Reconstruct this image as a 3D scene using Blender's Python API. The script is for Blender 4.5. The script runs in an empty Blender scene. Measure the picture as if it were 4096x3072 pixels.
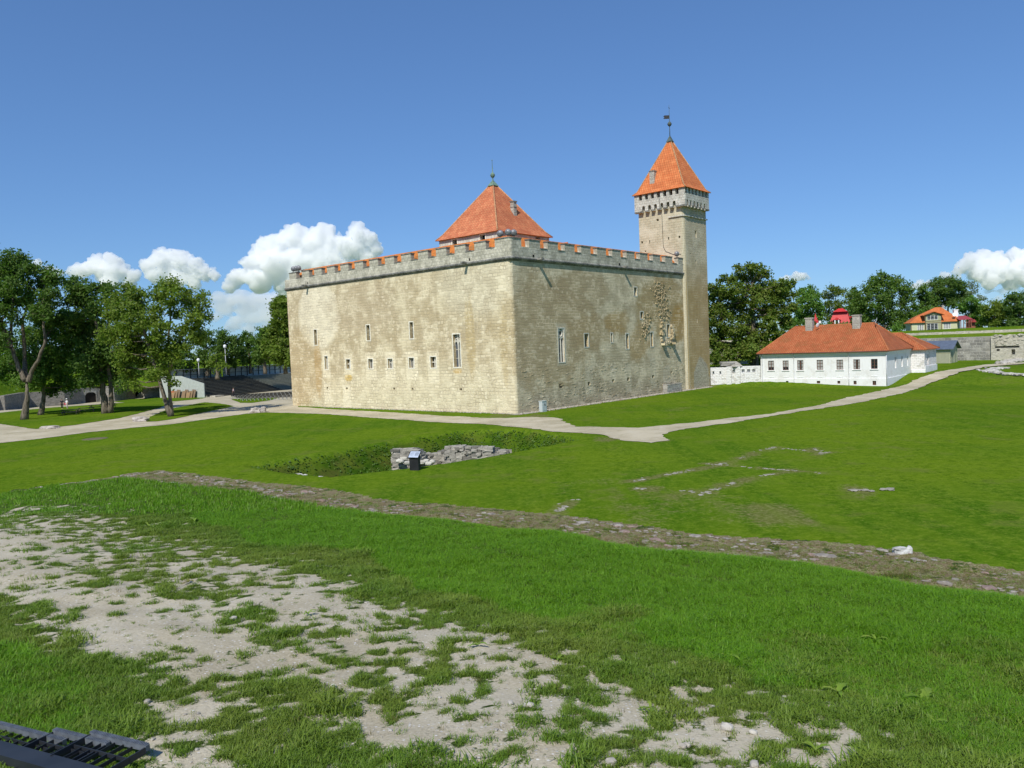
import bpy, bmesh, math, random
import numpy as np
from mathutils import Vector, Matrix, noise
PI = math.pi; R_ = math.radians
sc = bpy.context.scene
col = sc.collection

# ---------------------------------------------------------------- camera
F_PX = 765.7                                    # focal length in pixels of a 1024 px wide frame
CX = Vector((0.99918338, -0.04040506, 0.0))     # filled below: camera right / forward / up in calibration space
_n = Vector((-0.04035598, -0.99796984, -0.04927054))      # world up seen from the camera (x right, y down, z ahead)
_r = Vector((0.99918338, -0.04040506, 0.0)).normalized()
_f = (Vector((0, 0, 1)) - _n * _n.z).normalized()
_r = _f.cross(_n) * -1
if _r.x < 0: _r = -_r
EYE = 7.1
def cam2world(d): return Vector((d.dot(_r), d.dot(_f), d.dot(_n)))
cam = bpy.data.cameras.new('camera'); cam_o = bpy.data.objects.new('camera', cam); col.objects.link(cam_o)
cam.sensor_width = 36; cam.lens = 36 * F_PX / 1024; cam.clip_start = .05; cam.clip_end = 20000
xa, ya, za = cam2world(Vector((1, 0, 0))), cam2world(Vector((0, -1, 0))), cam2world(Vector((0, 0, -1)))
M = Matrix((xa, ya, za)).transposed().to_4x4(); M.translation = (0, 0, EYE)
cam_o.matrix_world = M
sc.camera = cam_o

# ---------------------------------------------------------------- sky and sun
SUN_EL, SUN_AZ = 47.0, -160.0                   # azimuth clockwise from +Y
w = bpy.data.worlds.new('World'); sc.world = w; w.use_nodes = True
nt = w.node_tree; bg = nt.nodes['Background']; sky = nt.nodes.new('ShaderNodeTexSky')
sky.sky_type = 'NISHITA'; sky.sun_disc = False; sky.sun_elevation = R_(SUN_EL); sky.sun_rotation = R_(SUN_AZ)
sky.air_density = 1.0; sky.dust_density = 0.; sky.ozone_density = 3.; sky.altitude = 0
_g = nt.nodes.new('ShaderNodeGamma'); _g.inputs[1].default_value = .72       # a clear, slightly polarised northern sky: flatter and bluer than the model
_m = nt.nodes.new('ShaderNodeMix'); _m.data_type = 'RGBA'; _m.blend_type = 'MULTIPLY'; _m.inputs[0].default_value = 1; _m.inputs[7].default_value = (.485, .735, 1.10, 1)
nt.links.new(sky.outputs[0], _g.inputs[0]); nt.links.new(_g.outputs[0], _m.inputs[6]); nt.links.new(_m.outputs[2], bg.inputs[0]); bg.inputs[1].default_value = .15
sun = bpy.data.lights.new('sun', 'SUN'); sun.energy = 4.0; sun.angle = R_(.5); sun.color = (1, .955, .87)
sun_o = bpy.data.objects.new('sun', sun); col.objects.link(sun_o)
sd = Vector((math.sin(R_(SUN_AZ)) * math.cos(R_(SUN_EL)), math.cos(R_(SUN_AZ)) * math.cos(R_(SUN_EL)), math.sin(R_(SUN_EL))))
sun_o.rotation_euler = sd.to_track_quat('Z', 'Y').to_euler()
vs = sc.view_settings
sc.display_settings.display_device = 'sRGB'; vs.view_transform = 'Standard'; vs.look = 'None'; vs.exposure = 0.2; vs.gamma = 1; vs.use_curve_mapping = False
cy = sc.cycles
cy.glossy_bounces = 2; cy.diffuse_bounces = 3; cy.glossy_bounces = 2; cy.transmission_bounces = 3; cy.transparent_max_bounces = 12; cy.volume_bounces = 90; cy.max_bounces = 90
cy.use_denoising = True; cy.denoiser = 'OPENIMAGEDENOISE'; cy.denoising_input_passes = 'RGB_ALBEDO_NORMAL'; cy.denoising_prefilter = 'ACCURATE'; cy.use_adaptive_sampling = True; cy.adaptive_threshold = .02

# ---------------------------------------------------------------- geometry helpers
B = Vector((math.cos(R_(48.9)), math.sin(R_(48.9)), 0)); A = Vector((-B.y, B.x, 0))   # the castle's two wall directions
C0 = Vector((.33, 79.88, 0))
def ss(a, b, x):
    if a == b: return float(x > a)
    t = max(0., min(1., (x - a) / (b - a))); return t * t * (3 - 2 * t)
def cf(X, Y):                                   # world -> castle frame
    dx, dy = X - C0.x, Y - C0.y
    return dx * B.x + dy * B.y, dx * A.x + dy * A.y
def fc(x, y): p = C0 + B * x + A * y; return p.x, p.y
def ray(u, v):                                  # u, v in pixels of the 4096 px photograph
    return cam2world(Vector((u / 4 - 512, v / 4 - 384, F_PX)))
def on_z(u, v, z=0.):
    d = ray(u, v); t = (z - EYE) / d.z; return Vector((d.x * t, d.y * t, z))
def at_y(u, v, Y):
    d = ray(u, v); t = Y / d.y; return Vector((d.x * t, Y, EYE + d.z * t))
def d_line(px, py, a, b):
    ax, ay = a; bx, by = b; dx, dy = bx - ax, by - ay
    t = max(0, min(1, ((px - ax) * dx + (py - ay) * dy) / (dx * dx + dy * dy)))
    return math.hypot(px - ax - t * dx, py - ay - t * dy)
def inside(px, py, poly):
    c = False; j = len(poly) - 1
    for i in range(len(poly)):
        xi, yi = poly[i][:2]; xj, yj = poly[j][:2]
        if (yi > py) != (yj > py) and px < (xj - xi) * (py - yi) / (yj - yi) + xi: c = not c
        j = i
    return c
PIT_FAR = [tuple(on_z(u, v))[:2] for u, v in ((985, 1861), (1250, 1822), (1574, 1763), (1850, 1722), (2060, 1718), (2230, 1738), (2330, 1756))]
PIT_NEAR = [tuple(on_z(u, v))[:2] for u, v in ((2330, 1756), (2120, 1796), (1870, 1838), (1650, 1870), (1333, 1906), (1120, 1888), (985, 1861))]
PIT = PIT_FAR + PIT_NEAR[1:-1]
def pit_depth(X, Y):
    if not (-22 < X < 14 and 36 < Y < 76) or not inside(X, Y, PIT): return 0.
    df = min(d_line(X, Y, PIT_FAR[i], PIT_FAR[i + 1]) for i in range(len(PIT_FAR) - 1))
    dn = min(d_line(X, Y, PIT_NEAR[i], PIT_NEAR[i + 1]) for i in range(len(PIT_NEAR) - 1))
    return 1.9 * ss(-.25, 1, min(df / 2.6, dn / 4.2)) if min(df, dn) > 0 else 0
def tz(X, Y):                                   # height of the courtyard
    x, y = cf(X, Y)
    z = 0.
    if x > 44: z += (1.1 * ss(45.5, 58, x) + .4 * ss(58, 80, x)) * ss(60, 30, y) * ss(-70, -40, y)
    if 43 < x < 70: z += .62 * ss(-23, -8, y) * ss(30, 10, y) * ss(43, 46, x) * ss(70, 50, x)
    z -= 1.2 * ss(110, 160, Y) * ss(-25, -40, X)
    z -= pit_depth(X, Y)
    return z
def ground(u, v, lift=0.):
    d = ray(u, v); d = d / math.hypot(d.x, d.y); t = 24.; dt = .8; q = None
    while t < 420:                              # march along the sight line to where it first meets the ground
        x, y, z = d.x * t, d.y * t, EYE + d.z * t
        if z < (tz(x, y) if z < 2 else -9):
            lo, hi = t - dt, t
            for _ in range(14):
                m_ = (lo + hi) / 2
                if EYE + d.z * m_ < tz(d.x * m_, d.y * m_): hi = m_
                else: lo = m_
            return Vector((d.x * hi, d.y * hi, EYE + d.z * hi + lift))
        t += dt
    p = on_z(u, v, 0); p.z += lift; return p
def hit(O, ax, val, u, v):                      # pixel -> (other coordinate, z) on a plane of a castle-aligned frame at O
    d = ray(u, v); px, py = -O[0] * B.x - O[1] * B.y, -O[0] * A.x - O[1] * A.y
    dx, dy = d.x * B.x + d.y * B.y, d.x * A.x + d.y * A.y
    t = (val - (px if ax == 'x' else py)) / (dx if ax == 'x' else dy)
    return (py + t * dy if ax == 'x' else px + t * dx), EYE + t * d.z

def auto_uv(bm):
    uv = bm.loops.layers.uv.verify()
    up = Vector((0, 0, 1))
    for f in bm.faces:
        n = f.normal
        t = up.cross(n)
        t = t.normalized() if t.length > .05 else Vector((1, 0, 0))
        b = n.cross(t)
        for l in f.loops: l[uv].uv = (l.vert.co.dot(t), l.vert.co.dot(b))
class G:                                        # collects shapes, becomes ONE mesh object
    def __init__(s): s.bm = bmesh.new(); s.mi = 0
    def quad(s, *p):
        f = s.bm.faces.new([s.bm.verts.new(Vector(q)) for q in p]); f.material_index = s.mi; return f
    def box(s, x0, y0, z0, x1, y1, z1, rot=None, at=None, jit=0, rng=random):
        P = [Vector((x, y, z)) for z in (z0, z1) for x, y in ((x0, y0), (x1, y0), (x1, y1), (x0, y1))]
        if jit: P = [p + Vector((rng.uniform(-jit, jit), rng.uniform(-jit, jit), rng.uniform(-jit, jit))) for p in P]
        if rot is not None:
            P = [rot @ p for p in P]
        if at is not None: P = [p + Vector(at) for p in P]
        v = [s.bm.verts.new(p) for p in P]
        for q in ((3, 2, 1, 0), (4, 5, 6, 7), (0, 1, 5, 4), (1, 2, 6, 5), (2, 3, 7, 6), (3, 0, 4, 7)):
            f = s.bm.faces.new([v[i] for i in q]); f.material_index = s.mi
        return v
    def tube(s, pts, rad, n=8, cap=True, smooth=True):
        pts = [Vector(p) for p in pts]; rings = []
        if not hasattr(rad, '__len__'): rad = [rad] * len(pts)
        prev = None
        for i, p in enumerate(pts):
            d = (pts[min(i + 1, len(pts) - 1)] - pts[max(i - 1, 0)]).normalized()
            a = Vector((0, 0, 1)) if abs(d.z) < .9 else Vector((1, 0, 0))
            if prev is not None and abs(prev.dot(d)) < .95: a = prev
            x = d.cross(a).normalized(); y = d.cross(x); prev = a
            rings.append([s.bm.verts.new(p + (x * math.cos(2 * PI * k / n) + y * math.sin(2 * PI * k / n)) * rad[i]) for k in range(n)])
        for r0, r1 in zip(rings, rings[1:]):
            for k in range(n):
                f = s.bm.faces.new((r0[k], r0[(k + 1) % n], r1[(k + 1) % n], r1[k])); f.smooth = smooth; f.material_index = s.mi
        if cap:
            for r in (rings[0][::-1], rings[-1]):
                f = s.bm.faces.new(r); f.material_index = s.mi
    def lathe(s, prof, c=(0, 0, 0), n=16, smooth=True):
        c = Vector(c); rings = []
        for r, z in prof: rings.append([s.bm.verts.new(c + Vector((r * math.cos(2 * PI * k / n), r * math.sin(2 * PI * k / n), z))) for k in range(n)])
        for r0, r1 in zip(rings, rings[1:]):
            for k in range(n):
                f = s.bm.faces.new((r0[k], r0[(k + 1) % n], r1[(k + 1) % n], r1[k])); f.smooth = smooth; f.material_index = s.mi
        f = s.bm.faces.new(rings[0][::-1]); f.material_index = s.mi; f = s.bm.faces.new(rings[-1]); f.material_index = s.mi
    def prism(s, pts, vec):                     # planar polygon swept along vec
        vec = Vector(vec); a = [s.bm.verts.new(Vector(p)) for p in pts]; b = [s.bm.verts.new(Vector(p) + vec) for p in pts]
        fs = [s.bm.faces.new(a[::-1]), s.bm.faces.new(b)]
        for i in range(len(a)): fs.append(s.bm.faces.new((a[i], a[(i + 1) % len(a)], b[(i + 1) % len(a)], b[i])))
        for f in fs: f.material_index = s.mi
        return fs
    def stone(s, c, sx, sy, sz, rz=0, rng=random, sub=1, rough=.25, tilt=0):
        M = Matrix.Translation(Vector(c)) @ Matrix.Rotation(rz, 4, 'Z') @ Matrix.Rotation(tilt, 4, 'X')
        r = bmesh.ops.create_icosphere(s.bm, subdivisions=sub + 1, radius=1)
        off = Vector((rng.uniform(0, 99), rng.uniform(0, 99), 0))
        for v in r['verts']:
            p = v.co.copy(); m = max(abs(p.x), abs(p.y), abs(p.z)); p = p.lerp(p / m * .85, .55)
            p *= 1 + rough * noise.noise(p * 1.7 + off)
            v.co = M @ Vector((p.x * sx, p.y * sy, p.z * sz))
        for f in {f for v in r['verts'] for f in v.link_faces}: f.material_index = s.mi; f.smooth = False
    def cut_lines(s, step, x0, x1, y0, y1):
        for ax, lo, hi in ((0, x0, x1), (1, y0, y1)):
            k = math.ceil(lo / step) * step
            while k < hi:
                co = Vector((k, 0, 0)) if ax == 0 else Vector((0, k, 0)); no = Vector((1, 0, 0)) if ax == 0 else Vector((0, 1, 0))
                bmesh.ops.bisect_plane(s.bm, geom=s.bm.verts[:] + s.bm.edges[:] + s.bm.faces[:], plane_co=co, plane_no=no); k += step
    def build(s, name, mats, parent=None, recalc=True, uv=True, loc=None):
        if recalc: bmesh.ops.recalc_face_normals(s.bm, faces=s.bm.faces[:])
        s.bm.normal_update()
        if uv: auto_uv(s.bm)
        me = bpy.data.meshes.new(name); s.bm.to_mesh(me); s.bm.free()
        for m in (mats if isinstance(mats, (list, tuple)) else [mats]): me.materials.append(m)
        o = bpy.data.objects.new(name, me); col.objects.link(o)
        if parent is not None: o.parent = parent
        if loc is not None: o.location = loc
        return o
def tag(o, label=None, cat=None, group=None, kind=None):
    if label: o['label'] = label
    if cat: o['category'] = cat
    if group: o['group'] = group
    if kind: o['kind'] = kind
    return o
def thing(name, label, cat, loc=(0, 0, 0), rz=0., group=None):
    o = bpy.data.objects.new(name, None); col.objects.link(o); o.location = loc; o.rotation_euler = (0, 0, rz); o.empty_display_size = .2
    return tag(o, label, cat, group)
def raw_mesh(name, V, Fq, mats, parent=None, smooth=False, nper=4):
    V = np.asarray(V, dtype=np.float32); n = len(V); Fq = np.asarray(Fq, dtype=np.int32)
    me = bpy.data.meshes.new(name); me.vertices.add(n); me.vertices.foreach_set('co', V.ravel())
    me.loops.add(Fq.size); me.loops.foreach_set('vertex_index', Fq.ravel())
    k = Fq.shape[0]; me.polygons.add(k); me.polygons.foreach_set('loop_start', np.arange(0, Fq.size, nper, dtype=np.int32))
    me.polygons.foreach_set('loop_total', np.full(k, nper, dtype=np.int32))
    if smooth: me.polygons.foreach_set('use_smooth', np.ones(k, dtype=bool))
    me.update(calc_edges=True); me.validate()
    for m in (mats if isinstance(mats, (list, tuple)) else [mats]): me.materials.append(m)
    o = bpy.data.objects.new(name, me); col.objects.link(o)
    if parent is not None: o.parent = parent
    return o

# ---------------------------------------------------------------- material helpers
class X:                                        # a node socket one can calculate with
    def __init__(s, nt, k): s.nt = nt; s.k = k
    def _m(s, op, o=None, c=None, clamp=False):
        n = s.nt.nodes.new('ShaderNodeMath'); n.operation = op; n.use_clamp = clamp
        for i, q in enumerate((s, o, c)):
            if q is None: continue
            if isinstance(q, X): s.nt.links.new(q.k, n.inputs[i])
            else: n.inputs[i].default_value = float(q)
        return X(s.nt, n.outputs[0])
    def __add__(s, o): return s._m('ADD', o)
    __radd__ = __add__
    def __sub__(s, o): return s._m('SUBTRACT', o)
    def __rsub__(s, o): return (s * -1) + o
    def __mul__(s, o): return s._m('MULTIPLY', o)
    __rmul__ = __mul__
    def __truediv__(s, o): return s._m('DIVIDE', o)
    def pow(s, o): return s._m('POWER', o)
    def max(s, o): return s._m('MAXIMUM', o)
    def min(s, o): return s._m('MINIMUM', o)
    def sqrt(s): return s._m('SQRT')
    def abs(s): return s._m('ABSOLUTE')
    def sin(s): return s._m('SINE')
    def ss(s, a, b, lo=0., hi=1.):
        n = s.nt.nodes.new('ShaderNodeMapRange'); n.interpolation_type = 'SMOOTHSTEP'
        if a > b: a, b, lo, hi = b, a, hi, lo
        s.nt.links.new(s.k, n.inputs[0])
        for i, q in enumerate((a, b, lo, hi)): n.inputs[i + 1].default_value = q
        return X(s.nt, n.outputs[0])
class Mat:
    def __init__(s, name, rough=.85, spec=.3):
        s.m = bpy.data.materials.new(name); s.m.use_nodes = True; s.nt = s.m.node_tree
        s.b = s.nt.nodes['Principled BSDF']; s.b.inputs['Roughness'].default_value = rough; s.b.inputs['Specular IOR Level'].default_value = spec
        s.out = s.nt.nodes['Material Output']; s.tc = s.nt.nodes.new('ShaderNodeTexCoord')
    def uv(s): return s.tc.outputs['UV']
    def ob(s): return s.tc.outputs['Object']
    def geo(s):
        return s.nt.nodes.new('ShaderNodeNewGeometry').outputs['Position']
    def sep(s, v):
        n = s.nt.nodes.new('ShaderNodeSeparateXYZ'); s.nt.links.new(v, n.inputs[0]); return [X(s.nt, n.outputs[i]) for i in range(3)]
    def comb(s, x, y, z=0.):
        n = s.nt.nodes.new('ShaderNodeCombineXYZ')
        for i, q in enumerate((x, y, z)):
            if isinstance(q, X): s.nt.links.new(q.k, n.inputs[i])
            else: n.inputs[i].default_value = q
        return n.outputs[0]
    def mapp(s, v, sc=(1, 1, 1), loc=(0, 0, 0), rot=(0, 0, 0)):
        n = s.nt.nodes.new('ShaderNodeMapping'); s.nt.links.new(v, n.inputs[0]); n.inputs['Scale'].default_value = sc; n.inputs['Location'].default_value = loc; n.inputs['Rotation'].default_value = rot
        return n.outputs[0]
    def noise(s, v, scale, detail=3, rough=.55, dist=0., sc=None):
        if sc: v = s.mapp(v, sc)
        n = s.nt.nodes.new('ShaderNodeTexNoise'); s.nt.links.new(v, n.inputs['Vector']); n.inputs['Scale'].default_value = scale
        n.inputs['Detail'].default_value = detail; n.inputs['Roughness'].default_value = rough; n.inputs['Distortion'].default_value = dist
        return X(s.nt, n.outputs['Fac'])
    def voro(s, v, scale, feat='F1', out='Distance', rnd=1.):
        n = s.nt.nodes.new('ShaderNodeTexVoronoi'); s.nt.links.new(v, n.inputs['Vector']); n.inputs['Scale'].default_value = scale; n.feature = feat; n.inputs['Randomness'].default_value = rnd
        return n.outputs[out]
    def mix(s, fac, a, b, mode='MIX'):
        n = s.nt.nodes.new('ShaderNodeMix'); n.data_type = 'RGBA'; n.blend_type = mode
        for i, q in ((0, fac), (6, a), (7, b)):
            if isinstance(q, X): s.nt.links.new(q.k, n.inputs[i])
            elif isinstance(q, (tuple, list)): n.inputs[i].default_value = (*q, 1)
            elif isinstance(q, (int, float)): n.inputs[i].default_value = q
            else: s.nt.links.new(q, n.inputs[i])
        return n.outputs[2]
    def attr(s, name):
        n = s.nt.nodes.new('ShaderNodeAttribute'); n.attribute_name = name; return n
    def island(s): return X(s.nt, s.nt.nodes.new('ShaderNodeNewGeometry').outputs['Random Per Island'])
    def bump(s, h, strength=.5, dist=.02):
        n = s.nt.nodes.new('ShaderNodeBump'); s.nt.links.new(h.k if isinstance(h, X) else h, n.inputs['Height']); n.inputs['Strength'].default_value = strength; n.inputs['Distance'].default_value = dist
        s.nt.links.new(n.outputs[0], s.b.inputs['Normal']); return n
    def col(s, c):
        if isinstance(c, (tuple, list)): s.b.inputs['Base Color'].default_value = (*c, 1)
        else: s.nt.links.new(c, s.b.inputs['Base Color'])
    def blob(s, u, v, cx, cy, rx, ry, nz=None, amp=.5, a=1.25, b=.75):
        d = (((u - cx) / rx).pow(2) + ((v - cy) / ry).pow(2)).sqrt()
        if nz is not None: d = d + (nz - .5) * amp * 2
        return d.ss(a, b)
def scale_c(c, k): return tuple(min(1, q * k) for q in c)
def brickish(m, uv, bw, bh, mortar=.02, wob=.03, offset=.5, sq=1.0):
    nz = m.nt.nodes.new('ShaderNodeTexNoise'); m.nt.links.new(uv, nz.inputs['Vector']); nz.inputs['Scale'].default_value = 1.6; nz.inputs['Detail'].default_value = 2
    va = m.nt.nodes.new('ShaderNodeVectorMath'); va.operation = 'SUBTRACT'; m.nt.links.new(nz.outputs['Color'], va.inputs[0]); va.inputs[1].default_value = (.5, .5, .5)
    vm = m.nt.nodes.new('ShaderNodeVectorMath'); vm.operation = 'MULTIPLY_ADD'; m.nt.links.new(va.outputs[0], vm.inputs[0]); vm.inputs[1].default_value = (wob * 6, wob * 4, 0); m.nt.links.new(uv, vm.inputs[2])
    t = m.nt.nodes.new('ShaderNodeTexBrick'); m.nt.links.new(vm.outputs[0], t.inputs['Vector'])
    t.inputs['Scale'].default_value = 1; t.inputs['Brick Width'].default_value = bw; t.inputs['Row Height'].default_value = bh; t.inputs['Mortar Size'].default_value = mortar
    t.inputs['Mortar Smooth'].default_value = .3; t.inputs['Bias'].default_value = 0; t.offset = offset; t.squash = sq; t.squash_frequency = 3
    t.inputs['Color1'].default_value = (0, 0, 0, 1); t.inputs['Color2'].default_value = (1, 1, 1, 1); t.inputs['Mortar'].default_value = (.5, .5, .5, 1)
    return X(m.nt, t.outputs['Color']), X(m.nt, t.outputs['Fac'])
def plain(name, c, rough=.8, var=.15, scale=3., spec=.3, bump=0., metal=0.):
    m = Mat(name, rough, spec); n = m.noise(m.ob(), scale, 4)
    m.col(m.mix(n.ss(.3, .7), scale_c(c, 1 - var), scale_c(c, 1 + var))); m.b.inputs['Metallic'].default_value = metal
    if bump: m.bump(m.noise(m.ob(), scale * 6, 4), bump, .02)
    return m.m

# ---------------------------------------------------------------- materials
def mat_castle():
    m = Mat('castle_limestone', .92, .15); uv = m.uv(); u, v, _ = m.sep(uv)
    r1, mo1 = brickish(m, uv, .74, .33, .035, .05)
    r2, mo2 = brickish(m, m.mapp(uv, loc=(3.3, 1.7, 0)), .50, .40, .05, .10, .37, .8)
    big = m.noise(uv, .35, 4, .6)
    sel = m.noise(uv, .22, 3, .6).ss(.46, .54)
    r = r1 + (r2 - r1) * sel; mo = mo1 + (mo2 - mo1) * sel
    n1 = m.noise(uv, .5, 6, .62); n2 = m.noise(uv, 3.2, 5, .6); streak = m.noise(uv, 1., 5, .6, sc=(1.3, .13, 1)); fine = m.noise(uv, 14, 3, .6)
    c = m.mix(n1.ss(.35, .65), (.36, .30, .195), (.475, .42, .30))
    c = m.mix(streak.ss(.48, .68) * .5, c, (.30, .245, .155))
    # pale cleaner stone low on the long face and in the patch under the north end
    c = m.mix(m.blob(u, v, -12, 1.2, 22, 4.2, n1, .5) * .65, c, (.50, .455, .33))
    c = m.mix(m.blob(u, v, -22, 1.0, 14, 3.2, n1, .5) * .4, c, (.55, .50, .37))
    c = m.mix(m.noise(uv, .9, 5, .65, sc=(1, .5, 1)).ss(.5, .68) * .4, c, (.33, .28, .19))
    c = m.mix(m.blob(u, v, -34.2, 12.2, 4.6, 4.6, n1, .3, 1.05, .9) * .8, c, (.58, .54, .43))
    c = m.mix(m.blob(u, v, -3, 14, 8, 3.5, n1, .5) * .5, c, (.49, .46, .36))
    c = m.mix(m.blob(u, v, -1.4, 6, 1.3, 12, n1, .4) * .45, c, (.56, .505, .37))
    c = m.mix(m.blob(u, v, -39, 5, 4.2, 5.5, n1, .4) * .55, c, (.36, .28, .16))
    c = m.mix(m.blob(u, v, -34.8, 5.5, .75, 4.2, n1, .3) * .55, c, (.34, .22, .085))
    c = m.mix(m.blob(u, v, -25, 12.5, 6.5, 3.2, n1, .5) * .5, c, (.36, .30, .21))
    c = m.mix(m.blob(u, v, -6.2, 8.2, .7, 4.6, streak, .7) * .6, c, (.36, .28, .14))
    c = m.mix(m.blob(u, v, -1.3, 7.0, .5, 4.5, streak, .7) * .45, c, (.40, .32, .17))
    c = m.mix(m.blob(u, v, -28.3, 3.9, .8, .45, n2, .3) * .8, c, (.46, .32, .09))
    c = m.mix(m.blob(u, v, -8.4, 4.55, .7, .3, n2, .3) * .8, c, (.44, .31, .13))
    # the shaded face: brown lichen over greenish grey stone
    c = m.mix(u.ss(.3, .9) * .75, c, m.mix(n1.ss(.35, .65), (.36, .345, .25), (.46, .44, .33)))
    brown = (.30, .235, .125); ochre = (.30, .20, .055)
    c = m.mix(m.blob(u, v, 6, 8.5, 8.6, 6.2, n1, .7) * .55, c, brown)
    c = m.mix(m.blob(u, v, 12, 13.2, 5.5, 2.6, n1, .55) * .65, c, (.31, .26, .16))
    c = m.mix(m.blob(u, v, 15, 8.6, 5.5, 1.9, n1, .8) * .5, c, brown)
    c = m.mix(m.blob(u, v, 19.6, 9.6, 2.6, 1.4, n1, .9) * .5, c, ochre)
    c = m.mix(m.blob(u, v, 30.8, 11.8, 6.2, 4.0, n1, .6) * .75, c, (.28, .22, .10))
    c = m.mix(m.blob(u, v, 24.6, 7.0, 2.5, 2.2, n1, .9) * .5, c, ochre)
    c = m.mix(m.blob(u, v, 35.2, 9.2, 1.9, 2.6, n1, .4) * .7, c, ochre)
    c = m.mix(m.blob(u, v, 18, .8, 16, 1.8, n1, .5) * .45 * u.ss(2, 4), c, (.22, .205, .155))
    c = m.mix(m.blob(u, v, 30.2, 13.8, 1.7, 1.6, n1, .5) * .5, c, (.24, .19, .10))
    # pale ashlar round the little openings
    for cx, cz, hw, z0, z1 in [(-33, 2.5, .7, .6, 3.2), (-28.8, 1.5, .8, 0, 2.9), (-23.6, 4.6, 1.0, 3.6, 7), (-19.9, 4.6, .9, 3.7, 7), (-16, 4.6, 1.0, 3.7, 7), (-12.3, 4.2, .9, 3.2, 6.9), (-28.2, 4, .9, 4.3, 6.9), (-32.9, 4, .8, 3.9, 7.5),
                              (13.3, 3, .75, 1.2, 4.4), (18.4, 3, .6, 1.9, 4.3), (21.8, 2.5, .65, .7, 4.3), (27.9, 2.6, .7, .8, 4.8), (31.4, 2, .9, 1.3, 3.6), (8.25, 7, .95, 4.7, 9.4)]:
        k = (u - cx).abs().ss(hw + .12, hw - .05) * v.ss(z0 - .15, z0 + .1) * v.ss(z1 + .15, z1 - .1)
        pc = (.62, .57, .44) if cx < 0 else (.44, .43, .34)
        c = m.mix(k * .62, c, pc)
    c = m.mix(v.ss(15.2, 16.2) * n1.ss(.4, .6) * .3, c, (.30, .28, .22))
    # single stones and joints
    c = m.mix(.45, c, m.mix(r.ss(0, 1), scale_c((1, 1, 1), .74), (1.0, 1.0, 1.0)), 'MULTIPLY')
    c = m.mix(r.ss(.82, .9) * .25, c, (.66, .62, .5))
    jm = n1.ss(.45, .6)
    c = m.mix(mo * .5, c, m.mix(jm, (.24, .20, .145), (.62, .57, .44)))
    c = m.mix(.25, c, m.mix(fine.ss(.3, .7), (.7, .7, .7), (1.0, 1.0, 1.0)), 'MULTIPLY')
    c = m.mix((n2.ss(.58, .72)) * .3, c, (.66, .61, .48))
    c = m.mix(1., c, m.mix(u.ss(.2, .6), (1.56, 1.52, 1.42), (1.42, 1.33, 1.22)), 'MULTIPLY')
    m.col(c)
    h = mo * -.9 + r * .5 + n2 * .8 + fine * .2
    m.bump(h, .6, .05)
    return m.m
def mat_tower():
    m = Mat('tower_limestone', .92, .15); uv = m.uv(); u, v, _ = m.sep(uv)
    r, mo = brickish(m, uv, .75, .34, .028, .025)
    n1 = m.noise(uv, .5, 6, .62); n2 = m.noise(uv, 3.2, 5, .6); fine = m.noise(uv, 14, 3, .6); streak = m.noise(uv, 1., 5, .6, sc=(1.3, .12, 1))
    c = m.mix(n1.ss(.35, .65), (.40, .365, .265), (.50, .465, .36))
    c = m.mix(streak.ss(.5, .7) * .4, c, (.34, .29, .19))
    c = m.mix(m.blob(u, v, -2.8, 18.5, 2.4, 1.8, n1, .4) * .5, c, (.50, .46, .36))
    k = u.ss(30, 31)
    c = m.mix(k * v.ss(20, 13) * .85, c, m.mix(streak.ss(.4, .65), (.30, .215, .085), (.35, .265, .125)))
    c = m.mix(k * v.ss(17, 24) * .6, c, (.38, .34, .25))
    c = m.mix(m.blob(u, v, 40.6, .5, 2.4, 3.9, n1, .3, 1.05, .92) * k * .9, c, m.mix(n2.ss(.4, .6), (.26, .25, .20), (.40, .385, .31)))
    c = m.mix((u - 36.8).abs().ss(.55, .3) * v.ss(17, 15) * .6, c, (.46, .42, .30))  # sunlit look of the rounded corner, painted as a paler strip
    c = m.mix(v.ss(25.3, 26) * .55, c, m.mix(n1.ss(.4, .6), (.42, .42, .38), (.56, .56, .51)))
    c = m.mix(.4, c, m.mix(r.ss(0, 1), (.78, .78, .78), (1.0, 1.0, 1.0)), 'MULTIPLY')
    c = m.mix(mo * .45, c, m.mix(n1.ss(.45, .6), (.22, .19, .13), (.60, .56, .44)))
    c = m.mix(.35, c, m.mix(fine.ss(.3, .7), (.62, .62, .62), (1.0, 1.0, 1.0)), 'MULTIPLY')
    c = m.mix(1., c, (1.34, 1.31, 1.25), 'MULTIPLY')
    m.col(c); m.bump(mo * -.9 + r * .4 + n2 * .7 + fine * .2, .55, .045)
    return m.m
def mat_parapet(name='parapet_limestone', base=(.68, .64, .51), dark=(.44, .415, .32)):
    m = Mat(name, .92, .15); uv = m.uv()
    r, mo = brickish(m, uv, .46, .36, .025, .03)
    n1 = m.noise(m.ob(), .9, 5, .65); n2 = m.noise(m.ob(), 5, 5, .6)
    c = m.mix(n1.ss(.4, .62), dark, base)
    c = m.mix(n2.ss(.5, .66) * .3, c, (.68, .67, .60)); c = m.mix(n2.ss(.5, .36) * .25, c, (.2, .195, .17))
    c = m.mix(.45, c, m.mix(r.ss(0, 1), (.7, .7, .7), (1., 1., 1.)), 'MULTIPLY')
    c = m.mix(mo * .35, c, (.22, .21, .18))
    m.col(c); m.bump(mo * -1. + r * .4 + n2, .8, .04); return m.m
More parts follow.
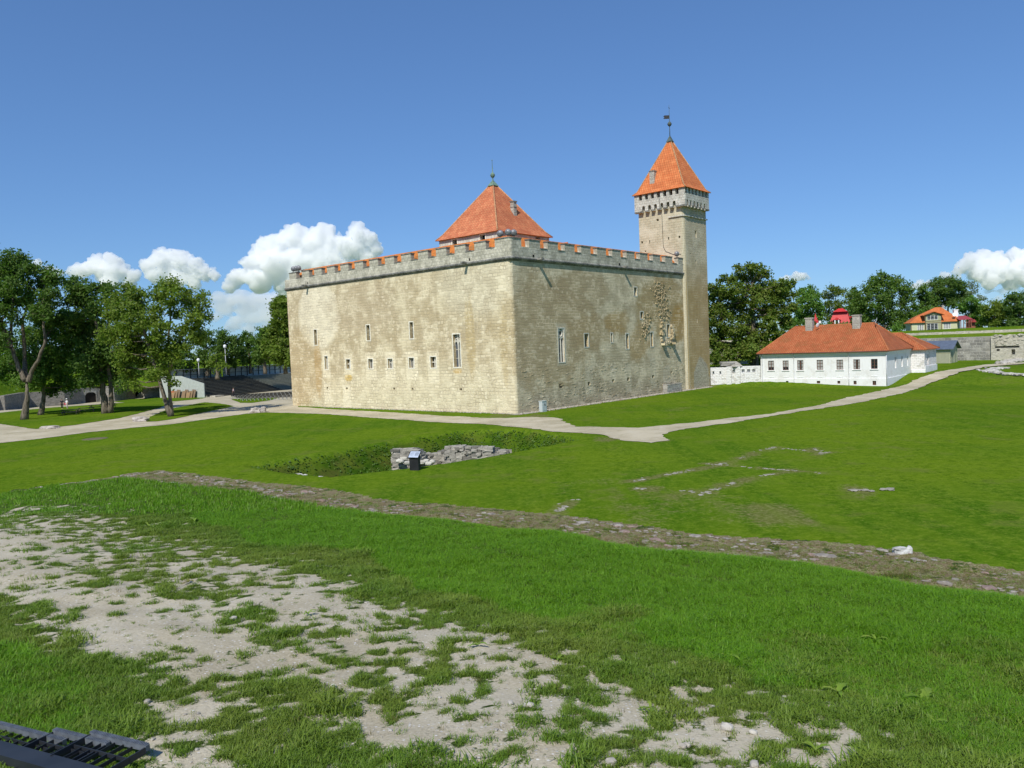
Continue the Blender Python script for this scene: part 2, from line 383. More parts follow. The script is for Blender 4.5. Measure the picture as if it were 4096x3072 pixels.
def mat_tiles(name, a, b_, moss=0., tw=.26, th=.36, lich=.25):
    m = Mat(name, .8, .25); uv = m.uv(); u, v, _ = m.sep(uv)
    r, mo = brickish(m, uv, tw, th, .012, .006, .0)
    n1 = m.noise(uv, .6, 5, .6); n2 = m.noise(uv, 4, 4, .6)
    c = m.mix(r, a, b_)
    c = m.mix(n1.ss(.4, .65) * .6, c, scale_c(a, .72)); c = m.mix(n2.ss(.56, .68) * lich, c, (.50, .34, .16))
    c = m.mix(n2.ss(.38, .28) * .35, c, (.16, .09, .045))
    if moss: c = m.mix(n1.ss(.52, .62) * moss, c, (.24, .19, .06))
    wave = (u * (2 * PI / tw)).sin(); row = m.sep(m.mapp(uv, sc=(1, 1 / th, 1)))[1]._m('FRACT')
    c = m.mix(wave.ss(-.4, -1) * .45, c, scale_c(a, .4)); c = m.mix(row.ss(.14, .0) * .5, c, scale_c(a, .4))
    m.col(c); m.bump(wave * .5 + row * -.5 + n2 * .3, .8, .05); return m.m
def mat_lawn():
    m = Mat('lawn', 1., 0.); p = m.geo()
    n1 = m.noise(p, .06, 5, .6); n2 = m.noise(p, .5, 5, .65); n3 = m.noise(p, 5, 4, .7); n4 = m.noise(m.mapp(p, rot=(0, 0, -.5), sc=(.12, 1.4, 1)), 1.1, 4, .6)
    c = m.mix(n1.ss(.40, .60), (.050, .112, .007), (.112, .165, .010))
    c = m.mix(n2.ss(.4, .7) * .55, c, (.118, .172, .022)); c = m.mix(n4.ss(.45, .65) * .4, c, (.068, .112, .012))
    n7 = m.noise(p, 16, 3, .7); n8 = m.noise(p, 1.9, 6, .78); c = m.mix(n8.ss(.5, .62) * .6, c, (.155, .195, .024)); c = m.mix(n8.ss(.5, .38) * .65, c, (.036, .078, .005)); c = m.mix(n3.ss(.5, .66) * .6, c, (.155, .185, .036)); c = m.mix(n3.ss(.48, .32) * .7, c, (.034, .070, .005)); c = m.mix(n7.ss(.5, .72) * .4, c, (.15, .19, .03)); c = m.mix(n7.ss(.48, .28) * .5, c, (.035, .07, .006)); c = m.mix((n2 * .6 + m.noise(p, .16, 4, .6) * .6).ss(.64, .72) * .35, c, (.13, .125, .045))
    dry = X(m.nt, m.attr('dry').outputs['Fac']); weed = X(m.nt, m.attr('weed').outputs['Fac'])
    c = m.mix((dry * 1.2 + (n2 - .5) * 1.6 + (n3 - .5) * .9 - .25).ss(.1, .6) * dry.ss(0, .15) * .8, c, m.mix(n3.ss(.4, .7), (.11, .098, .042), (.22, .19, .12)))
    c = m.mix(weed * .8, c, m.mix(n2.ss(.4, .65), (.022, .055, .006), (.062, .062, .020)))
    n6 = m.noise(m.mapp(p, rot=(0, 0, .55), sc=(.5, .03, 1)), 1.2, 3, .5); c = m.mix(n6.ss(.42, .6) * .35, c, (.115, .165, .014))
    m.col(m.mix(1., c, (1.0, 1.12, .8), 'MULTIPLY')); m.bump(n3 * 1. + m.noise(p, 22, 2, .6) * .8, .5, .05)
    return m.m
def mat_gravel(name='gravel', a=(.38, .335, .225), b_=(.50, .445, .32)):
    m = Mat(name, .95, .15); p = m.geo()
    n1 = m.noise(p, .25, 5, .6); n3 = m.noise(p, 6, 4, .75)
    c = m.mix(n1.ss(.35, .65), a, b_); c = m.mix(n3.ss(.55, .75) * .5, c, (.56, .53, .44)); c = m.mix(n3.ss(.42, .25) * .5, c, (.22, .19, .14)); n9 = m.noise(p, .8, 6, .7); c = m.mix(n9.ss(.54, .66) * .5, c, (.30, .27, .17)); c = m.mix(n9.ss(.47, .38) * .4, c, (.56, .52, .42))
    m.col(c); m.bump(n3, .5, .03); return m.m
def mat_terrace():
    m = Mat('trodden_grass_and_grit', .95, .12); p = m.geo()
    bare = X(m.nt, m.attr('bare').outputs['Fac']); n3 = m.noise(p, 9, 5, .75); n2 = m.noise(p, 1.2, 5, .6); n5 = m.noise(p, 55, 3, .7)
    vr = X(m.nt, m.voro(p, 42)); vc = m.sep(m.voro(p, 42, out='Color'))[0]
    sand = m.mix(n2.ss(.35, .65), (.38, .335, .235), (.47, .425, .32)); sand = m.mix(n5.ss(.5, .72) * .6, sand, (.58, .53, .42)); sand = m.mix(n5.ss(.45, .3) * .6, sand, (.19, .155, .11))
    sand = m.mix(vr.ss(.36, .22) * vc.ss(.72, .78), sand, m.mix(vc.ss(.78, 1), (.45, .43, .40), (.66, .64, .59)))
    soil = m.mix(n3.ss(.35, .65), (.030, .055, .008), (.075, .11, .018))
    moss = X(m.nt, m.attr('moss').outputs['Fac']); sand = m.mix(moss, sand, m.mix(n3.ss(.4, .62), m.mix(n5.ss(.4, .6), (.12, .09, .045), (.23, .18, .11)), m.mix(n5.ss(.4, .65), (.12, .145, .03), (.30, .26, .17))))
    k = (bare + (n3 - .5) * .9 + (n5 - .5) * .35).ss(.42, .56)
    m.col(m.mix(k, soil, sand)); m.bump(n5 * .4 + n3 * .6, .7, .02); return m.m
def mat_leaf(name, a, b_, y=(.15, .16, .02), ylo=.62, trans=.4):
    a, b_, y = scale_c(a, 1.55), scale_c(b_, 1.7), scale_c(y, 1.5)
    m = Mat(name, .62, .3); isl = m.island(); n = m.noise(m.ob(), .35, 3)
    c = m.mix(isl, a, b_); c = m.mix(n.ss(.42, .62) * .55, c, scale_c(b_, 1.25)); c = m.mix((isl * 7.13)._m('FRACT').ss(ylo, ylo + .1) * .5, c, y)
    m.col(c); t = m.nt.nodes.new('ShaderNodeBsdfTranslucent'); m.nt.links.new(m.mix(1., c, (1.15, 1.45, .6), 'MULTIPLY'), t.inputs[0])
    mx = m.nt.nodes.new('ShaderNodeMixShader'); mx.inputs[0].default_value = trans
    m.nt.links.new(m.b.outputs[0], mx.inputs[1]); m.nt.links.new(t.outputs[0], mx.inputs[2]); m.nt.links.new(mx.outputs[0], m.out.inputs[0]); return m.m
def mat_bark():
    m = Mat('bark', .95, .1); n = m.noise(m.ob(), 2.2, 5, .65, sc=(3, 3, .6)); m.col(m.mix(n.ss(.35, .65), (.075, .06, .042), (.21, .18, .135))); m.bump(n, .9, .06); return m.m
def mat_render(name, c, dirt=(.45, .43, .40), amt=.5, uvb=False):
    m = Mat(name, .85, .2); uv = m.uv(); n1 = m.noise(uv, .45, 6, .65); n2 = m.noise(uv, 3, 5, .6); st = m.noise(uv, 1.4, 5, .65, sc=(1.5, .16, 1))
    k = m.mix(n1.ss(.50, .64) * amt, c, dirt); k = m.mix(n2.ss(.58, .72) * .3, k, scale_c(dirt, .8)); k = m.mix(st.ss(.56, .7) * .35, k, scale_c(dirt, .85))
    h = n2
    if uvb:
        r, mo = brickish(m, uv, .5, .24, .03, .06); k = m.mix(mo * .5, k, (.42, .40, .36)); k = m.mix(r.ss(.85, .9) * .6, k, (.4, .38, .33)); h = n2 + mo * -.9 + r * .4
    m.col(k); m.bump(h, .5 if uvb else .25, .04); return m.m
def mat_rubble(name, a=(.30, .28, .24), b_=(.52, .50, .44), bw=.6, bh=.3, mort=(.60, .58, .52), mo_k=.5, lichen=.4):
    m = Mat(name, .95, .12); uv = m.uv(); r, mo = brickish(m, uv, bw, bh, .03, .07)
    n1 = m.noise(m.ob(), .6, 5, .65); n2 = m.noise(m.ob(), 4, 5, .65)
    c = m.mix(r, a, b_); c = m.mix(n1.ss(.45, .6) * lichen, c, (.17, .165, .15)); c = m.mix(n2.ss(.55, .7) * .5, c, (.66, .64, .58)); c = m.mix(mo * mo_k, c, mort)
    m.col(c); m.bump(mo * -.8 + r * .5 + n2, .9, .07); return m.m
def mat_island(name, a, b_, c_, rough=.9):
    m = Mat(name, rough, .2); i = m.island(); n = m.noise(m.ob(), 9, 4, .65)
    c = m.mix(i, a, b_); c = m.mix((i * 5.7)._m('FRACT').ss(.72, .8), c, c_); c = m.mix(n.ss(.35, .65) * .5, c, scale_c(a, .6)); c = m.mix((m.noise(m.ob(), 30, 2)).ss(.55, .7) * .35, c, (.5, .48, .42))
    m.col(c); m.bump(n, .6, .01); return m.m
def mat_glass(name='window_glass', c=(.02, .025, .03), rough=.12):
    m = Mat(name, rough, .6); m.col(c); return m.m
K = dict(
    castle=mat_castle(), tower=mat_tower(), parapet=mat_parapet(), cap=mat_parapet('cap_slab', (.27, .265, .24), (.12, .12, .11)),
    machic=mat_parapet('machicolation_stone', (.70, .685, .60), (.52, .50, .43)), frame=plain('pale_ashlar', (.80, .76, .63), .9, .14, 2., .15, .4),
    framegrey=plain('grey_ashlar', (.56, .555, .47), .9, .12, 2., .15, .4), tracery=plain('tracery_stone', (.64, .61, .52), .9, .08, 2.),
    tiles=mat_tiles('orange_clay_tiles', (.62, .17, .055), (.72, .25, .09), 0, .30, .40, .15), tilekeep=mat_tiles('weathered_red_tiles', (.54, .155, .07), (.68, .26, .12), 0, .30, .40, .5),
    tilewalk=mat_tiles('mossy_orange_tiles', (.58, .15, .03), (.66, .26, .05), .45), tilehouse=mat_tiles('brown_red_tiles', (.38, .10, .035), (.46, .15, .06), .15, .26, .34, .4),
    tilenew=mat_tiles('bright_orange_tiles', (.58, .165, .05), (.66, .21, .07), 0, .3, .4, .1), redmetal=plain('red_painted_metal', (.52, .03, .03), .5, .12, 2., .4),
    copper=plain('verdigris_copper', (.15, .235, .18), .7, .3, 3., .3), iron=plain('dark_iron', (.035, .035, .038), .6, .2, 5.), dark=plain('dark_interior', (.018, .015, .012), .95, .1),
    glass=mat_glass(), glassblue=mat_glass('pale_window_glass', (.09, .105, .125), .2), lawn=mat_lawn(), gravel=mat_gravel(), terrace=mat_terrace(), bark=mat_bark(),
    white=mat_render('limewash', (.80, .80, .79), (.60, .57, .52), .45), whitestone=mat_render('limewashed_stone', (.78, .775, .76), (.60, .57, .52), .5, True),
    whitebrick=mat_render('limewashed_brick', (.80, .77, .745), (.62, .56, .52), .6, True), trimwhite=plain('white_plaster_trim', (.82, .82, .81), .8, .04),
    woodbrown=plain('brown_window_paint', (.16, .085, .06), .6, .2), rubble=mat_rubble('rubble_wall'), oldwall=mat_rubble('old_block_wall', (.22, .21, .185), (.42, .40, .35), .95, .5, (.60, .57, .49), .75, .5),
    palewall=mat_rubble('pale_rough_wall', (.42, .39, .31), (.62, .58, .47), .4, .24, (.68, .63, .52), .5, .15), green=plain('pale_green_boards', (.47, .47, .33), .75, .06), greendark=plain('olive_boards', (.22, .215, .11), .75, .1),
    bluemetal=plain('blue_grey_sheet_roof', (.10, .125, .17), .5, .15, 2., .4), chimney=mat_rubble('chimney_render', (.40, .38, .33), (.5, .48, .42), .5, .25, (.45, .43, .38), .3, .3),
    plankdark=plain('dark_bench_boards', (.055, .052, .045), .85, .25), plankolive=plain('weathered_boards', (.22, .22, .17), .85, .2), panel=plain('grey_green_panels', (.42, .46, .44), .75, .1, 1.), panelpost=plain('dark_posts', (.06, .065, .065), .8, .2),  # plankdark: plain dark tone for bench and table boards
    paleboards=plain('pale_grey_boards', (.44, .47, .43), .8, .07, 2.), wood=plain('bare_wood', (.24, .16, .10), .85, .3), rust=plain('rusty_panel', (.40, .12, .045), .85, .25), roofedge=plain('grey_metal_coping', (.42, .44, .44), .6, .1),
    boulder=plain('granite_boulder', (.40, .36, .32), .9, .25, 3., .15, .6), boxgrey=plain('light_grey_cabinet', (.50, .55, .55), .5, .05), skin=plain('skin', (.50, .30, .22), .6, .05), dishwhite=plain('white_dish', (.78, .80, .82), .5, .04),
    lampglass=plain('floodlight_face', (.55, .56, .58), .2, .1), black=plain('black_plastic', (.02, .02, .022), .5, .2))
MORE = {}
def paint(c, rough=.8):
    k = tuple(round(q, 3) for q in c)
    if k not in MORE: MORE[k] = plain('painted_surface', c, rough, .08)
    return MORE[k]

# ---------------------------------------------------------------- the castle
def plane_map(ax, val, sgn=1):                 # (along, z, depth into the wall) -> local point
    return (lambda s, z, d=0.: Vector((val + d * sgn, s, z))) if ax == 'x' else (lambda s, z, d=0.: Vector((s, val + d * sgn, z)))
def holed_wall(g, P, s0, s1, z0, z1, holes, mi_reveal=0):
    flip = (P(1, 0) - P(0, 0)).cross(P(0, 1) - P(0, 0)).dot(P(0, 0, -1) - P(0, 0)) < 0
    S = sorted({s0, s1, *[h[0] for h in holes], *[h[2] for h in holes]}); Z = sorted({z0, z1, *[h[1] for h in holes], *[h[3] for h in holes]})
    S = [q for q in S if s0 <= q <= s1]; Z = [q for q in Z if z0 <= q <= z1]
    for a, b in zip(S, S[1:]):
        for c, d in zip(Z, Z[1:]):
            m, k = (a + b) / 2, (c + d) / 2
            if any(h[0] < m < h[2] and h[1] < k < h[3] for h in holes): continue
            g.quad(*((P(a, d), P(b, d), P(b, c), P(a, c)) if flip else (P(a, c), P(b, c), P(b, d), P(a, d))))
    mi = g.mi; g.mi = mi_reveal
    for h in holes:
        a, c, b, d = h[:4]; e = h[4] if len(h) > 4 else .5
        for p, q in (((a, c), (b, c)), ((b, c), (b, d)), ((b, d), (a, d)), ((a, d), (a, c))): g.quad(P(*p), P(*q), P(*q, e), P(*p, e))
        if len(h) > 5: g.quad(P(a, c, e), P(b, c, e), P(b, d, e), P(a, d, e))
    g.mi = mi
def bar2(g, P, p, q, w, d0, d1):
    p, q = Vector((*p, 0)), Vector((*q, 0)); t = (q - p).normalized(); n = Vector((-t.y, t.x, 0)) * w / 2
    pts = [p + n, q + n, q - n, p - n]
    a = [P(k.x, k.y, d0) for k in pts]; g.prism(a, P(pts[0].x, pts[0].y, d1) - a[0])
def arch_pts(s0, s1, z0, z1, n=7, pointed=True):
    c = (s0 + s1) / 2; w = s1 - s0; out = []
    for i in range(n + 1):
        t = i / n
        if pointed: x = s0 + w / 2 * (1 - math.cos(t * PI / 2)); z = z0 + (z1 - z0) * math.sin(t * PI / 2) ** .85
        else: x = c - w / 2 * math.cos(t * PI / 2); z = z0 + (z1 - z0) * math.sin(t * PI / 2)
        out.append((x, z))
    return out + [(2 * c - x, z) for x, z in out[-2::-1]]
def spandrels(g, P, s0, s1, z0, z1, ztop, d0, d1):   # stone that fills the corners above an arched light
    a = arch_pts(s0, s1, z0, z1); h = len(a) // 2
    for part in (a[:h + 1], a[h:]):
        cx = s0 if part[0][0] < (s0 + s1) / 2 - 1e-6 and part is not a[h:] else s1
        poly = list(part) + ([(part[-1][0], ztop), (s0, ztop)] if cx == s0 else [(s1, ztop), (part[0][0], ztop)])
        cl = []
        for q in poly:
            if not cl or math.hypot(q[0] - cl[-1][0], q[1] - cl[-1][1]) > 1e-4: cl.append(q)
        if math.hypot(cl[0][0] - cl[-1][0], cl[0][1] - cl[-1][1]) < 1e-4: cl.pop()
        pts = [P(x, z, d0) for x, z in cl]; g.prism(pts, P(cl[0][0], cl[0][1], d1) - pts[0])
def add_window(parent, P, r, kind, depth, frame, gl='glass', label=None):
    s0, z0, s1, z1 = r; w = s1 - s0; hgt = z1 - z0; c = (s0 + s1) / 2
    g = G(); t = .12
    # projecting ashlar surround, 3 cm proud
    for a, b, cc, d in ((s0 - t, z0 - t, s0, z1 + t), (s1, z0 - t, s1 + t, z1 + t), (s0, z1, s1, z1 + t), (s0, z0 - t, s1, z0)):
        pts = [P(a, b, -.03), P(cc, b, -.03), P(cc, d, -.03), P(a, d, -.03)]; g.prism(pts, P(a, b, .01) - P(a, b, -.03))
    fo = g.build('window', K[frame], parent)
    g = G(); d0, d1 = depth - .22, depth - .06; made = True
    if kind == 'cross': bar2(g, P, (c, z0), (c, z1), .16, d0, d1); bar2(g, P, (s0, z0 + hgt * .5), (s1, z0 + hgt * .5), .13, d0 - .004, d1 + .004)
    elif kind == 'mullion':
        bar2(g, P, (c, z0), (c, z1), .13, d0, d1); bar2(g, P, (s0 + .06, z0), (s0 + .06, z1), .1, d0, d1); bar2(g, P, (s1 - .05, z0), (s1 - .05, z1), .1, d0, d1)
    elif kind in ('twin', 'tracery'):
        zs = z1 - (.42 if kind == 'twin' else .62) * .9; bar2(g, P, (c, z0), (c, zs), .12, d0, d1)
        for a, b in ((s0, c), (c, s1)): spandrels(g, P, a + .05, b - .05, zs - .02, zs + .36, z1, d0, d1)
        bar2(g, P, (s0 + .025, z0), (s0 + .025, z1), .07, d0 - .003, d1); bar2(g, P, (s1 - .025, z0), (s1 - .025, z1), .07, d0 - .003, d1)
        if kind == 'tracery':
            bar2(g, P, (s0, zs + .04), (s1, zs + .04), .09, d0 - .006, d1)
    elif kind == 'tallleft':
        bar2(g, P, (c, z0), (c, z1), .12, d0, d1); zt = z1 - .72; bar2(g, P, (s0, zt), (s1, zt), .11, d0 - .005, d1)
        for a, b in ((s0, c - .05), (c + .05, s1)):
            spandrels(g, P, a + .02, b - .02, zt - .6, zt - .1, zt - .05, d0 + .01, d1)
            bar2(g, P, (a + .05, zt + .1), ((a + b) / 2, zt + .3), .06, d0 + .02, d1); bar2(g, P, (b - .05, zt + .1), ((a + b) / 2, zt + .3), .06, d0 + .02, d1)
            bar2(g, P, (a + .05, z1 - .1), ((a + b) / 2, zt + .42), .06, d0 + .02, d1); bar2(g, P, (b - .05, z1 - .1), ((a + b) / 2, zt + .42), .06, d0 + .02, d1)
        bar2(g, P, (s0 + .03, z0), (s0 + .03, z1), .1, d0 + .002, d1)
    elif kind == 'tallright':
        zc = z1 - .55; bar2(g, P, (c, z0), (c, zc - .45), .12, d0, d1)
        spandrels(g, P, s0, s1, z1 - 1.0, z1 - .03, z1, d0 - .06, d1)
        for a, b in ((s0 + .03, c - .04), (c + .04, s1 - .03)): spandrels(g, P, a, b, zc - .95, zc - .5, zc - .42, d0, d1)
        n = 14; R = .3
        for i in range(n):
            a, b = 2 * PI * i / n, 2 * PI * (i + 1) / n
            bar2(g, P, (c + R * math.cos(a), zc + R * 1.25 * math.sin(a)), (c + R * math.cos(b), zc + R * 1.25 * math.sin(b)), .09, d0, d1)
        bar2(g, P, (s0 + .03, z0), (s0 + .03, z1 - .5), .07, d0, d1); bar2(g, P, (s1 - .03, z0), (s1 - .03, z1 - .5), .07, d0, d1)
    elif kind == 'arched': spandrels(g, P, s0, s1, z1 - .28, z1 - .02, z1, .02, .3)
    elif kind == 'slit': bar2(g, P, (c + w * .08, z0), (c + w * .08, z1), .035, d0 + .1, d1)
    elif kind == 'barred':
        for i in range(1, 4): bar2(g, P, (s0 + w * i / 4, z0), (s0 + w * i / 4, z1), .04, d0, d1)
        for i in range(1, 3): bar2(g, P, (s0, z0 + hgt * i / 3), (s1, z0 + hgt * i / 3), .04, d0 + .01, d1)
    else: made = False
    if made: g.build('mullion' if kind not in ('slit', 'barred') else 'window_bar', K['iron'] if kind in ('slit', 'barred') else K['tracery'], fo)
    else: g.bm.free()
    g = G(); e = depth - .03; g.quad(P(s0, z0, e), P(s1, z0, e), P(s1, z1, e), P(s0, z1, e))
    if kind[:4] == 'tall' or kind == 'slit':
        g.mi = 1; k = 3 if kind[:4] == 'tall' else 2
        for i in range(1, k + 1):
            zz = z0 + (hgt * .8 if k == 3 else hgt) * i / (k + (0 if k == 3 else 1)); bar2(g, P, (s0, zz), (s1, zz), .05, e - .05, e - .01)
    g.build('pane', [K[gl], K['tracery'] if kind[:4] == 'tall' else K['framegrey']], fo)
    return fo

LX, LY, ZS = 44.0, 41.3, 16.2
castle = thing('castle', 'square medieval stone castle with battlements, a squat and a slender red roofed tower', 'castle', tuple(C0), R_(48.9))
PL, PR = plane_map('x', 0), plane_map('y', 0)
WL = [((34.67, 8.34, 35.34, 10.38), 'slit', 'glassblue'), ((23.49, 8.55, 24.15, 10.44), 'slit', 'glassblue'), ((15.45, 8.49, 16.06, 10.39), 'slit', 'glassblue'), ((7.83, 5.03, 8.92, 8.67), 'tallleft', 'glassblue'),
      ((32.57, 5.06, 33.25, 6.77), 'mullion', 'glassblue'), ((27.76, 5.06, 28.6, 6.26), 'cross', 'glass'), ((23.21, 5.04, 24.08, 6.22), 'twin', 'glass'), ((19.46, 5.03, 20.33, 6.18), 'tracery', 'glass'),
      ((15.6, 5.03, 16.46, 6.21), 'twin', 'glass'), ((11.81, 5.01, 12.74, 6.25), 'cross', 'glass')]
HL = [(32.8, 2.43, 33.15, 2.68), (28.59, 2.42, 28.98, 2.65), (19.22, 2.42, 19.58, 2.66), (15.94, 2.41, 16.26, 2.65), (7.85, 2.44, 8.24, 2.65)]
WR = [((7.68, 5.1, 8.75, 8.86), 'tallright', 'glass', .3), ((12.65, 6.68, 13.46, 8.19), 'open', 'glass', .8), ((18.19, 7.09, 18.54, 8.19), 'open', 'dark', .6), ((21.57, 6.2, 22.2, 8.06), 'arched', 'dark', .7),
      ((27.52, 6.32, 28.15, 8.18), 'arched', 'dark', .7), ((31.85, 7.47, 32.55, 9.16), 'open', 'dark', .8), ((23.82, 12.88, 24.49, 13.94), 'open', 'glassblue', .35), ((25.14, 9.96, 25.81, 10.84), 'open', 'glassblue', .6)]
HR = [(7.53, 2.21, 8.21, 2.68), (13.03, 2.15, 13.52, 2.56), (18.18, 2.17, 18.61, 2.56), (21.54, 2.13, 22.05, 2.57), (27.6, 2.15, 28.13, 2.56), (15.3, 2.2, 15.5, 2.4), (32.5, 2.5, 32.9, 2.8)]
g = G(); rc = .42
holed_wall(g, PL, rc, LY, -.6, ZS, [(*w_[0], .45) for w_ in WL] + [(*h, .7, 1) for h in HL])
holed_wall(g, PR, rc, 36.75, -.6, ZS, [(*w_[0], w_[3]) for w_ in WR] + [(*h, .7, 1) for h in HR])
arc = [(rc - rc * math.cos(t * PI / 16), rc - rc * math.sin(t * PI / 16)) for t in range(9)]
for (x0, y0), (x1, y1) in zip(arc, arc[1:]):
    f = g.quad((x0, y0, -.6), (x1, y1, -.6), (x1, y1, ZS), (x0, y0, ZS)); f.smooth = False
g.quad((0, LY, -.6), (LX, LY, -.6), (LX, LY, ZS), (0, LY, ZS)); g.quad((LX - .5, 0, -.6), (LX - .5, LY, -.6), (LX - .5, LY, ZS), (LX - .5, 0, ZS))
g.quad((0, 0, ZS - .3), (LX - .5, 0, ZS - .3), (LX - .5, LY, ZS - .3), (0, LY, ZS - .3))
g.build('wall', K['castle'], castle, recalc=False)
for r, k, gl in WL: add_window(castle, PL, r, k, .45, 'frame', gl)
for r, k, gl, d in WR: add_window(castle, PR, r, k, d, 'framegrey', gl)
# rough broken masonry where a turret was torn off, and the base apron of rubble
rng = random.Random(4); g = G()
for i in range(230):
    t = rng.random(); cxx = 29.8 + 1.6 * t + rng.gauss(0, .95 - .3 * t); z = 14.6 - 4.9 * t + rng.gauss(0, .3)
    wd, hh, pr = rng.uniform(.12, .34), rng.uniform(.08, .2), rng.uniform(.02, .12)
    g.box(-wd / 2, -pr, -hh / 2, wd / 2, .05, hh / 2, at=(cxx, 0, z), jit=.05, rng=rng)
for i in range(70):
    cxx = 26.3 + rng.gauss(0, .5); z = 8.9 + rng.gauss(0, .75)
    g.box(-.12, -rng.uniform(.04, .14), -.09, .12, .05, .09, at=(cxx, 0, z), jit=.05, rng=rng)
for i in range(26):
    s = -1 if i % 2 else 1; z = 7.0 + rng.uniform(0, 2.5)
    g.box(-.22, -rng.uniform(.1, .4), -.15, .22, .05, .15, at=(31.9 + s * rng.uniform(.8, 1.3) - (.6 if s < 0 else 0), 0, z), jit=.06, rng=rng)
g.box(30.2, -.55, 6.35, 30.9, .05, 6.65, jit=.06, rng=rng); g.box(32.7, -.85, 6.45, 33.3, .05, 6.75, jit=.06, rng=rng); g.box(30.2, -.3, 8.5, 30.9, .05, 8.75, jit=.05, rng=rng)
for i in range(9): g.box(-.2, -rng.uniform(.1, .3), -.12, .2, .05, .12, at=(30.6 + i * .28, 0, 6.7 + rng.uniform(-.15, .15)), jit=.05, rng=rng)
for i in range(240):                            # proud courses all over the lower face
    cxx = rng.uniform(1, 36); z = rng.uniform(.2, 4.4) if i % 3 else rng.uniform(.2, 1.8)
    g.box(-rng.uniform(.15, .35), -rng.uniform(.008, .028), -.05, rng.uniform(.15, .35), .05, .07, at=(cxx, 0, z), jit=.02, rng=rng)
tag(g.build('broken_masonry', K['castle'], castle), 'rough torn masonry on the shaded wall', kind='stuff')
# string course (moulded band)
g = G(); prof = [(0, ZS - .22), (-.24, ZS), (-.26, ZS + .12), (-.13, ZS + .22)]
for (p0, z0), (p1, z1) in zip(prof, prof[1:]):
    g.quad((p0, LY + .2, z0), (p0, rc * .6 - .0, z0), (p1, rc * .6, z1), (p1, LY + .2, z1))
    g.quad((rc * .6, p0, z0), (36.75, p0, z0), (36.75, p1, z1), (rc * .6, p1, z1))
    a0 = [(rc * .6 - (rc * .6 - p0) * math.cos(t * PI / 12), rc * .6 - (rc * .6 - p0) * math.sin(t * PI / 12)) for t in range(7)]
    a1 = [(rc * .6 - (rc * .6 - p1) * math.cos(t * PI / 12), rc * .6 - (rc * .6 - p1) * math.sin(t * PI / 12)) for t in range(7)]
    for i in range(6): g.quad((*a0[i], z0), (*a0[i + 1], z0), (*a1[i + 1], z1), (*a1[i], z1))
g.build('string_course', K['cap'], castle)
# parapet wall below the merlons
g = G(); zc = 17.52; po = -.12
def band(g, z0, z1, o, inn, r):
    n = 8
    a = [(r - (r - o) * math.cos(t * PI / 2 / n), r - (r - o) * math.sin(t * PI / 2 / n)) for t in range(n + 1)]
    path = [(o, LY + .1)] + a + [(36.7, o)]
    innr = [(inn, LY + .1)] + [(inn, inn)] * (n + 1) + [(36.7, inn)]
    for i in range(len(path) - 1):
        g.quad((*path[i], z0), (*path[i + 1], z0), (*path[i + 1], z1), (*path[i], z1))
        if innr[i] != innr[i + 1]: g.quad((*innr[i], z0), (*innr[i + 1], z0), (*innr[i + 1], z1), (*innr[i], z1))
        vs_ = [(*path[i], z1), (*path[i + 1], z1), (*innr[i + 1], z1), (*innr[i], z1)]
        if innr[i] == innr[i + 1]: vs_ = vs_[:3]
        g.quad(*vs_)
band(g, ZS + .05, zc, po, .44, .3)
for h in ((PL, 5.62, 5.8), (PR, 3.55, 3.82), (PR, 20.3, 20.63), (PL, 35.9, 36.05)):
    P = h[0]; pts = [P(h[1], 16.52, po - .015), P(h[2], 16.52, po - .015), P(h[2], 16.8, po - .015), P(h[1], 16.8, po - .015)]; g.mi = 1; g.prism(pts, P(0, 0, .03) - P(0, 0, 0)); g.mi = 0
g.build('parapet', [K['parapet'], K['dark']], castle)
def merlon(w, name='merlon'):
    g = G(); g.box(-w / 2, 0, 0, w / 2, .56, .78); g.mi = 1; g.box(-w / 2 - .06, -.06, .784, w / 2 + .06, .62, .9); g.box(w / 2, -.05, -.02, w / 2 + 1.22, .54, .06)
    return g.build(name, [K['parapet'], K['cap']], castle)
m0 = None
for k, (b_, a_) in enumerate([(40.0, 38.54), (37.22, 35.62), (34.4, 32.76), (31.54, 29.89), (28.63, 27.01), (25.69, 24.06), (22.82, 21.11), (19.84, 18.15), (16.85, 15.18), (13.88, 12.27), (10.93, 9.23), (7.95, 6.24), (4.98, 3.2)]):
    o = merlon(1.66) if m0 is None else m0.copy()
    if m0 is not None: col.objects.link(o)
    m0 = o; c = (a_ + b_) / 2; o.location = (po, c if k else c + .15, zc + .003); o.rotation_euler = (0, 0, -PI / 2)
m0 = None
for k, (a_, b_) in enumerate(zip([3.05, 6.3, 9.36, 12.5, 15.7, 18.95, 22.2, 25.35, 28.55, 31.9, 35.25], [4.9, 8.0, 11.15, 14.35, 17.6, 20.8, 23.95, 27.15, 30.4, 33.5, 36.55])):
    o = merlon(b_ - a_) if m0 is None or k == 10 else m0.copy()
    if not (m0 is None or k == 10): col.objects.link(o)
    m0 = o; o.location = ((a_ + b_) / 2, po, zc + .003)
g = G(); n = 8; cr = .3
def lblock(g, z0, z1, o, inn, e1, e2):
    a = [(cr - (cr - o) * math.cos(t * PI / 2 / n), cr - (cr - o) * math.sin(t * PI / 2 / n)) for t in range(n + 1)]
    path = [(o, e1)] + a + [(e2, o), (e2, inn), (inn, inn), (inn, e1)]
    g.prism([(*p, z0) for p in path], (0, 0, z1 - z0))
lblock(g, zc + .003, zc + .8, po, .44, 1.95, 1.75); g.mi = 1; lblock(g, zc + .803, zc + .92, po - .06, .5, 2.0, 1.8)
tag(g.build('merlon', [K['parapet'], K['cap']], castle), 'L shaped corner merlon')
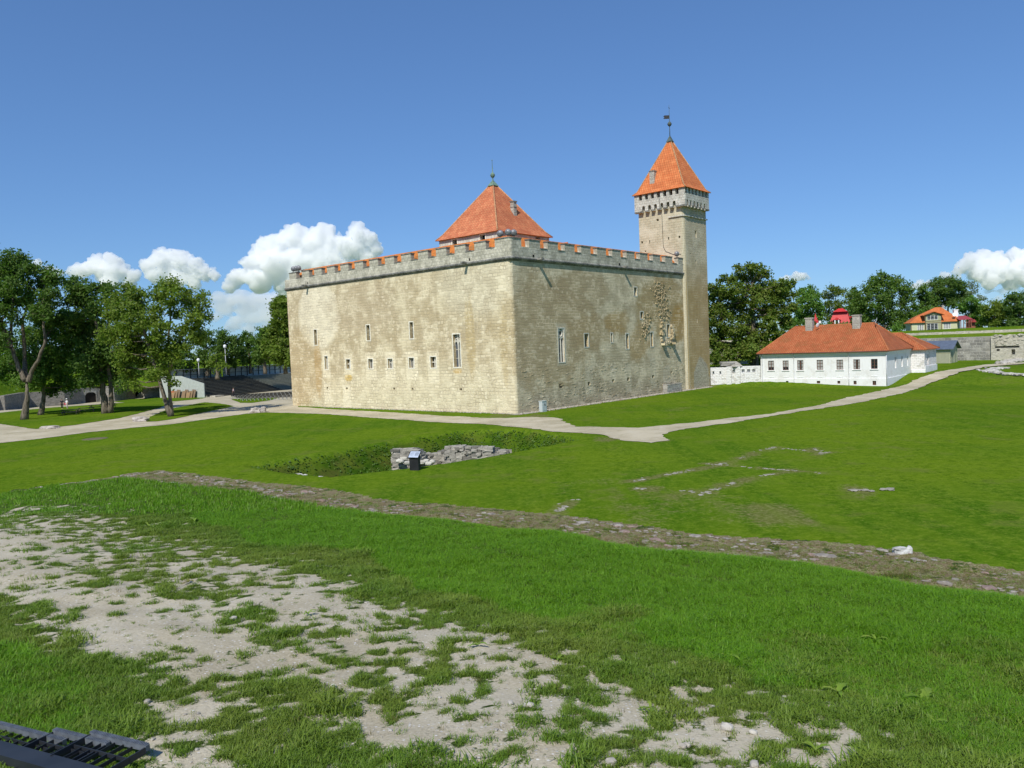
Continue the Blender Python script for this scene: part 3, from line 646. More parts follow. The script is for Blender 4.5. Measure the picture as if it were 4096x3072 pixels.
# tiled roof of the wall walk and the roof behind it
g = G(); q = [(.5, 17.45), (2.4, 19.02), (8.6, 17.2)]
ring = lambda d, z: [(d, LY + .0, z), (d, d, z), (LX - .6, d, z), (LX - .6, LY, z)]
for (d0, z0), (d1, z1) in zip(q, q[1:]):
    g.quad((d0, LY, z0), (d0, d0, z0), (d1, d1, z1), (d1, LY - 1.2, z1)); g.quad((d0, d0, z0), (36.7, d0, z0), (36.7, d1, z1), (d1, d1, z1))
g.quad((.5, LY, 17.45), (2.4, LY - 1.2, 19.02), (8.6, LY - 1.2, 17.2), (8.6, LY, 17.2)); g.quad((8.6, 8.6, 17.2), (LX - .6, 8.6, 17.2), (LX - .6, LY, 17.2), (8.6, LY, 17.2))
g.mi = 1; g.quad((.48, LY, 16.3), (.48, .48, 16.3), (.5, .5, 17.45), (.5, LY, 17.45)); g.quad((.48, .48, 16.3), (36.7, .48, 16.3), (36.7, .5, 17.45), (.5, .5, 17.45))
g.build('walkway_roof', [K['tilewalk'], K['tiles']], castle)
g = G(); g.prism([(13.2, 3.2, 17.6), (15.6, 3.2, 17.6), (14.4, 3.2, 19.35)], (0, 5, 0)); g.build('dormer_roof', K['tilekeep'], castle)
# stone spouts under the battlements
for P, s in ((PL, 6.15), (PL, 36.1), (PR, 4.3), (PR, 21.2)):
    g = G(); L = .95 if s != 21.2 else .75
    pts = [P(s - .16, ZS + .02, .1), P(s + .16, ZS + .02, .1), P(s + .16, ZS + .24, .1), P(s - .16, ZS + .24, .1)]; g.prism(pts, P(0, 0, -L - .1) - P(0, 0, 0)); g.build('spout', K['cap'], castle)
# squat tower
kx0, ky0, kw, kz = 6.9, 7.8, 9.8, 20.62
t = G(); KP = plane_map('x', kx0); KQ = plane_map('y', ky0)
kl = [(14.44, 19.81, 15.28, 20.45), (9.73, 19.82, 10.62, 20.45)]; kr = [(9.02, 20.05, 9.86, 20.5), (13.99, 20.05, 14.91, 20.5)]
holed_wall(t, KP, ky0, ky0 + kw, 16, kz, [(*h, .6) for h in kl]); holed_wall(t, KQ, kx0, kx0 + kw, 16, kz, [(*h, .6, 1) for h in kr])
t.quad((kx0 + kw, ky0, 16), (kx0 + kw, ky0 + kw, 16), (kx0 + kw, ky0 + kw, kz), (kx0 + kw, ky0, kz)); t.quad((kx0, ky0 + kw, 16), (kx0 + kw, ky0 + kw, 16), (kx0 + kw, ky0 + kw, kz), (kx0, ky0 + kw, kz))
keep = tag(t.build('tower', K['machic'], castle, recalc=False), 'squat square tower with broad red pyramid roof')
for h in kl: add_window(keep, KP, h, 'none', .6, 'frame', 'glass')
def pyramid(g, x0, y0, x1, y1, z0, ax, ay, az, flare=(.12, .055), seg=None):
    lv = [(0., 0.), (flare[0], flare[1]), (1., 1.)]
    def rg(t, h): return [(x0 + (ax - x0) * t, y0 + (ay - y0) * t, z0 + (az - z0) * h), (x1 + (ax - x1) * t, y0 + (ay - y0) * t, z0 + (az - z0) * h), (x1 + (ax - x1) * t, y1 + (ay - y1) * t, z0 + (az - z0) * h), (x0 + (ax - x0) * t, y1 + (ay - y1) * t, z0 + (az - z0) * h)]
    a = rg(0, 0); b = rg(flare[0], flare[1])
    for i in range(4):
        j = (i + 1) % 4; g.quad(a[i], a[j], b[j], b[i]); g.quad(b[i], b[j], (ax, ay, az))
    g.quad(*a[::-1])
    g.mi = 1
    for c in a: # hip rolls
        pass
    g.mi = 0
    return a, b
kr_ = G(); a, b = pyramid(kr_, 6.55, 7.45, 17.0, 17.9, 20.6, 11.8, 12.55, 27.7, (.13, .10))
kr_.mi = 1
for p, q_ in zip(a, b): kr_.tube([p, q_, (11.8, 12.55, 27.7)], .1, 6)
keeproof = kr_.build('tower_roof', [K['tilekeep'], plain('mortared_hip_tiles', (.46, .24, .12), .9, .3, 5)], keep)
_y = 8.0
for _ in range(40):
    _x, _z = hit(C0, 'y', _y, 2062, 858); _y = .5 * _y + .5 * (7.45 + (_z - 20.6) / 1.392)
_x1, _zt = hit(C0, 'y', _y, 2059, 803)
g = G(); g.box(_x - .27, _y, _z - .6, _x + .27, _y + .54, _zt - .14); g.box(_x - .33, _y - .06, _zt - .75, _x + .33, _y + .6, _zt - .65); g.mi = 1; g.box(_x - .34, _y - .07, _zt - .138, _x + .34, _y + .61, _zt); g.build('chimney', [K['chimney'], K['cap']], keep)
g = G(); ax, ay = 11.8, 12.55; e = .52
for i, (sx, sy) in enumerate(((-1, -1), (1, -1), (1, 1), (-1, 1))):
    s2 = ((1, -1), (1, 1), (-1, 1), (-1, -1))[i]; g.quad((ax + sx * e, ay + sy * e, 27.2), (ax + s2[0] * e, ay + s2[1] * e, 27.2), (ax, ay, 28.02))
g.quad((ax - e, ay - e, 27.2), (ax - e, ay + e, 27.2), (ax + e, ay + e, 27.2), (ax + e, ay - e, 27.2))
g.lathe([(.1, 27.6), (.07, 28.1), (.05, 28.2), (.2, 28.3), (.3, 28.5), (.3, 28.6), (.2, 28.8), (.06, 28.92), (.045, 29.5), (.02, 30.3), (.06, 30.34), (.05, 30.44), (.01, 30.5)], (ax, ay, 0), 12); g.build('finial', K['copper'], keep)
# slender tower
tx0, tx1, ty0, ty1, tz1 = 36.6, 43.3, -.42, 6.75, 26.3
g = G(); TP, TQ = plane_map('x', tx0), plane_map('y', ty0); r = .5
tl = [(3.48, 24.03, 3.86, 24.33), (1.91, 21.16, 2.1, 21.56), (.17, 21.2, .44, 21.54), (6.18, 21.18, 6.46, 21.49), (4.98, 21.0, 5.14, 21.48), (5.7, 19.9, 5.9, 20.1)]
trr = [(39.85, 21.39, 40.28, 22.4), (39.75, 17.64, 39.98, 18.3), (39.6, 9.34, 39.83, 9.98), (38.3, 19.0, 38.5, 19.2), (42.0, 14.2, 42.2, 14.4)]
holed_wall(g, TP, ty0 + r, ty1, -.6, tz1, [(*h, .7, 1) for h in tl]); holed_wall(g, TQ, tx0 + r, tx1, -.6, tz1, [(*h, .7, 1) for h in trr])
arc = [(tx0 + r - r * math.cos(t_ * PI / 16), ty0 + r - r * math.sin(t_ * PI / 16)) for t_ in range(9)]
for (x0, y0), (x1, y1) in zip(arc, arc[1:]): g.quad((x0, y0, -.6), (x1, y1, -.6), (x1, y1, tz1), (x0, y0, tz1))
g.quad((tx1, ty0, -.6), (tx1, ty1, -.6), (tx1, ty1, tz1), (tx1, ty0, tz1)); g.quad((tx0, ty1, -.6), (tx1, ty1, -.6), (tx1, ty1, tz1), (tx0, ty1, tz1))
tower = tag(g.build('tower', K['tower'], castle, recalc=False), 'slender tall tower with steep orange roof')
g = G()  # ledge round the tower head
def ledge(g, z, o, y_end):
    a = [(tx0 + r - (r + o) * math.cos(t_ * PI / 12), ty0 + r - (r + o) * math.sin(t_ * PI / 12)) for t_ in range(7)]
    path = [(tx0 - o, y_end)] + a + [(tx1 + .15, ty0 - o)]
    for p, q_ in zip(path, path[1:]):
        g.quad((*p, z), (*q_, z), (*q_, z + .16), (*p, z + .16))
    inner = [(tx0 + .05, y_end)] + [(tx0 + .2, ty0 + .2)] * len(a) + [(tx1 + .15, ty0 + .05)]
    for i in range(len(path) - 1):
        for zz in (z, z + .16):
            v = [(*path[i], zz), (*path[i + 1], zz), (*inner[i + 1], zz), (*inner[i], zz)]
            g.quad(*(v if inner[i] != inner[i + 1] else v[:3]))
ledge(g, 24.2, .2, 1.85); g.build('ledge', K['machic'], tower)
mx0, my0, mx1, my1 = 36.1, -1.02, 43.2, 7.08
def notched(g, P, s0, s1, zb, zt, notches, w, zt_arch, thick, flip=1):
    pts = [(s0, zt), (s0, zb)]
    for c in sorted(notches):
        pts += [(c - w / 2, zb)] + [(c - w / 2 * math.cos(t_ * PI / 8), zt_arch - w / 2 + w / 2 * math.sin(t_ * PI / 8)) for t_ in range(9)] + [(c + w / 2, zb)]
    pts += [(s1, zb), (s1, zt)]
    q_ = [P(a, b) for a, b in pts]; fs = g.prism(q_, P(0, 0, thick) - P(0, 0, 0)); [f.normal_update() for f in fs]; bmesh.ops.triangulate(g.bm, faces=fs[:2])
g = G(); nl = [5.6, 4.62, 3.65, 2.65, 1.66, .7]; nr = [36.72, 37.74, 38.75, 39.77, 40.78, 41.8]
ML, MR = plane_map('x', mx0), plane_map('y', my0)
notched(g, ML, my0 + .32, my1, 25.62, 27.22, nl, .46, 26.38, .3); notched(g, MR, mx0 + .32, mx1, 25.62, 27.22, nr, .46, 26.38, .3)
arc = [(mx0 + .32 - .32 * math.cos(t_ * PI / 12), my0 + .32 - .32 * math.sin(t_ * PI / 12)) for t_ in range(7)]
for (x0, y0), (x1, y1) in zip(arc, arc[1:]): g.quad((x0, y0, 25.62), (x1, y1, 25.62), (x1, y1, 27.22), (x0, y0, 27.22))
g.quad((mx1, my0, 25.62), (mx1, my1, 25.62), (mx1, my1, 28), (mx1, my0, 28)); g.quad((mx0, my1, 25.62), (mx1, my1, 25.62), (mx1, my1, 28), (mx0, my1, 28))
# cross walls between the slots, and their moulded feet
eds = sorted(nl); bl = [(my0 + .02, eds[0] - .23)] + [(a + .23, b - .23) for a, b in zip(eds, eds[1:])] + [(eds[-1] + .23, my1)]
for a, b in bl: g.box(mx0 + .004, a, 25.45, tx0, b, 26.4); g.mi = 1; g.box(mx0 - .05, a, 25.47, mx0, b, 25.68); g.mi = 0
eds = sorted(nr); br = [(mx0 + .3, eds[0] - .23)] + [(a + .23, b - .23) for a, b in zip(eds, eds[1:])] + [(eds[-1] + .23, mx1)]
for a, b in br: g.box(a, my0 + .004, 25.45, b, ty0, 26.4); g.mi = 1; g.box(a, my0 - .05, 25.47, b, my0, 25.68); g.mi = 0
# posts under the roof
gl_ = [6.08, 5.1, 4.12, 3.13, 2.15, 1.18, .22]; w2 = .26
ps = [my0 + .3] + sum([[c - w2, c + w2] for c in sorted(gl_)], []) + [my1]
for a, b in zip(ps[::2], ps[1::2]): g.box(mx0 + .002, a, 27.22, mx0 + .62, b, 28.05)
gr_ = [36.45, 37.35, 38.35, 39.35, 40.35, 41.38, 42.4]
ps = [mx0 + .0] + sum([[c - w2, c + w2] for c in sorted(gr_)], []) + [mx1]
for a, b in zip(ps[::2], ps[1::2]):
    if b - a > .05: g.box(a if a > mx0 + .1 else mx0 + .004, my0 + .004, 27.224, b, my0 + .62, 28.05)
g.quad((mx0 + .32, my0 + .32, 27.21), (mx1, my0 + .32, 27.21), (mx1, my1, 27.21), (mx0 + .32, my1, 27.21))
g.mi = 2; g.box(mx0 + 1.4, my0 + 1.4, 27.22, mx1 - 1, my1 - 1, 28.0)  # dark box stands in for the shade inside the tower head
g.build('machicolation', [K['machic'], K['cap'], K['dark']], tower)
g = G(); a, b = pyramid(g, mx0 - .25, my0 - .25, mx1 + .15, my1 + .2, 28.02, 39.65, 3.0, 36.1, (.13, .06)); g.mi = 1
for p, q_ in zip(a, b): g.tube([p, q_, (39.65, 3.0, 36.1)], .09, 6)
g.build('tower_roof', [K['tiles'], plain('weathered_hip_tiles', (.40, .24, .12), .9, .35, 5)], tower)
g = G(); g.box(36.75, 4.1, 28.5, 37.45, 4.85, 31.15); g.mi = 1; g.box(36.7, 4.05, 31.15, 37.5, 4.9, 31.3); g.build('chimney', [K['chimney'], K['cap']], tower)
g = G(); ax, ay = 39.65, 3.0
for i, (sx, sy) in enumerate(((-1, -1), (1, -1), (1, 1), (-1, 1))):
    s2 = ((1, -1), (1, 1), (-1, 1), (-1, -1))[i]; e = .42; g.quad((ax + sx * e, ay + sy * e, 35.5), (ax + s2[0] * e, ay + s2[1] * e, 35.5), (ax, ay, 36.5))
g.lathe([(.06, 36.2), (.045, 37.6), (.05, 37.7), (.2, 37.8), (.3, 38.0), (.3, 38.1), (.2, 38.3), (.05, 38.4), (.035, 39), (.02, 40.8)], (ax, ay, 0), 12)
g.box(-.18, -.02, 40.3, .18, .02, 40.36, at=(ax, ay, 0)); g.build('finial', plain('dull_copper', (.085, .11, .10), .7, .3), tower)
g = G(); g.box(-.72, -.012, 38.8, -.03, .012, 39.3, rot=Matrix.Rotation(R_(-48.9), 3, 'Z'), at=(ax, ay, 0))
for k in range(2): g.prism([Matrix.Rotation(R_(-48.9), 3, 'Z') @ Vector(p) + Vector((ax, ay, 0)) for p in ((-.72, -.012, 38.8 + k * .26), (-.88, -.012, 38.86 + k * .26), (-.72, -.012, 39.0 + k * .26))], (.01, .02, 0))
g.build('weather_vane', K['iron'], tower)
g = G()
def P3(y, z): return (tx0 - .03, y, z)
g.tube([(mx0 - .03, 3.0, 27.9), (mx0 - .03, 3.0, 25.6), P3(2.95, 25.4), P3(2.85, 20.3), P3(2.5, 19.6), P3(1.3, 19.05), P3(.1, 18.95)], .03, 5); g.build('cable', K['iron'], tower)
# floodlights on the corners of the battlements
def floodlight(loc, yaw, label, parent=None):
    t = thing('floodlight', label, 'floodlight', loc, yaw, 'floodlights on the battlements')
    g = G(); g.box(-.14, -.14, 0, .14, .14, .05); g.tube([(0, 0, .04), (0, 0, .3)], .04, 8); g.build('bracket', K['iron'], t)
    g = G(); M_ = Matrix.Rotation(R_(70), 4, 'X'); n0 = len(g.bm.verts)
    g.lathe([(.12, -.2), (.3, -.12), (.36, .05), (.36, .16), (.33, .17)], (0, 0, 0), 14)
    for v in g.bm.verts: v.co = M_ @ v.co + Vector((0, 0, .48))
    g.build('lamp_housing', plain('lamp_housing_metal', (.22, .22, .23), .35, .2, 3, .6), t)
    g = G(); g.lathe([(.3, .172), (.2, .21), (.02, .22)], (0, 0, 0), 14)
    for v in g.bm.verts: v.co = M_ @ v.co + Vector((0, 0, .48))
    g.build('lamp_glass', K['lampglass'], t); return t
zt = 18.45
for (x, y, z, l) in [(.25, 1.5, zt, 'left small floodlight of the three over the near castle corner'), (.28, .42, zt, 'middle floodlight of the three over the near castle corner'), (1.1, .28, zt, 'right small floodlight of the three over the near castle corner'),
                  (.3, 39.9, zt, 'left floodlight of the three over the far left castle corner'), (.3, 39.2, zt, 'middle floodlight of the three over the far left castle corner'), (.3, 38.6, zt, 'right floodlight of the three over the far left castle corner'),
                  (35.6, .2, zt, 'floodlight on the last merlon beside the slender tower')]:
    X_, Y_ = fc(x, y); floodlight((X_, Y_, z), R_(150 if x < 1 else 200), l)
# pale electrical cabinet and stone trough at the wall foot
X_, Y_ = fc(3.1, -1.1); t = thing('cabinet', 'pale grey metal cabinet standing at the near corner of the castle', 'electrical cabinet', (X_, Y_, 0), R_(48.9))
g = G(); g.box(-.38, -.22, 0, .38, .22, 1.1); g.box(-.42, -.26, 1.1, .42, .26, 1.16); g.build('housing', K['boxgrey'], t)
g = G(); g.box(-.3, -.235, .12, .3, -.222, 1.0); g.mi = 1; g.box(.0, -.25, .62, .12, -.236, .86); g.build('door', [K['boxgrey'], K['black']], t)
X_, Y_ = fc(32.1, -.45)
t = thing('trough', 'low stone block trough against the shaded castle wall near the tower', 'stone trough', (X_, Y_, 0), R_(48.9))
g = G(); g.box(-1.95, -.32, -.1, 1.95, -.1, 1.15, jit=.03); g.box(-1.95, -.1, -.1, -1.7, .4, 1.15, jit=.02); g.box(1.7, -.1, -.1, 1.95, .4, 1.15, jit=.02); g.build('stone_block', K['rubble'], t)
g = G(); g.box(-1.68, -.09, .2, 1.68, .38, .8); g.build('fill', K['dark'], t)

# ---------------------------------------------------------------- ground, paths, terrace
def axis(segs):
    out = []
    for a, b, st in segs:
        n = max(1, round((b - a) / st)); out += [a + (b - a) * i / n for i in range(n)]
    return np.array(out + [segs[-1][1]])
gx = axis([(-4000, -600, 400), (-600, -140, 30), (-140, -60, 4), (-60, -20, 1.5), (-20, 12, .38), (12, 45, 1.2), (45, 110, 2), (110, 600, 35), (600, 4000, 400)])
gy = axis([(-3000, -200, 400), (-200, 14, 20), (14, 38, 1.5), (38, 72, .38), (72, 170, 1.6), (170, 260, 10), (260, 600, 40), (600, 8000, 600)])
# lines of old foundations that just show through the lawn (photo pixels)
FOUND = [((2960, 1833), (3085, 1790)), ((2835, 1870), (2960, 1833)), ((2530, 1925), (2830, 1870)), ((3090, 1788), (3310, 1810)), ((2825, 1855), (3290, 1892)), ((3010, 1910), (3100, 1895)), ((2790, 1980), (3010, 1910)), ((2515, 1950), (2860, 1975)), ((2225, 2050), (2300, 2000)), ((3250, 1790), (3290, 1815))]
FW = [tuple(tuple(on_z(*p))[:2] for p in s) for s in FOUND]
DRY = [(2150, 1665, 2.2, .9), (2430, 1757, 2, .6), (3095, 2050, 2.4, .75), (3440, 1960, 1.3, .8), (2700, 1640, 5, .35), (2560, 1625, 4, .35), (2350, 1960, 5, .3), (2800, 2030, 5, .4), (2550, 2030, 4, .4), (3520, 1810, 3, .35), (3100, 1640, 4, .2), (3480, 1500, 5, .3), (2500, 1720, 3, .4), (3300, 1700, 8, .15), (380, 1755, 1.2, .9)]
DW = [(*tuple(on_z(u, v))[:2], r, k) for u, v, r, k in DRY]
def gnoise(x, y):
    cx_, cy_ = cf(x, y); return 1. - ss(6., 1.5, max(-1.5 - cx_, cx_ - 45, -2.5 - cy_, cy_ - 43, 0))
V = []; dry = []; weed = []
for Y in gy:
    for X_ in gx:
        z = tz(X_, Y) if 20 < Y < 400 and -200 < X_ < 200 else 0.
        if 20 < Y < 300 and abs(X_) < 150: z += .05 * noise.noise(Vector((X_ * .09, Y * .09, 0))) * gnoise(X_, Y)
        dd = 0.; ww = 0.
        if 14 < Y < 170 and -60 < X_ < 110:
            for a, b in FW: dd = max(dd, .75 * ss(.9, .15, d_line(X_, Y, a, b)))
            for dx, dy, r_, k in DW: dd = max(dd, k * ss(r_, r_ * .2, math.hypot(X_ - dx, (Y - dy) * .6)))
            cx_, cy_ = cf(X_, Y)
            if -4 < cx_ < 46: dd = max(dd, .8 * ss(-2.2, -.6, cy_) * (cy_ < 2))
            pd = pit_depth(X_, Y)
            if pd > .08:
                df = min(d_line(X_, Y, PIT_FAR[i], PIT_FAR[i + 1]) for i in range(len(PIT_FAR) - 1)); ww = ss(.0, .4, df) * ss(8.5, 5.5, df)
        V.append((X_, Y, z - (.03 if Y < 30 else 0))); dry.append(dd); weed.append(ww)
nx, ny = len(gx), len(gy)
idx = np.arange(nx * ny).reshape(ny, nx)
Fq = np.stack([idx[:-1, :-1], idx[:-1, 1:], idx[1:, 1:], idx[1:, :-1]], -1).reshape(-1, 4)
gr = raw_mesh('ground', V, Fq, K['lawn'], smooth=True); tag(gr, kind='structure')
for nm, dt in (('dry', dry), ('weed', weed)):
    at_ = gr.data.attributes.new(nm, 'FLOAT', 'POINT'); at_.data.foreach_set('value', np.array(dt, dtype=np.float32))
def jitter_line(pts, step, amp, seed=0, closed=True):
    out = []; n = len(pts)
    for i in range(n if closed else n - 1):
        a, b = Vector(pts[i]), Vector(pts[(i + 1) % n]); L = (b - a).length; k = min(160, max(1, int(L / step)))
        for j in range(k):
            p = a.lerp(b, j / k); d = (b - a).normalized(); q = noise.noise(Vector((p.x * .7, p.y * .7, seed))) + .6 * noise.noise(Vector((p.x * 2.3, p.y * 2.3, seed + 5)))
            out.append(p + Vector((-d.y, d.x)) * q * amp)
    return out
from mathutils.geometry import delaunay_2d_cdt
def gz(x, y): return tz(x, y) + .05 * noise.noise(Vector((x * .09, y * .09, 0))) * gnoise(x, y)
def sheet(name, px, mat, lift, amp=.25, step=.5, kind='structure'):
    pts = [tuple(ground(u, v))[:2] for u, v in px]
    pts = jitter_line(pts, step, amp); xs = [p.x for p in pts]; ys = [p.y for p in pts]
    P = [Vector((p.x, p.y)) for p in pts]; n = len(P); st = 1.5
    x = min(xs)
    poly = [(p.x, p.y) for p in pts]
    while x < max(xs):
        y = min(ys)
        while y < max(ys):
            if inside(x, y, poly): P.append(Vector((x, y)))
            y += st
        x += st
    r = delaunay_2d_cdt(P, [(i, (i + 1) % n) for i in range(n)], [list(range(n))], 1, 1e-4)
    V = [(q.x, q.y, gz(q.x, q.y) + lift + .07 * ss(42, 47, cf(q.x, q.y)[0])) for q in r[0]]
    o = raw_mesh(name, V, [f if True else f for f in r[2]], mat, nper=3, smooth=True)
    if o.data.polygons[0].normal.z < 0: o.data.flip_normals()
    return tag(o, kind=kind)
main = [(-900, 1960), (0, 1771), (163, 1755), (347, 1730), (700, 1695), (802, 1680), (986, 1655), (1063, 1650), (1250, 1655), (1305, 1657), (1561, 1676), (1766, 1691), (1945, 1697), (2100, 1712), (2206, 1727), (2411, 1740), (2442, 1752), (2488, 1764), (2605, 1773), (2678, 1762), (2650, 1738),
        (2720, 1719), (2912, 1694), (3183, 1649), (3454, 1608), (3616, 1572), (3715, 1536), (3815, 1502), (3852, 1488), (3942, 1470), (4096, 1457), (4500, 1425), (4500, 1418), (4096, 1451), (3942, 1460), (3852, 1474), (3775, 1485), (3734, 1497), (3680, 1514), (3635, 1534), (3536, 1560), (3400, 1588), (3287, 1619), (3075, 1656), (2780, 1690),
        (2551, 1713), (2307, 1707), (2262, 1690), (2240, 1672), (2127, 1668), (2078, 1671), (1971, 1673), (1766, 1664), (1561, 1650), (1356, 1639), (1190, 1628), (1300, 1560), (1300, 1545), (1130, 1560), (937, 1572), (841, 1586), (807, 1595), (640, 1600), (560, 1585), (440, 1600), (200, 1625), (0, 1640), (-900, 1700)]
sheet('path', main, K['gravel'], .025, .3, .3)
sheet('lawn', [(-300, 1680), (0, 1652), (217, 1630), (456, 1614), (600, 1603), (701, 1612), (640, 1632), (564, 1652), (467, 1676), (300, 1702), (141, 1717), (60, 1706), (0, 1697), (-300, 1700)], K['lawn'], .055, .15)
sheet('lawn', [(585, 1688), (600, 1668), (665, 1640), (740, 1625), (820, 1610), (900, 1618), (935, 1626), (860, 1642), (700, 1676), (630, 1686)], K['lawn'], .055, .12)
sheet('lawn', [(640, 1592), (760, 1588), (800, 1596), (700, 1606), (560, 1612), (450, 1608), (520, 1598)], K['lawn'], .055, .1)
sheet('lawn', [(925, 1598), (1000, 1594), (1120, 1590), (1080, 1602), (1010, 1612), (960, 1612)], K['lawn'], .055, .1)

# --- the terrace (old bastion top) the picture is taken from
ZW = 4.78
EF = [(-900, 2110), (-300, 2030), (0, 1968), (152, 1944), (330, 1920), (460, 1900), (526, 1889), (640, 1876), (885, 1910), (1036, 1924), (1265, 1944), (1480, 1985), (1870, 2022), (2100, 2042), (2315, 2070), (2551, 2092), (2740, 2130), (3205, 2158), (3633, 2200), (3815, 2250), (4096, 2278), (4700, 2370), (5600, 2560)]
EDGE = [on_z(u, v, ZW) for u, v in EF]
EDGE = [Vector((-60, 2, ZW))] + EDGE + [Vector((16, -3, ZW)), Vector((18, -14, ZW))]
def lerp_line(L, n):
    d = [0]
    for a, b in zip(L, L[1:]): d.append(d[-1] + (b - a).length)
    out = []
    for i in range(n):
        t = d[-1] * i / (n - 1); k = min(len(L) - 2, max(j for j in range(len(L) - 1) if d[j] <= t + 1e-9)); out.append(L[k].lerp(L[k + 1], (t - d[k]) / max(1e-9, d[k + 1] - d[k])))
    return out
GRID = ["1100000000000000000000000", "5542000000000000000000000", "7654300000000000000000000", "7645664200000000000000000", "6774467510000000000000000", "3787647753100000000000000", "1688865666530000000000000", "0155676655654210000000000",
        "0013554555665432000000000", "0024543456665555421000000", "0046532465765666543100000", "0026521364466665655310000", "0035421465456665555320000"]
def coarse(px, py):                             # px, py in pixels of the 2212 px view
    fx, fy = (px - 50) / 100, (py - 1075) / 50
    if fy < -.7: return 0.
    fx = max(0, min(23.99, fx)); fy = max(0, min(11.99, fy)); i, j = int(fx), int(fy); a, b = fx - i, fy - j
    g_ = lambda r, c: int(GRID[r][c])
    return ((g_(j, i) * (1 - a) + g_(j, i + 1) * a) * (1 - b) + (g_(j + 1, i) * (1 - a) + g_(j + 1, i + 1) * a) * b) / 9
def project(p):
    q = Vector(p) - Vector((0, 0, EYE)); cxx = q.dot(xa); cyy = -q.dot(ya); czz = -q.dot(za)
    return (512 + F_PX * cxx / czz, 384 + F_PX * cyy / czz) if czz > .1 else None
ELINE = [(p.x, p.y) for p in EDGE]
def edge_dist(X_, Y): return min(d_line(X_, Y, ELINE[i], ELINE[i + 1]) for i in range(len(ELINE) - 1))
TERR = ELINE + [(18, -20), (-60, -20)]
def terr_z(X_, Y, e=None):
    e = edge_dist(X_, Y) if e is None else e
    z = ZW + .02 + .52 * ss(.9, 7.5, e) + .035 * noise.noise(Vector((X_ * .8, Y * .8, 3))) + .02 * noise.noise(Vector((X_ * 3, Y * 3, 9)))
    z += .10 * ss(1.0, 1.5, e) * ss(3.8, 2., e) - .05 * ss(.9, .2, e)
    return z
def bare_at(X_, Y, z, e):
    pr = project((X_, Y, z)); base = 0.
    if pr: base = coarse(pr[0] * 2.16, pr[1] * 2.16)
    k = .20 * noise.noise(Vector((X_ * 1.6, Y * 2.6, 1))) + .36 * noise.noise(Vector((X_ * 5, Y * 7, 2))) + .55 * noise.noise(Vector((X_ * 11, Y * 14, 4)))
    b = base + k * (1.25 if base > .04 else .0)
    strip = ss(1.25, 1.0, e + .3 * noise.noise(Vector((X_ * 1.2, Y * 1.2, 7)))) if X_ > -8.6 else 0
    return max(b, strip * (.62 + .4 * noise.noise(Vector((X_ * 4, Y * 4, 6)))))
NE, NT = 0, 0
tx_ = axis([(-60, -14, 2.), (-14, -9, .25), (-9, 7, .06), (7, 18, .4)]); ty_ = axis([(-20, 0, 2.), (0, 1.5, .3), (1.5, 9, .06), (9, 17.5, .09), (17.5, 20, .5)])
V = []; bare = []; keepv = {}; ids = {}; Fq = []
for j, Y in enumerate(ty_):
    for i, X_ in enumerate(tx_):
        if inside(X_, Y, TERR) or edge_dist(X_, Y) < .12:
            if X_ > Y * .74 + 2.5 and X_ > -8 and Y > 1 or X_ < -Y * .8 - 3 and i % 4 and 1.5 < Y and X_ > -9: pass
            e = edge_dist(X_, Y); z = terr_z(X_, Y, e); ids[(i, j)] = len(V); V.append((X_, Y, z)); bare.append(bare_at(X_, Y, z, e))
for (i, j), k in ids.items():
    q = [ids.get((i + a, j + b)) for a, b in ((0, 0), (1, 0), (1, 1), (0, 1))]
    if None not in q: Fq.append(q)
te = raw_mesh('terrace_ground', V, Fq, K['terrace'], smooth=True); tag(te, kind='structure')
at_ = te.data.attributes.new('bare', 'FLOAT', 'POINT'); at_.data.foreach_set('value', np.array(bare, dtype=np.float32))
at_ = te.data.attributes.new('moss', 'FLOAT', 'POINT'); at_.data.foreach_set('value', np.array([ss(1.45, 1.1, edge_dist(v[0], v[1])) if v[0] > -9 else 0. for v in V], dtype=np.float32))
# retaining wall below the terrace edge, with the mossy stones lying on its top
rw = thing('retaining_wall', 'low broad wall top of mossy rubble along the edge of the grassy terrace', 'retaining wall', (0, 0, 0))
g = G(); L = lerp_line(EDGE, 240)
for a, b in zip(L, L[1:]):
    d = (b - a).normalized(); o = Vector((-d.y, d.x, 0)) * -1
    if o.y < 0 and abs(o.y) > .3: o = -o
    o = Vector((-d.y, d.x, 0))
    g.quad((a.x, a.y, -.2), (b.x, b.y, -.2), (b.x, b.y, ZW - .10), (a.x, a.y, ZW - .10))
g.build('wall', K['rubble'], rw)
rng = random.Random(11); g = G()
Lf = lerp_line(EDGE, 4000)
cnt = 0
for k in range(7000):
    p = Lf[int(rng.uniform(.12, .95) * 3999)]
    if p.x < -8.6 or p.x > 7.6: continue
    q = Lf[min(3999, Lf.index(p) + 3)] if False else None
    off = rng.uniform(.02, 1.35)
    cxx, cyy = p.x - .62 * off * .9, p.y - .78 * off
    if edge_dist(cxx, cyy) > 1.2 or noise.noise(Vector((cxx * 1.3, cyy * 1.3, 2))) < -.12 + .1 * (cxx < 0): continue
    s = rng.uniform(.014, .045) if rng.random() < .93 else rng.uniform(.05, .09)
    z = terr_z(cxx, cyy)
    g.stone((cxx, cyy, z + .004), s * rng.uniform(.8, 1.3), s * rng.uniform(.5, .9), s * rng.uniform(.16, .34), rng.uniform(-.9, .3), rng, 0, .35, rng.uniform(-.1, .1)); cnt += 1
so = g.build('cap_stones', mat_island('lichen_stones', (.22, .19, .16), (.36, .33, .29), (.30, .21, .18)), rw); tag(so, kind='stuff')
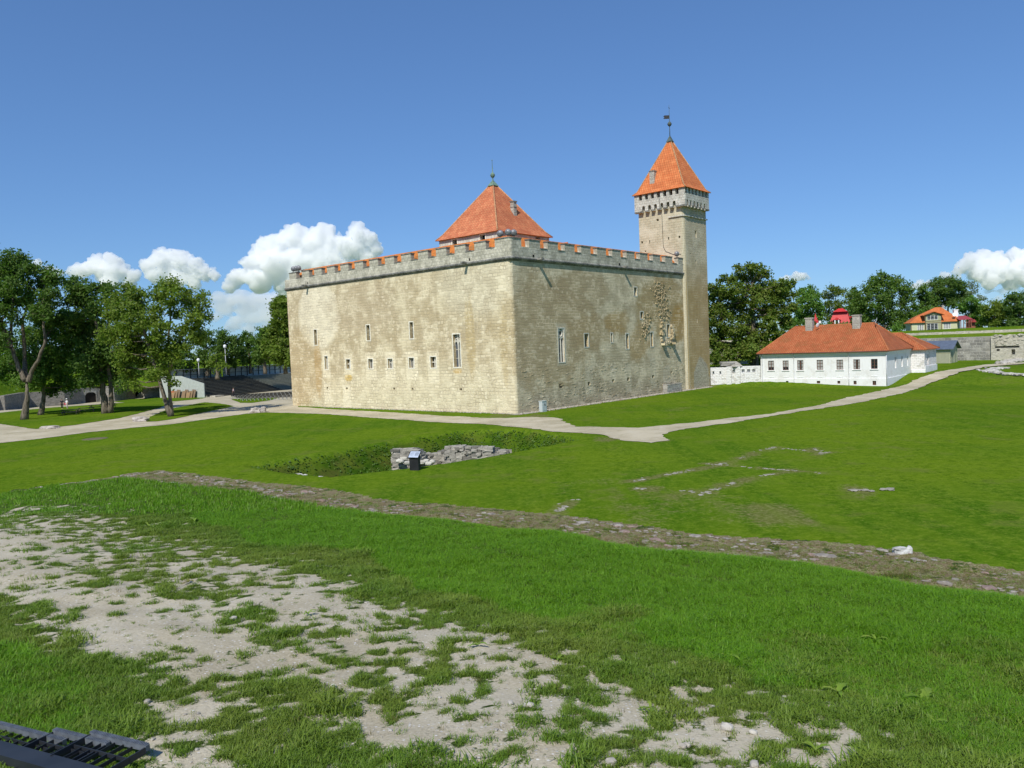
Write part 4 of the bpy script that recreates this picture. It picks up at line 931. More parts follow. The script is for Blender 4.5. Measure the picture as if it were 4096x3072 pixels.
p = on_z(3610, 2207, ZW); g = G(); g.box(-.10, -.03, -.06, .05, .04, .03, jit=.012, rng=rng); g.stone((.07, 0, .0), .035, .035, .065, .2, rng, 1, .3); g.stone((-.03, 0, .035), .08, .035, .02, .1, rng, 1, .3)
o = g.build('broken_block', plain('pale_broken_stone', (.50, .50, .48), .9, .35, 9, .15, .6), rw); o.location = p

# --- blades, leaves and pebbles of the foreground
def tuft_mesh(name, n, h, spread, w, mat, seed, lean=.5, seg=2):
    rg = random.Random(seed); V = []; Fq = []
    for i in range(n):
        a = rg.uniform(0, 2 * PI); r = spread * math.sqrt(rg.random()); x, y = r * math.cos(a), r * math.sin(a)
        hh = h * rg.uniform(.55, 1.15); b = rg.uniform(0, 2 * PI); ln = rg.uniform(.1, lean) * hh; dx, dy = math.cos(b), math.sin(b); px, py = -dy * w / 2, dx * w / 2
        base = len(V)
        for k in range(seg + 1):
            t = k / seg; c = (x + dx * ln * t * t, y + dy * ln * t * t, hh * t * (1 - .18 * t)); f = 1 - t * .85
            V += [(c[0] - px * f, c[1] - py * f, c[2]), (c[0] + px * f, c[1] + py * f, c[2])]
        for k in range(seg): Fq.append((base + 2 * k, base + 2 * k + 1, base + 2 * k + 3, base + 2 * k + 2))
    return raw_mesh(name, V, Fq, mat)
def mat_blade(name, a, b_, c_):
    m = Mat(name, .5, .35); i = m.island(); p = m.geo(); n = m.noise(p, .9, 4, .6); c = m.mix(i, a, b_); c = m.mix(n.ss(.4, .65) * .5, c, c_); c = m.mix((i * 9.3)._m('FRACT').ss(.9, .94) * .6, c, (.30, .25, .10))
    m.col(c); t = m.nt.nodes.new('ShaderNodeBsdfTranslucent'); m.nt.links.new(m.mix(1., c, (1.2, 1.5, .6), 'MULTIPLY'), t.inputs[0])
    mx = m.nt.nodes.new('ShaderNodeMixShader'); mx.inputs[0].default_value = .3
    m.nt.links.new(m.b.outputs[0], mx.inputs[1]); m.nt.links.new(t.outputs[0], mx.inputs[2]); m.nt.links.new(mx.outputs[0], m.out.inputs[0]); return m.m
BL = mat_blade('grass_blades', (.090, .225, .005), (.155, .315, .009), (.14, .285, .008)); BD = mat_blade('short_dark_grass', (.10, .19, .014), (.16, .26, .022), (.20, .24, .035)); BY = mat_blade('dry_grass_blades', (.17, .13, .045), (.26, .20, .08), (.13, .13, .03))
protos = bpy.data.collections.new('grass_prototypes')
def to_proto(o, colname):
    c = bpy.data.collections.get(colname) or bpy.data.collections.new(colname)
    col.objects.unlink(o); c.objects.link(o); return c
for s in range(3):
    cA = to_proto(tuft_mesh('grass_tuft', 30, .042, .055, .0045, BL, s, 1.7), 'lush'); cB = to_proto(tuft_mesh('grass_tuft', 30, .026, .045, .0045, BD, 10 + s, 1.6), 'short'); cC = to_proto(tuft_mesh('grass_tuft', 16, .06, .05, .003, BY, 20 + s, .9), 'dry')
    cF = to_proto(tuft_mesh('grass_tuft', 30, .07, .13, .011, BL, 40 + s, .7, 1), 'far')
def scatter(name, pts, cname, label=None):
    me = bpy.data.meshes.new(name); me.vertices.add(len(pts)); me.vertices.foreach_set('co', np.array([p[:3] for p in pts], dtype=np.float32).ravel())
    a = me.attributes.new('sc', 'FLOAT', 'POINT'); a.data.foreach_set('value', np.array([p[3] for p in pts], dtype=np.float32))
    o = bpy.data.objects.new(name, me); col.objects.link(o); tag(o, label, None, None, 'stuff')
    ng = bpy.data.node_groups.new(name, 'GeometryNodeTree'); ng.interface.new_socket('Geometry', in_out='INPUT', socket_type='NodeSocketGeometry'); ng.interface.new_socket('Geometry', in_out='OUTPUT', socket_type='NodeSocketGeometry')
    N = ng.nodes.new; gi, go, ip, ci, rv, rs, at2, ms = N('NodeGroupInput'), N('NodeGroupOutput'), N('GeometryNodeInstanceOnPoints'), N('GeometryNodeCollectionInfo'), N('FunctionNodeRandomValue'), N('FunctionNodeRandomValue'), N('GeometryNodeInputNamedAttribute'), N('GeometryNodeMeshToPoints')
    ci.inputs['Collection'].default_value = bpy.data.collections[cname]; ci.inputs['Separate Children'].default_value = True; ci.inputs['Reset Children'].default_value = True
    rv.data_type = 'FLOAT_VECTOR'; rv.inputs[0].default_value = (-.12, -.12, 0); rv.inputs[1].default_value = (.12, .12, 6.28)
    at2.data_type = 'FLOAT'; at2.inputs['Name'].default_value = 'sc'; ip.inputs['Pick Instance'].default_value = True
    lk = ng.links.new; lk(gi.outputs[0], ms.inputs[0]); lk(ms.outputs[0], ip.inputs['Points']); lk(ci.outputs[0], ip.inputs['Instance']); lk(rv.outputs[0], ip.inputs['Rotation']); lk(at2.outputs[0], ip.inputs['Scale']); lk(ip.outputs[0], go.inputs[0])
    md = o.modifiers.new('scatter', 'NODES'); md.node_group = ng; return o
rng = random.Random(5); lush = []; short = []; dryp = []; farp = []
STAIR_BOX = (-2.9, 1.2, -1.3, 3.6)
def sample(n, y0, y1, fn):
    for _ in range(n):
        Y = rng.uniform(y0, y1); X_ = rng.uniform(-.74 * Y - .5, .70 * Y + .5)
        if not inside(X_, Y, TERR): continue
        e = edge_dist(X_, Y)
        if e < .05: continue
        z = terr_z(X_, Y, e); fn(X_, Y, z, e, bare_at(X_, Y, z, e))
def put(X_, Y, z, e, b):
    if b > .44:
        if e < 1.25 and X_ > -8.6:
            if rng.random() < .6: (dryp if rng.random() < .55 else short).append((X_, Y, z, rng.uniform(.3, .7)))
        elif rng.random() < (.20 if b < .62 else .04): (short if rng.random() < .8 else dryp).append((X_, Y, z, rng.uniform(.3, .65)))
        return
    pr = project((X_, Y, z)); c = coarse(pr[0] * 2.16, pr[1] * 2.16) if pr else 0
    n = noise.noise(Vector((X_ * 1.1, Y * 1.1, 8)))
    if e < 1.2 and X_ > -8.6:
        (dryp if rng.random() < .6 else short).append((X_, Y, z, rng.uniform(.5, 1.0))); return
    if c > .06 or (pr and pr[1] > 640 + n * 60 and rng.random() < .45):
        hump = max(0, noise.noise(Vector((X_ * 3.2, Y * 3.2, 12)))); short.append((X_, Y, z, rng.uniform(.7, 1.1) + 2.2 * hump ** 1.2 + max(0, .25 - b) * .9))
        if rng.random() < .03: dryp.append((X_, Y, z, rng.uniform(.4, .7)))
    else: lush.append((X_, Y, z, rng.uniform(.6, 1.15) * (1 + .55 * n)))
sample(36000, 2.2, 6.5, put); sample(34000, 6.5, 10.5, put)
def putf(X_, Y, z, e, b):
    if b > .44 and not (e < 1.25 and X_ > -8.6 and rng.random() < .6): return
    if e < 1.2 and X_ > -8.6: (dryp if rng.random() < .55 else short).append((X_, Y, z, rng.uniform(.7, 1.2))); return
    c = 0
    farp.append((X_, Y, z, rng.uniform(.55, 1.) * (.6 if b > .15 else 1)))
sample(16000, 10.5, 18, putf)
scatter('lush_grass', lush, 'lush'); scatter('short_grass', short, 'short'); scatter('dry_grass', dryp, 'dry'); scatter('distant_terrace_grass', farp, 'far')

# ---------------------------------------------------------------- small things on the ground
rng = random.Random(21)
g = G()
for k in range(1800):
    Y = rng.uniform(2.4, 9); X_ = rng.uniform(-.72 * Y, .65 * Y); e = edge_dist(X_, Y); z = terr_z(X_, Y, e); b = bare_at(X_, Y, z, e)
    if b < .42 or e < 1.2: continue
    s = rng.choice((.003, .003, .004, .005, .006, .007, .009, .013)); g.stone((X_, Y, z + s * .2), s * rng.uniform(.8, 1.3), s, s * .6, rng.uniform(0, 3), rng, 0, .3)
for (u, v, s) in ((3010, 2815, .022), (3070, 2890, .02), (2905, 2800, .035), (2120, 2750, .022), (588, 2808, .02), (2745, 2885, .02), (2730, 2890, .02), (3015, 2980, .025), (2440, 3000, .03), (2040, 2745, .02), (930, 2420, .03), (1330, 2700, .02)):
    p = on_z(u, v, 5.3); z = terr_z(p.x, p.y); g.stone((p.x, p.y, z + s * .4), s, s * .8, s * .6, rng.uniform(0, 3), rng, 1, .3)
o = g.build('pebbles', mat_island('pebble_stone', (.34, .31, .26), (.46, .43, .37), (.52, .49, .43))); tag(o, kind='stuff')
leafm = mat_leaf('dock_leaf', (.075, .145, .012), (.12, .18, .022), (.16, .20, .035), .8, .3)
def leaf_plant(u, v, n, L, label, col_=None, up=.35):
    p = on_z(u, v, 5.3); p = Vector((p.x, p.y, terr_z(p.x, p.y)))
    V = []; Fq = []
    for i in range(n):
        a = 2 * PI * i / n + rng.uniform(-.8, .8); l = L * rng.uniform(.45, 1.2); w_ = l * rng.uniform(.18, .3); seg = 7; el = up * rng.uniform(.2, 1.4); base = len(V); d = Vector((math.cos(a), math.sin(a), 0)); s = Vector((-d.y, d.x, 0))
        for k in range(seg + 1):
            t = k / seg; c = d * (l * t) + Vector((0, 0, l * (el * 2.2 * t - el * 1.9 * t * t) + .012)); ww = w_ * math.sin(PI * min(1, t * .9 + .12)) ** .8 * (1 + (.28 if k % 2 else -.22)) / 2
            V += [c - s * ww + Vector((0, 0, ww * .35)), c, c + s * ww + Vector((0, 0, ww * .35))]
        for k in range(seg): Fq += [(base + 3 * k, base + 3 * k + 1, base + 3 * k + 4, base + 3 * k + 3), (base + 3 * k + 1, base + 3 * k + 2, base + 3 * k + 5, base + 3 * k + 4)]
    o = raw_mesh('weed_plant', [tuple(q) for q in V], Fq, col_ or leafm); o.location = p; tag(o, label, 'weed', 'broad leaved weeds in the foreground grass')
for a in ((3690, 2620, 6, .15, 'largest broad leaved weed, jagged leaves, in the lush grass at right'), (3350, 2605, 5, .10, 'jagged leaved weed just left of the largest weed at right'), (3440, 2665, 3, .08, 'weed with two pale upright leaves below the jagged one at right'),
          (2600, 2725, 7, .07, 'low dandelion rosette right of centre at the edge of the bare patches'), (3730, 2735, 4, .09, 'pale weed below the largest weed at right'), (3500, 2375, 5, .10, 'yellowish weed near the wall top at right'), (2910, 2480, 5, .09, 'small yellowish weed left of centre in the right hand grass'),
          (1905, 2480, 6, .07, 'dandelion tuft in the middle of the foreground grass'), (770, 1985, 5, .16, 'pale weed near the far left end of the wall top'), (590, 2010, 5, .12, 'small pale weed left of the one near the wall top end'), (1225, 2385, 7, .07, 'spiky weed on the bare ground left of centre'),
          (750, 2280, 7, .09, 'brownish weed clump on the bare ground at left'), (2230, 2520, 7, .06, 'low reddish weed clump in the middle of the foreground'), (3950, 2960, 5, .07, 'weed in the lower right corner'), (470, 2900, 4, .09, 'small weed near the steel stairs'), (3260, 2900, 4, .07, 'small weed low in the right hand grass'), (130, 2515, 6, .09, 'darker weed at the left edge of the foreground')):
    leaf_plant(*a, col_=None if 'brown' not in a[4] else mat_leaf('dry_weed_leaf', (.10, .075, .03), (.14, .12, .04), (.1, .12, .02), .6, .2))
# weeds growing on the bank of the excavated pit
def leaf_cloud(name, pts, mat, parent=None, seed=0, asp=.62, upbias=None):
    rs = np.random.RandomState(seed); pts = np.asarray(pts, dtype=np.float64); n = len(pts); c = pts[:, :3]; s = pts[:, 3:4]
    nrm = rs.normal(size=(n, 3)) + (pts[:, 4:7] if pts.shape[1] > 6 else 0)
    nrm /= np.linalg.norm(nrm, axis=1, keepdims=True) + 1e-9
    t = np.cross(nrm, rs.normal(size=(n, 3))); t /= np.linalg.norm(t, axis=1, keepdims=True) + 1e-9; b = np.cross(nrm, t)
    V = np.stack([c - t * s, c - b * s * asp, c + t * s, c + b * s * asp], 1).reshape(-1, 3)
    return raw_mesh(name, V, np.arange(n * 4).reshape(n, 4), mat, parent)
pts = []
wl = mat_leaf('pit_weed_leaf', (.020, .052, .005), (.045, .088, .009), (.075, .10, .018), .75, .25)
for k in range(48000):
    X_, Y = rng.uniform(-18, 7), rng.uniform(45, 71.5); d = pit_depth(X_, Y)
    if d < .06: continue
    df = min(d_line(X_, Y, PIT_FAR[i], PIT_FAR[i + 1]) for i in range(len(PIT_FAR) - 1))
    if df > 6.5: continue
    dens = .35 + .8 * noise.noise(Vector((X_ * .5, Y * .5, 3))) + (.35 if X_ > -2 else 0)
    if rng.random() > dens: continue
    pts.append((X_, Y, tz(X_, Y) + rng.uniform(.02, .2), rng.uniform(.05, .12), 0, -.5, 1.3))
o = leaf_cloud('pit_weeds', pts, wl, seed=3); tag(o, kind='stuff')
# the excavated wall remains
ruin = thing('ruined_wall', 'low excavated remains of an old stone wall in the grassy pit', 'ruin', (0, 0, 0))
def pit_pt(u, v, z): return on_z(u, v, z)
rng = random.Random(8); rm = mat_island('excavated_stone', (.30, .28, .24), (.44, .41, .35), (.16, .15, .13))
cz = lambda x, y: (1550 + x / 4.022, 1740 + y / 4.022)
def ruin_run(top, n, thick, z_of, wdt):
    pass
prof = [(80, 232, -.25), (340, 215, -.25), (520, 240, -.3), (530, 300, -.7), (740, 300, -.85), (960, 240, -.55), (1010, 185, -.15), (1180, 168, -.1), (1360, 185, -.15), (1690, 195, -.2), (1710, 240, -.45), (1960, 245, -.55)]
TOP = [on_z(*cz(x, y), z) for x, y, z in prof]
g = G()
for (a, b) in zip(TOP, TOP[1:]):
    L = (b - a).length; n = max(1, int(L / .35)); d = (b - a).normalized(); nr_ = Vector((-d.y, d.x, 0)).normalized() if Vector((d.x, d.y, 0)).length > .1 else Vector((0, 1, 0))
    for i in range(n):
        p = a.lerp(b, (i + .5) / n); zb = -2.0
        z = p.z
        while z > zb:
            hh = rng.uniform(.11, .26)
            for dd in (0, .38):
                sx_ = rng.uniform(.14, .34); g.box(-sx_, -.22, -hh * .52, sx_, .22, hh * .5, rot=Matrix.Rotation(rng.uniform(-.2, .2) + math.atan2(d.y, d.x) * .6, 3, 'Z'), at=(p.x + rng.uniform(-.08, .08), p.y + dd + rng.uniform(-.1, .08) - .12 * (p.z - z), z - hh / 2), jit=.045, rng=rng)
            z -= hh * .95
tag(g.build('stone_courses', rm, ruin), kind='stuff')
g = G()
for (x, y, z, sx) in ((200, 420, -1.05, .55), (330, 450, -1.1, .5), (260, 380, -.95, .5), (560, 440, -1.15, .5), (660, 460, -1.2, .45), (620, 420, -1.1, .4), (150, 330, -.8, .35), (100, 290, -.6, .3), (720, 430, -1.15, .4)):
    p = on_z(*cz(x, y), z); g.stone(p, sx * .62, .25, .17, rng.uniform(-.2, .2), rng, 1, .25)
tag(g.build('pale_blocks', plain('pale_excavated_block', (.50, .48, .41), .9, .2, 2, .15, .5), ruin), kind='stuff')
t = thing('stone_row', 'short row of flat white stones at the left end of the pit', 'stone row', (0, 0, 0)); g = G()
for k in range(16):
    q = k / 15; u, v = 1185 + 140 * q + rng.uniform(-4, 4), 1882 + 26 * q + rng.uniform(-3, 3); p = on_z(u, v, -.1); p.z = max(tz(p.x, p.y), -.35); g.stone(p + Vector((0, 0, .04)), rng.uniform(.16, .30), rng.uniform(.12, .2), rng.uniform(.06, .11), rng.uniform(-.5, .5), rng, 0, .35)
tag(g.build('stones', mat_island('white_flat_stone', (.50, .48, .44), (.62, .60, .56), (.40, .38, .35)), t), kind='stuff')
# information board
p = ground(1661, 1881); t = thing('information_board', 'black pedestal sign with tilted panel in front of the ruin', 'sign', tuple(p), R_(-22))
g = G(); g.prism([(-.3, -.13, 0), (-.3, .13, 0), (-.3, .13, 1.0), (-.3, -.13, .78)], (.6, 0, 0)); g.build('pedestal', K['black'], t)
g = G(); n_ = Matrix.Rotation(R_(40), 3, 'X'); g.box(-.36, -.27, -.02, .36, .27, .02, rot=n_, at=(0, 0, .93)); g.mi = 1; g.box(-.32, -.24, .022, .32, .24, .026, rot=n_, at=(0, 0, .93)); g.mi = 2
for k in range(9): g.box(-.28, .17 - k * .035, .027, rng.uniform(-.05, .0), .18 - k * .035, .0285, rot=n_, at=(0, 0, .93))
g.box(.04, -.1, .027, .28, .16, .0285, rot=n_, at=(0, 0, .93))
g.build('panel', [K['black'], plain('sign_panel', (.42, .48, .58), .3, .1, 4, .5), plain('sign_print', (.24, .28, .34), .4, .1)], t)
# foundation stones in the lawn, boulders, manhole
fm = mat_island('foundation_stone', (.26, .24, .19), (.36, .34, .28), (.44, .41, .35))
for i, (a, b) in enumerate(FW):
    g = G(); L = math.dist(a, b); n = int(L * 11)
    for k in range(n):
        t_ = rng.random(); x, y = a[0] + (b[0] - a[0]) * t_ + rng.gauss(0, .10), a[1] + (b[1] - a[1]) * t_ + rng.gauss(0, .10)
        if noise.noise(Vector((x * .9, y * .9, 4))) < -.05: continue
        s = rng.uniform(.04, .11); g.stone((x, y, gz(x, y) + .003), s * 1.3, s, rng.uniform(.006, .014), rng.uniform(0, 3), rng, 0, .3)
    if not len(g.bm.verts): g.stone((a[0], a[1], 0), .2, .2, .03, 0, rng, 0, .3)
    o = thing('foundation_line', 'x', 'x'); tag(g.build('stones', fm, o), kind='stuff'); tag(o, ['short diagonal line of flat stones at the far left of the outline in the lawn', 'diagonal line of foundation stones between the two long cross lines', 'long diagonal line of broken foundation stones on the left of the outline', 'upper cross line of foundation stones in the right hand lawn',
        'long lower cross line of foundation stones in the right hand lawn', 'short stone line inside the outline, right of centre', 'diagonal row of stones closing the outline towards the viewer', 'faint row of stones nearest the viewer left of centre', 'scatter of stones by the terrace edge left of the outline', 'short spur of stones at the right end of the upper cross line'][i], 'foundation', 'old foundations showing in the lawn')
p = ground(3485, 1961); g = G()
for k in range(14): g.stone((p.x + rng.uniform(-1, 1), p.y + rng.uniform(-.3, .3), .01), .22, .15, .03, rng.uniform(0, 3), rng, 0, .3)
o = thing('stone_patch', 'small patch of pale flat stones alone in the lawn at right', 'stones'); tag(g.build('stones', fm, o), kind='stuff')
def boulder(u, v, s, label, n=1):
    p = ground(u, v); g = G(); g.stone((0, 0, s[2] * .5), *s, rng.uniform(-.2, .2), rng, 2, .35)
    if n > 1: g.stone((s[0] * 1.25, .1, s[2] * .6), s[0] * .45, s[1] * .8, s[2] * 1.0, .3, rng, 2, .3)
    o = g.build('boulder', K['boulder']); o.location = p; tag(o, label, 'boulder', 'boulders beside the path')
boulder(199, 1714, (1.25, .6, .22), 'flat boulder at the path edge in front of the leftmost trees'); boulder(562, 1686, (.9, .6, .4), 'grey boulder at the tip of the little lawn island'); boulder(1025, 1650, (.75, .6, .45), 'pair of pale boulders at the path by the castle', 2)
p = ground(380, 1757); g = G(); g.lathe([(1.1, -.05), (1.1, .05), (1.0, .07), (.1, .075)], (0, 0, 0), 20); o = g.build('stone_slab', plain('mossy_slab', (.13, .115, .065), .95, .3, 3)); o.location = p; tag(o, 'round flat stone slab lying in the lawn at left', 'stone slab')
# rubble apron along the castle walls
g = G()
for k in range(2200):
    if rng.random() < .74: s = rng.uniform(-.8, 43); q = (s, -rng.uniform(.05, 1.15))
    else: s = rng.uniform(-.6, 34); q = (-rng.uniform(.05, .55), s)
    X_, Y = fc(*q); sz = rng.uniform(.05, .15); g.stone((X_, Y, .02 + tz(X_, Y)), sz, sz * .8, sz * .55, rng.uniform(0, 3), rng, 0, .35)
tag(g.build('rubble_apron', mat_island('apron_stone', (.36, .33, .27), (.50, .47, .39), (.30, .22, .18))), kind='stuff')
ring = ground(4060, 1485)
g = G()
pts_ = [(3947, 1484), (4000, 1495), (4060, 1500), (4150, 1500), (4250, 1490), (4200, 1470)]
pts2 = [(3950, 1483), (3985, 1476), (4020, 1473)]
for P_ in (pts_, pts2):
    for a, b in zip(P_, P_[1:]):
        for k in range(42):
            t_ = rng.random(); p = ground(a[0] + (b[0] - a[0]) * t_, a[1] + (b[1] - a[1]) * t_); s = rng.uniform(.2, .5); g.stone((p.x + rng.gauss(0, .3), p.y + rng.gauss(0, .6), p.z + .08), s, s * .8, s * .4, rng.uniform(0, 3), rng, 0, .35)
o = thing('stone_ring', 'low ring of pale rubble round a hollow at the far right', 'ruin'); tag(g.build('rubble', mat_island('ring_stone', (.46, .44, .39), (.58, .56, .50), (.36, .34, .30)), o), kind='stuff')
g = G()
for a, b in (((3990, 1458), (4096, 1432)), ((4096, 1432), (4250, 1400)), ((4000, 1455), (4080, 1445))):
    for k in range(60):
        t_ = rng.random(); p = ground(a[0] + (b[0] - a[0]) * t_, a[1] + (b[1] - a[1]) * t_); s = rng.uniform(.2, .55); g.stone((p.x + rng.gauss(0, .4), p.y + rng.gauss(0, .8), p.z + .12), s, s * .8, s * .5, rng.uniform(0, 3), rng, 0, .35)
o = thing('rubble_heap', 'spill of pale rubble below the rampart wall at the right edge', 'rubble'); tag(g.build('rubble', mat_island('heap_stone', (.43, .40, .34), (.54, .51, .44), (.35, .33, .28)), o), kind='stuff')

# ---------------------------------------------------------------- steel stairs in the near left corner
zs = 5.36
a0, b0 = on_z(0, 2985, zs), on_z(440, 3105, zs)
ax_ = (b0 - a0).normalized(); L = (b0 - a0).length; side = Vector((-ax_.y, ax_.x, 0))
st = thing('steel_stairs', 'dark steel stairs with grating treads in the lower left corner', 'stairs', tuple(a0), math.atan2(ax_.y, ax_.x))
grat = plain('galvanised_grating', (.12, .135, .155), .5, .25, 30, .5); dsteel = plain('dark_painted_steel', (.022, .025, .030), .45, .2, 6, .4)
g = G(); g.box(-1.5, -.06, -.9, L + .35, 0, .0); g.box(-1.5, -.075, -.02, L + .35, .012, .02)
for k in range(9): g.tube([(-1.1 + k * .28, -.095, -.14), (-1.1 + k * .28, -.06, -.14)], .016, 8)
g.box(-1.5, .0, -.9, L + .02, .30, -.10); g.build('stringer_and_shade_tray', dsteel, st)  # dark tray added under the treads, stands in for shadow between the bars
def tread(x, L_, wd, z):
    g = G(); g.box(x, wd - .022, z - .02, x + L_, wd, z + .006); n = int(L_ / .012)
    for k in range(n): g.box(x + k * .012, wd - .023, z + .006, x + k * .012 + .007, wd + .001, z + .010)
    g.mi = 1; g.box(x, .0, z - .03, x + .006, wd - .023, z); g.box(x + L_ - .006, 0, z - .03, x + L_, wd - .023, z); n = int(L_ / .055)
    for k in range(1, n): g.box(x + k * .055, .001, z - .028, x + k * .055 + .003, wd - .024, z - .010)
    g.box(x, wd * .5, z - .026, x + L_, wd * .5 + .004, z - .008)
    g.build('tread', [grat, dsteel], st)
LT = L * .56
tread(-1.2, 1.2 + L * .34, .15, .0); tread(L * .18, L * .50, .185, .012); tread(L * .48, L * .50, .215, .024)
pts = []
g = G(); V = []; Fq = []
for k in range(26):
    bx = Vector((-.9 + rng.random() * 1.2, -.16 - rng.random() * .1, -.55)); h_ = rng.uniform(.25, .5); d = Vector((rng.uniform(-.2, .3), rng.uniform(-.25, .05), 1)).normalized() * h_; w_ = Vector((.004, 0, 0)); n0 = len(V)
    V += [bx - w_, bx + w_, bx + d * .6 + w_ * .8, bx + d * .6 - w_ * .8, bx + d + Vector((h_ * .2, -h_ * .1, -.02)), bx + d + Vector((h_ * .2, -h_ * .1, -.018))]
    Fq += [(n0, n0 + 1, n0 + 2, n0 + 3), (n0 + 3, n0 + 2, n0 + 5, n0 + 4)]
g.bm.free()
o = raw_mesh('dry_stalks', [tuple(v) for v in V], Fq, mat_blade('pale_stalk', (.25, .26, .14), (.32, .33, .18), (.2, .25, .1))); tag(o, None, None, None, 'stuff'); o.location = a0; o.rotation_euler = (0, 0, math.atan2(ax_.y, ax_.x))

# ---------------------------------------------------------------- white house group (same orientation as the castle)
HO = (48.4, 98.8); PHX, PHY = plane_map('x', 0), plane_map('y', 0)
house = thing('white_house', 'long whitewashed house with hipped red brown tile roof and two chimneys', 'house', (HO[0], HO[1], 0), R_(48.9))
wins = [(14.81, 2.19, 15.66, 3.55), (12.72, 2.19, 13.56, 3.54), (10.66, 2.17, 11.51, 3.55), (7.99, 2.19, 8.84, 3.54), (5.36, 2.19, 6.22, 3.52), (3.22, 2.21, 4.05, 3.52), (1.05, 2.24, 1.86, 3.54)]
base = [(12.76, .36, 13.14, .68), (8.4, .33, 8.87, .68), (5.76, .3, 6.14, .68), (3.67, .2, 4.06, .68), (1.24, .12, 1.69, .68)]
side = [(4.02, 2.12, 4.64, 3.58), (7.21, 2.15, 7.87, 3.58), (10.09, 2.15, 10.61, 3.54)]
HX, HY, HZ = 12.0, 16.75, 4.5
g = G(); holed_wall(g, PHX, 0, HY, -.3, HZ, [(*w_, .14) for w_ in wins] + [(*w_, .12) for w_ in base]); holed_wall(g, PHY, 0, HX, -.3, HZ, [(*w_, .28) for w_ in side])
g.quad((HX, 0, -.3), (HX, HY, -.3), (HX, HY, HZ), (HX, 0, HZ)); g.quad((0, HY, -.3), (HX, HY, -.3), (HX, HY, HZ), (0, HY, HZ))
g.build('wall', K['white'], house, recalc=False)
g = G(); g.box(-.09, -.1, -.32, 0, HY + .05, 1.02); g.box(-.09, -.1, -.32, HX, 0, 1.02)   # plinth with gaps for the basement windows is cut below
g.bm.free(); g = G()
ys = [0 - .09] + sum([[w_[0], w_[2]] for w_ in sorted(base)], []) + [HY]
for a, b in zip(ys[::2], ys[1::2]): g.box(-.08, a, -.32, -.002, b, 1.0)
for w_ in base: g.box(-.08, w_[0] + .001, .681, -.002, w_[2] - .001, .999); g.box(-.08, w_[0] + .001, -.3, -.002, w_[2] - .001, w_[1])
g.box(.0, -.09, -.32, HX, -.002, 1.0)
g.build('plinth', K['white'], house)
g = G(); g.box(-.16, -.16, HZ - .34, -.002, HY + .1, HZ); g.box(-.002, -.16, HZ - .34, HX, -.002, HZ); g.box(-.24, -.24, HZ - .1, -.161, HY + .1, HZ); g.box(-.161, -.24, HZ - .1, HX, -.161, HZ); g.build('cornice', K['trimwhite'], house)
def house_window(parent, P, r, panes=(2, 3), depth=.14, frame='woodbrown', sill=True, gl='glass', head=True, curtain=0):
    s0, z0, s1, z1 = r; g = G(); f = .06
    for a, b, c, d in ((s0, z0, s0 + f, z1), (s1 - f, z0, s1, z1), (s0 + f, z1 - f, s1 - f, z1), (s0 + f, z0, s1 - f, z0 + f)):
        pts = [P(a, b, depth - .09), P(c, b, depth - .09), P(c, d, depth - .09), P(a, d, depth - .09)]; g.prism(pts, P(0, 0, .06) - P(0, 0, 0))
    for i in range(1, panes[0]): x = s0 + (s1 - s0) * i / panes[0]; bar2(g, P, (x, z0 + f), (x, z1 - f), .075, depth - .085, depth - .035)
    for i in range(1, panes[1]): zz = z0 + (z1 - z0) * i / panes[1]; bar2(g, P, (s0 + f, zz), (s1 - f, zz), .03, depth - .075, depth - .036)
    fo = g.build('window', K[frame], parent)
    g = G(); e = depth - .02; g.quad(P(s0, z0, e), P(s1, z0, e), P(s1, z1, e), P(s0, z1, e))
    if curtain:
        g.mi = 1; m_ = (s0 + s1) / 2
        for a, b in ((s0 + .05, m_ - .03 - .12 * (curtain == 1)), (m_ + .03 + .12 * (curtain == 1), s1 - .05)): g.quad(P(a, z0 + .05 + .35 * (curtain == 3), e - .004), P(b, z0 + .05 + .35 * (curtain == 3), e - .004), P(b, z1 - .05, e - .004), P(a, z1 - .05, e - .004))
    g.build('pane', [K[gl], plain('net_curtain', (.36, .36, .34), .9, .1, 8)], fo)
    if sill:
        g = G(); pts = [P(s0 - .12, z0 - .12, -.1), P(s1 + .12, z0 - .12, -.1), P(s1 + .12, z0 - .02, -.1), P(s0 - .12, z0 - .02, -.1)]; g.prism(pts, P(0, 0, .14) - P(0, 0, 0)); g.build('sill', K['trimwhite'], fo)
    if head:
        for zz in (z1 + .38, z0 - 1.0): g = G(); pts = [P(s0 + .02, zz, -.035), P(s1 - .02, zz, -.035), P(s1 - .02, zz + .1, -.035), P(s0 + .02, zz + .1, -.035)]; g.prism(pts, P(0, 0, .03) - P(0, 0, 0)); g.build('wall_panel', K['trimwhite'], fo)
for i, w_ in enumerate(wins): house_window(house, PHX, w_, curtain=(3, 3, 1, 2, 2, 1, 0)[i])
for w_ in base: house_window(house, PHX, w_, (2, 1), .12, sill=False, head=False, gl='dark')
for w_ in side: house_window(house, PHY, w_, (1, 3), .28, sill=False, head=False)
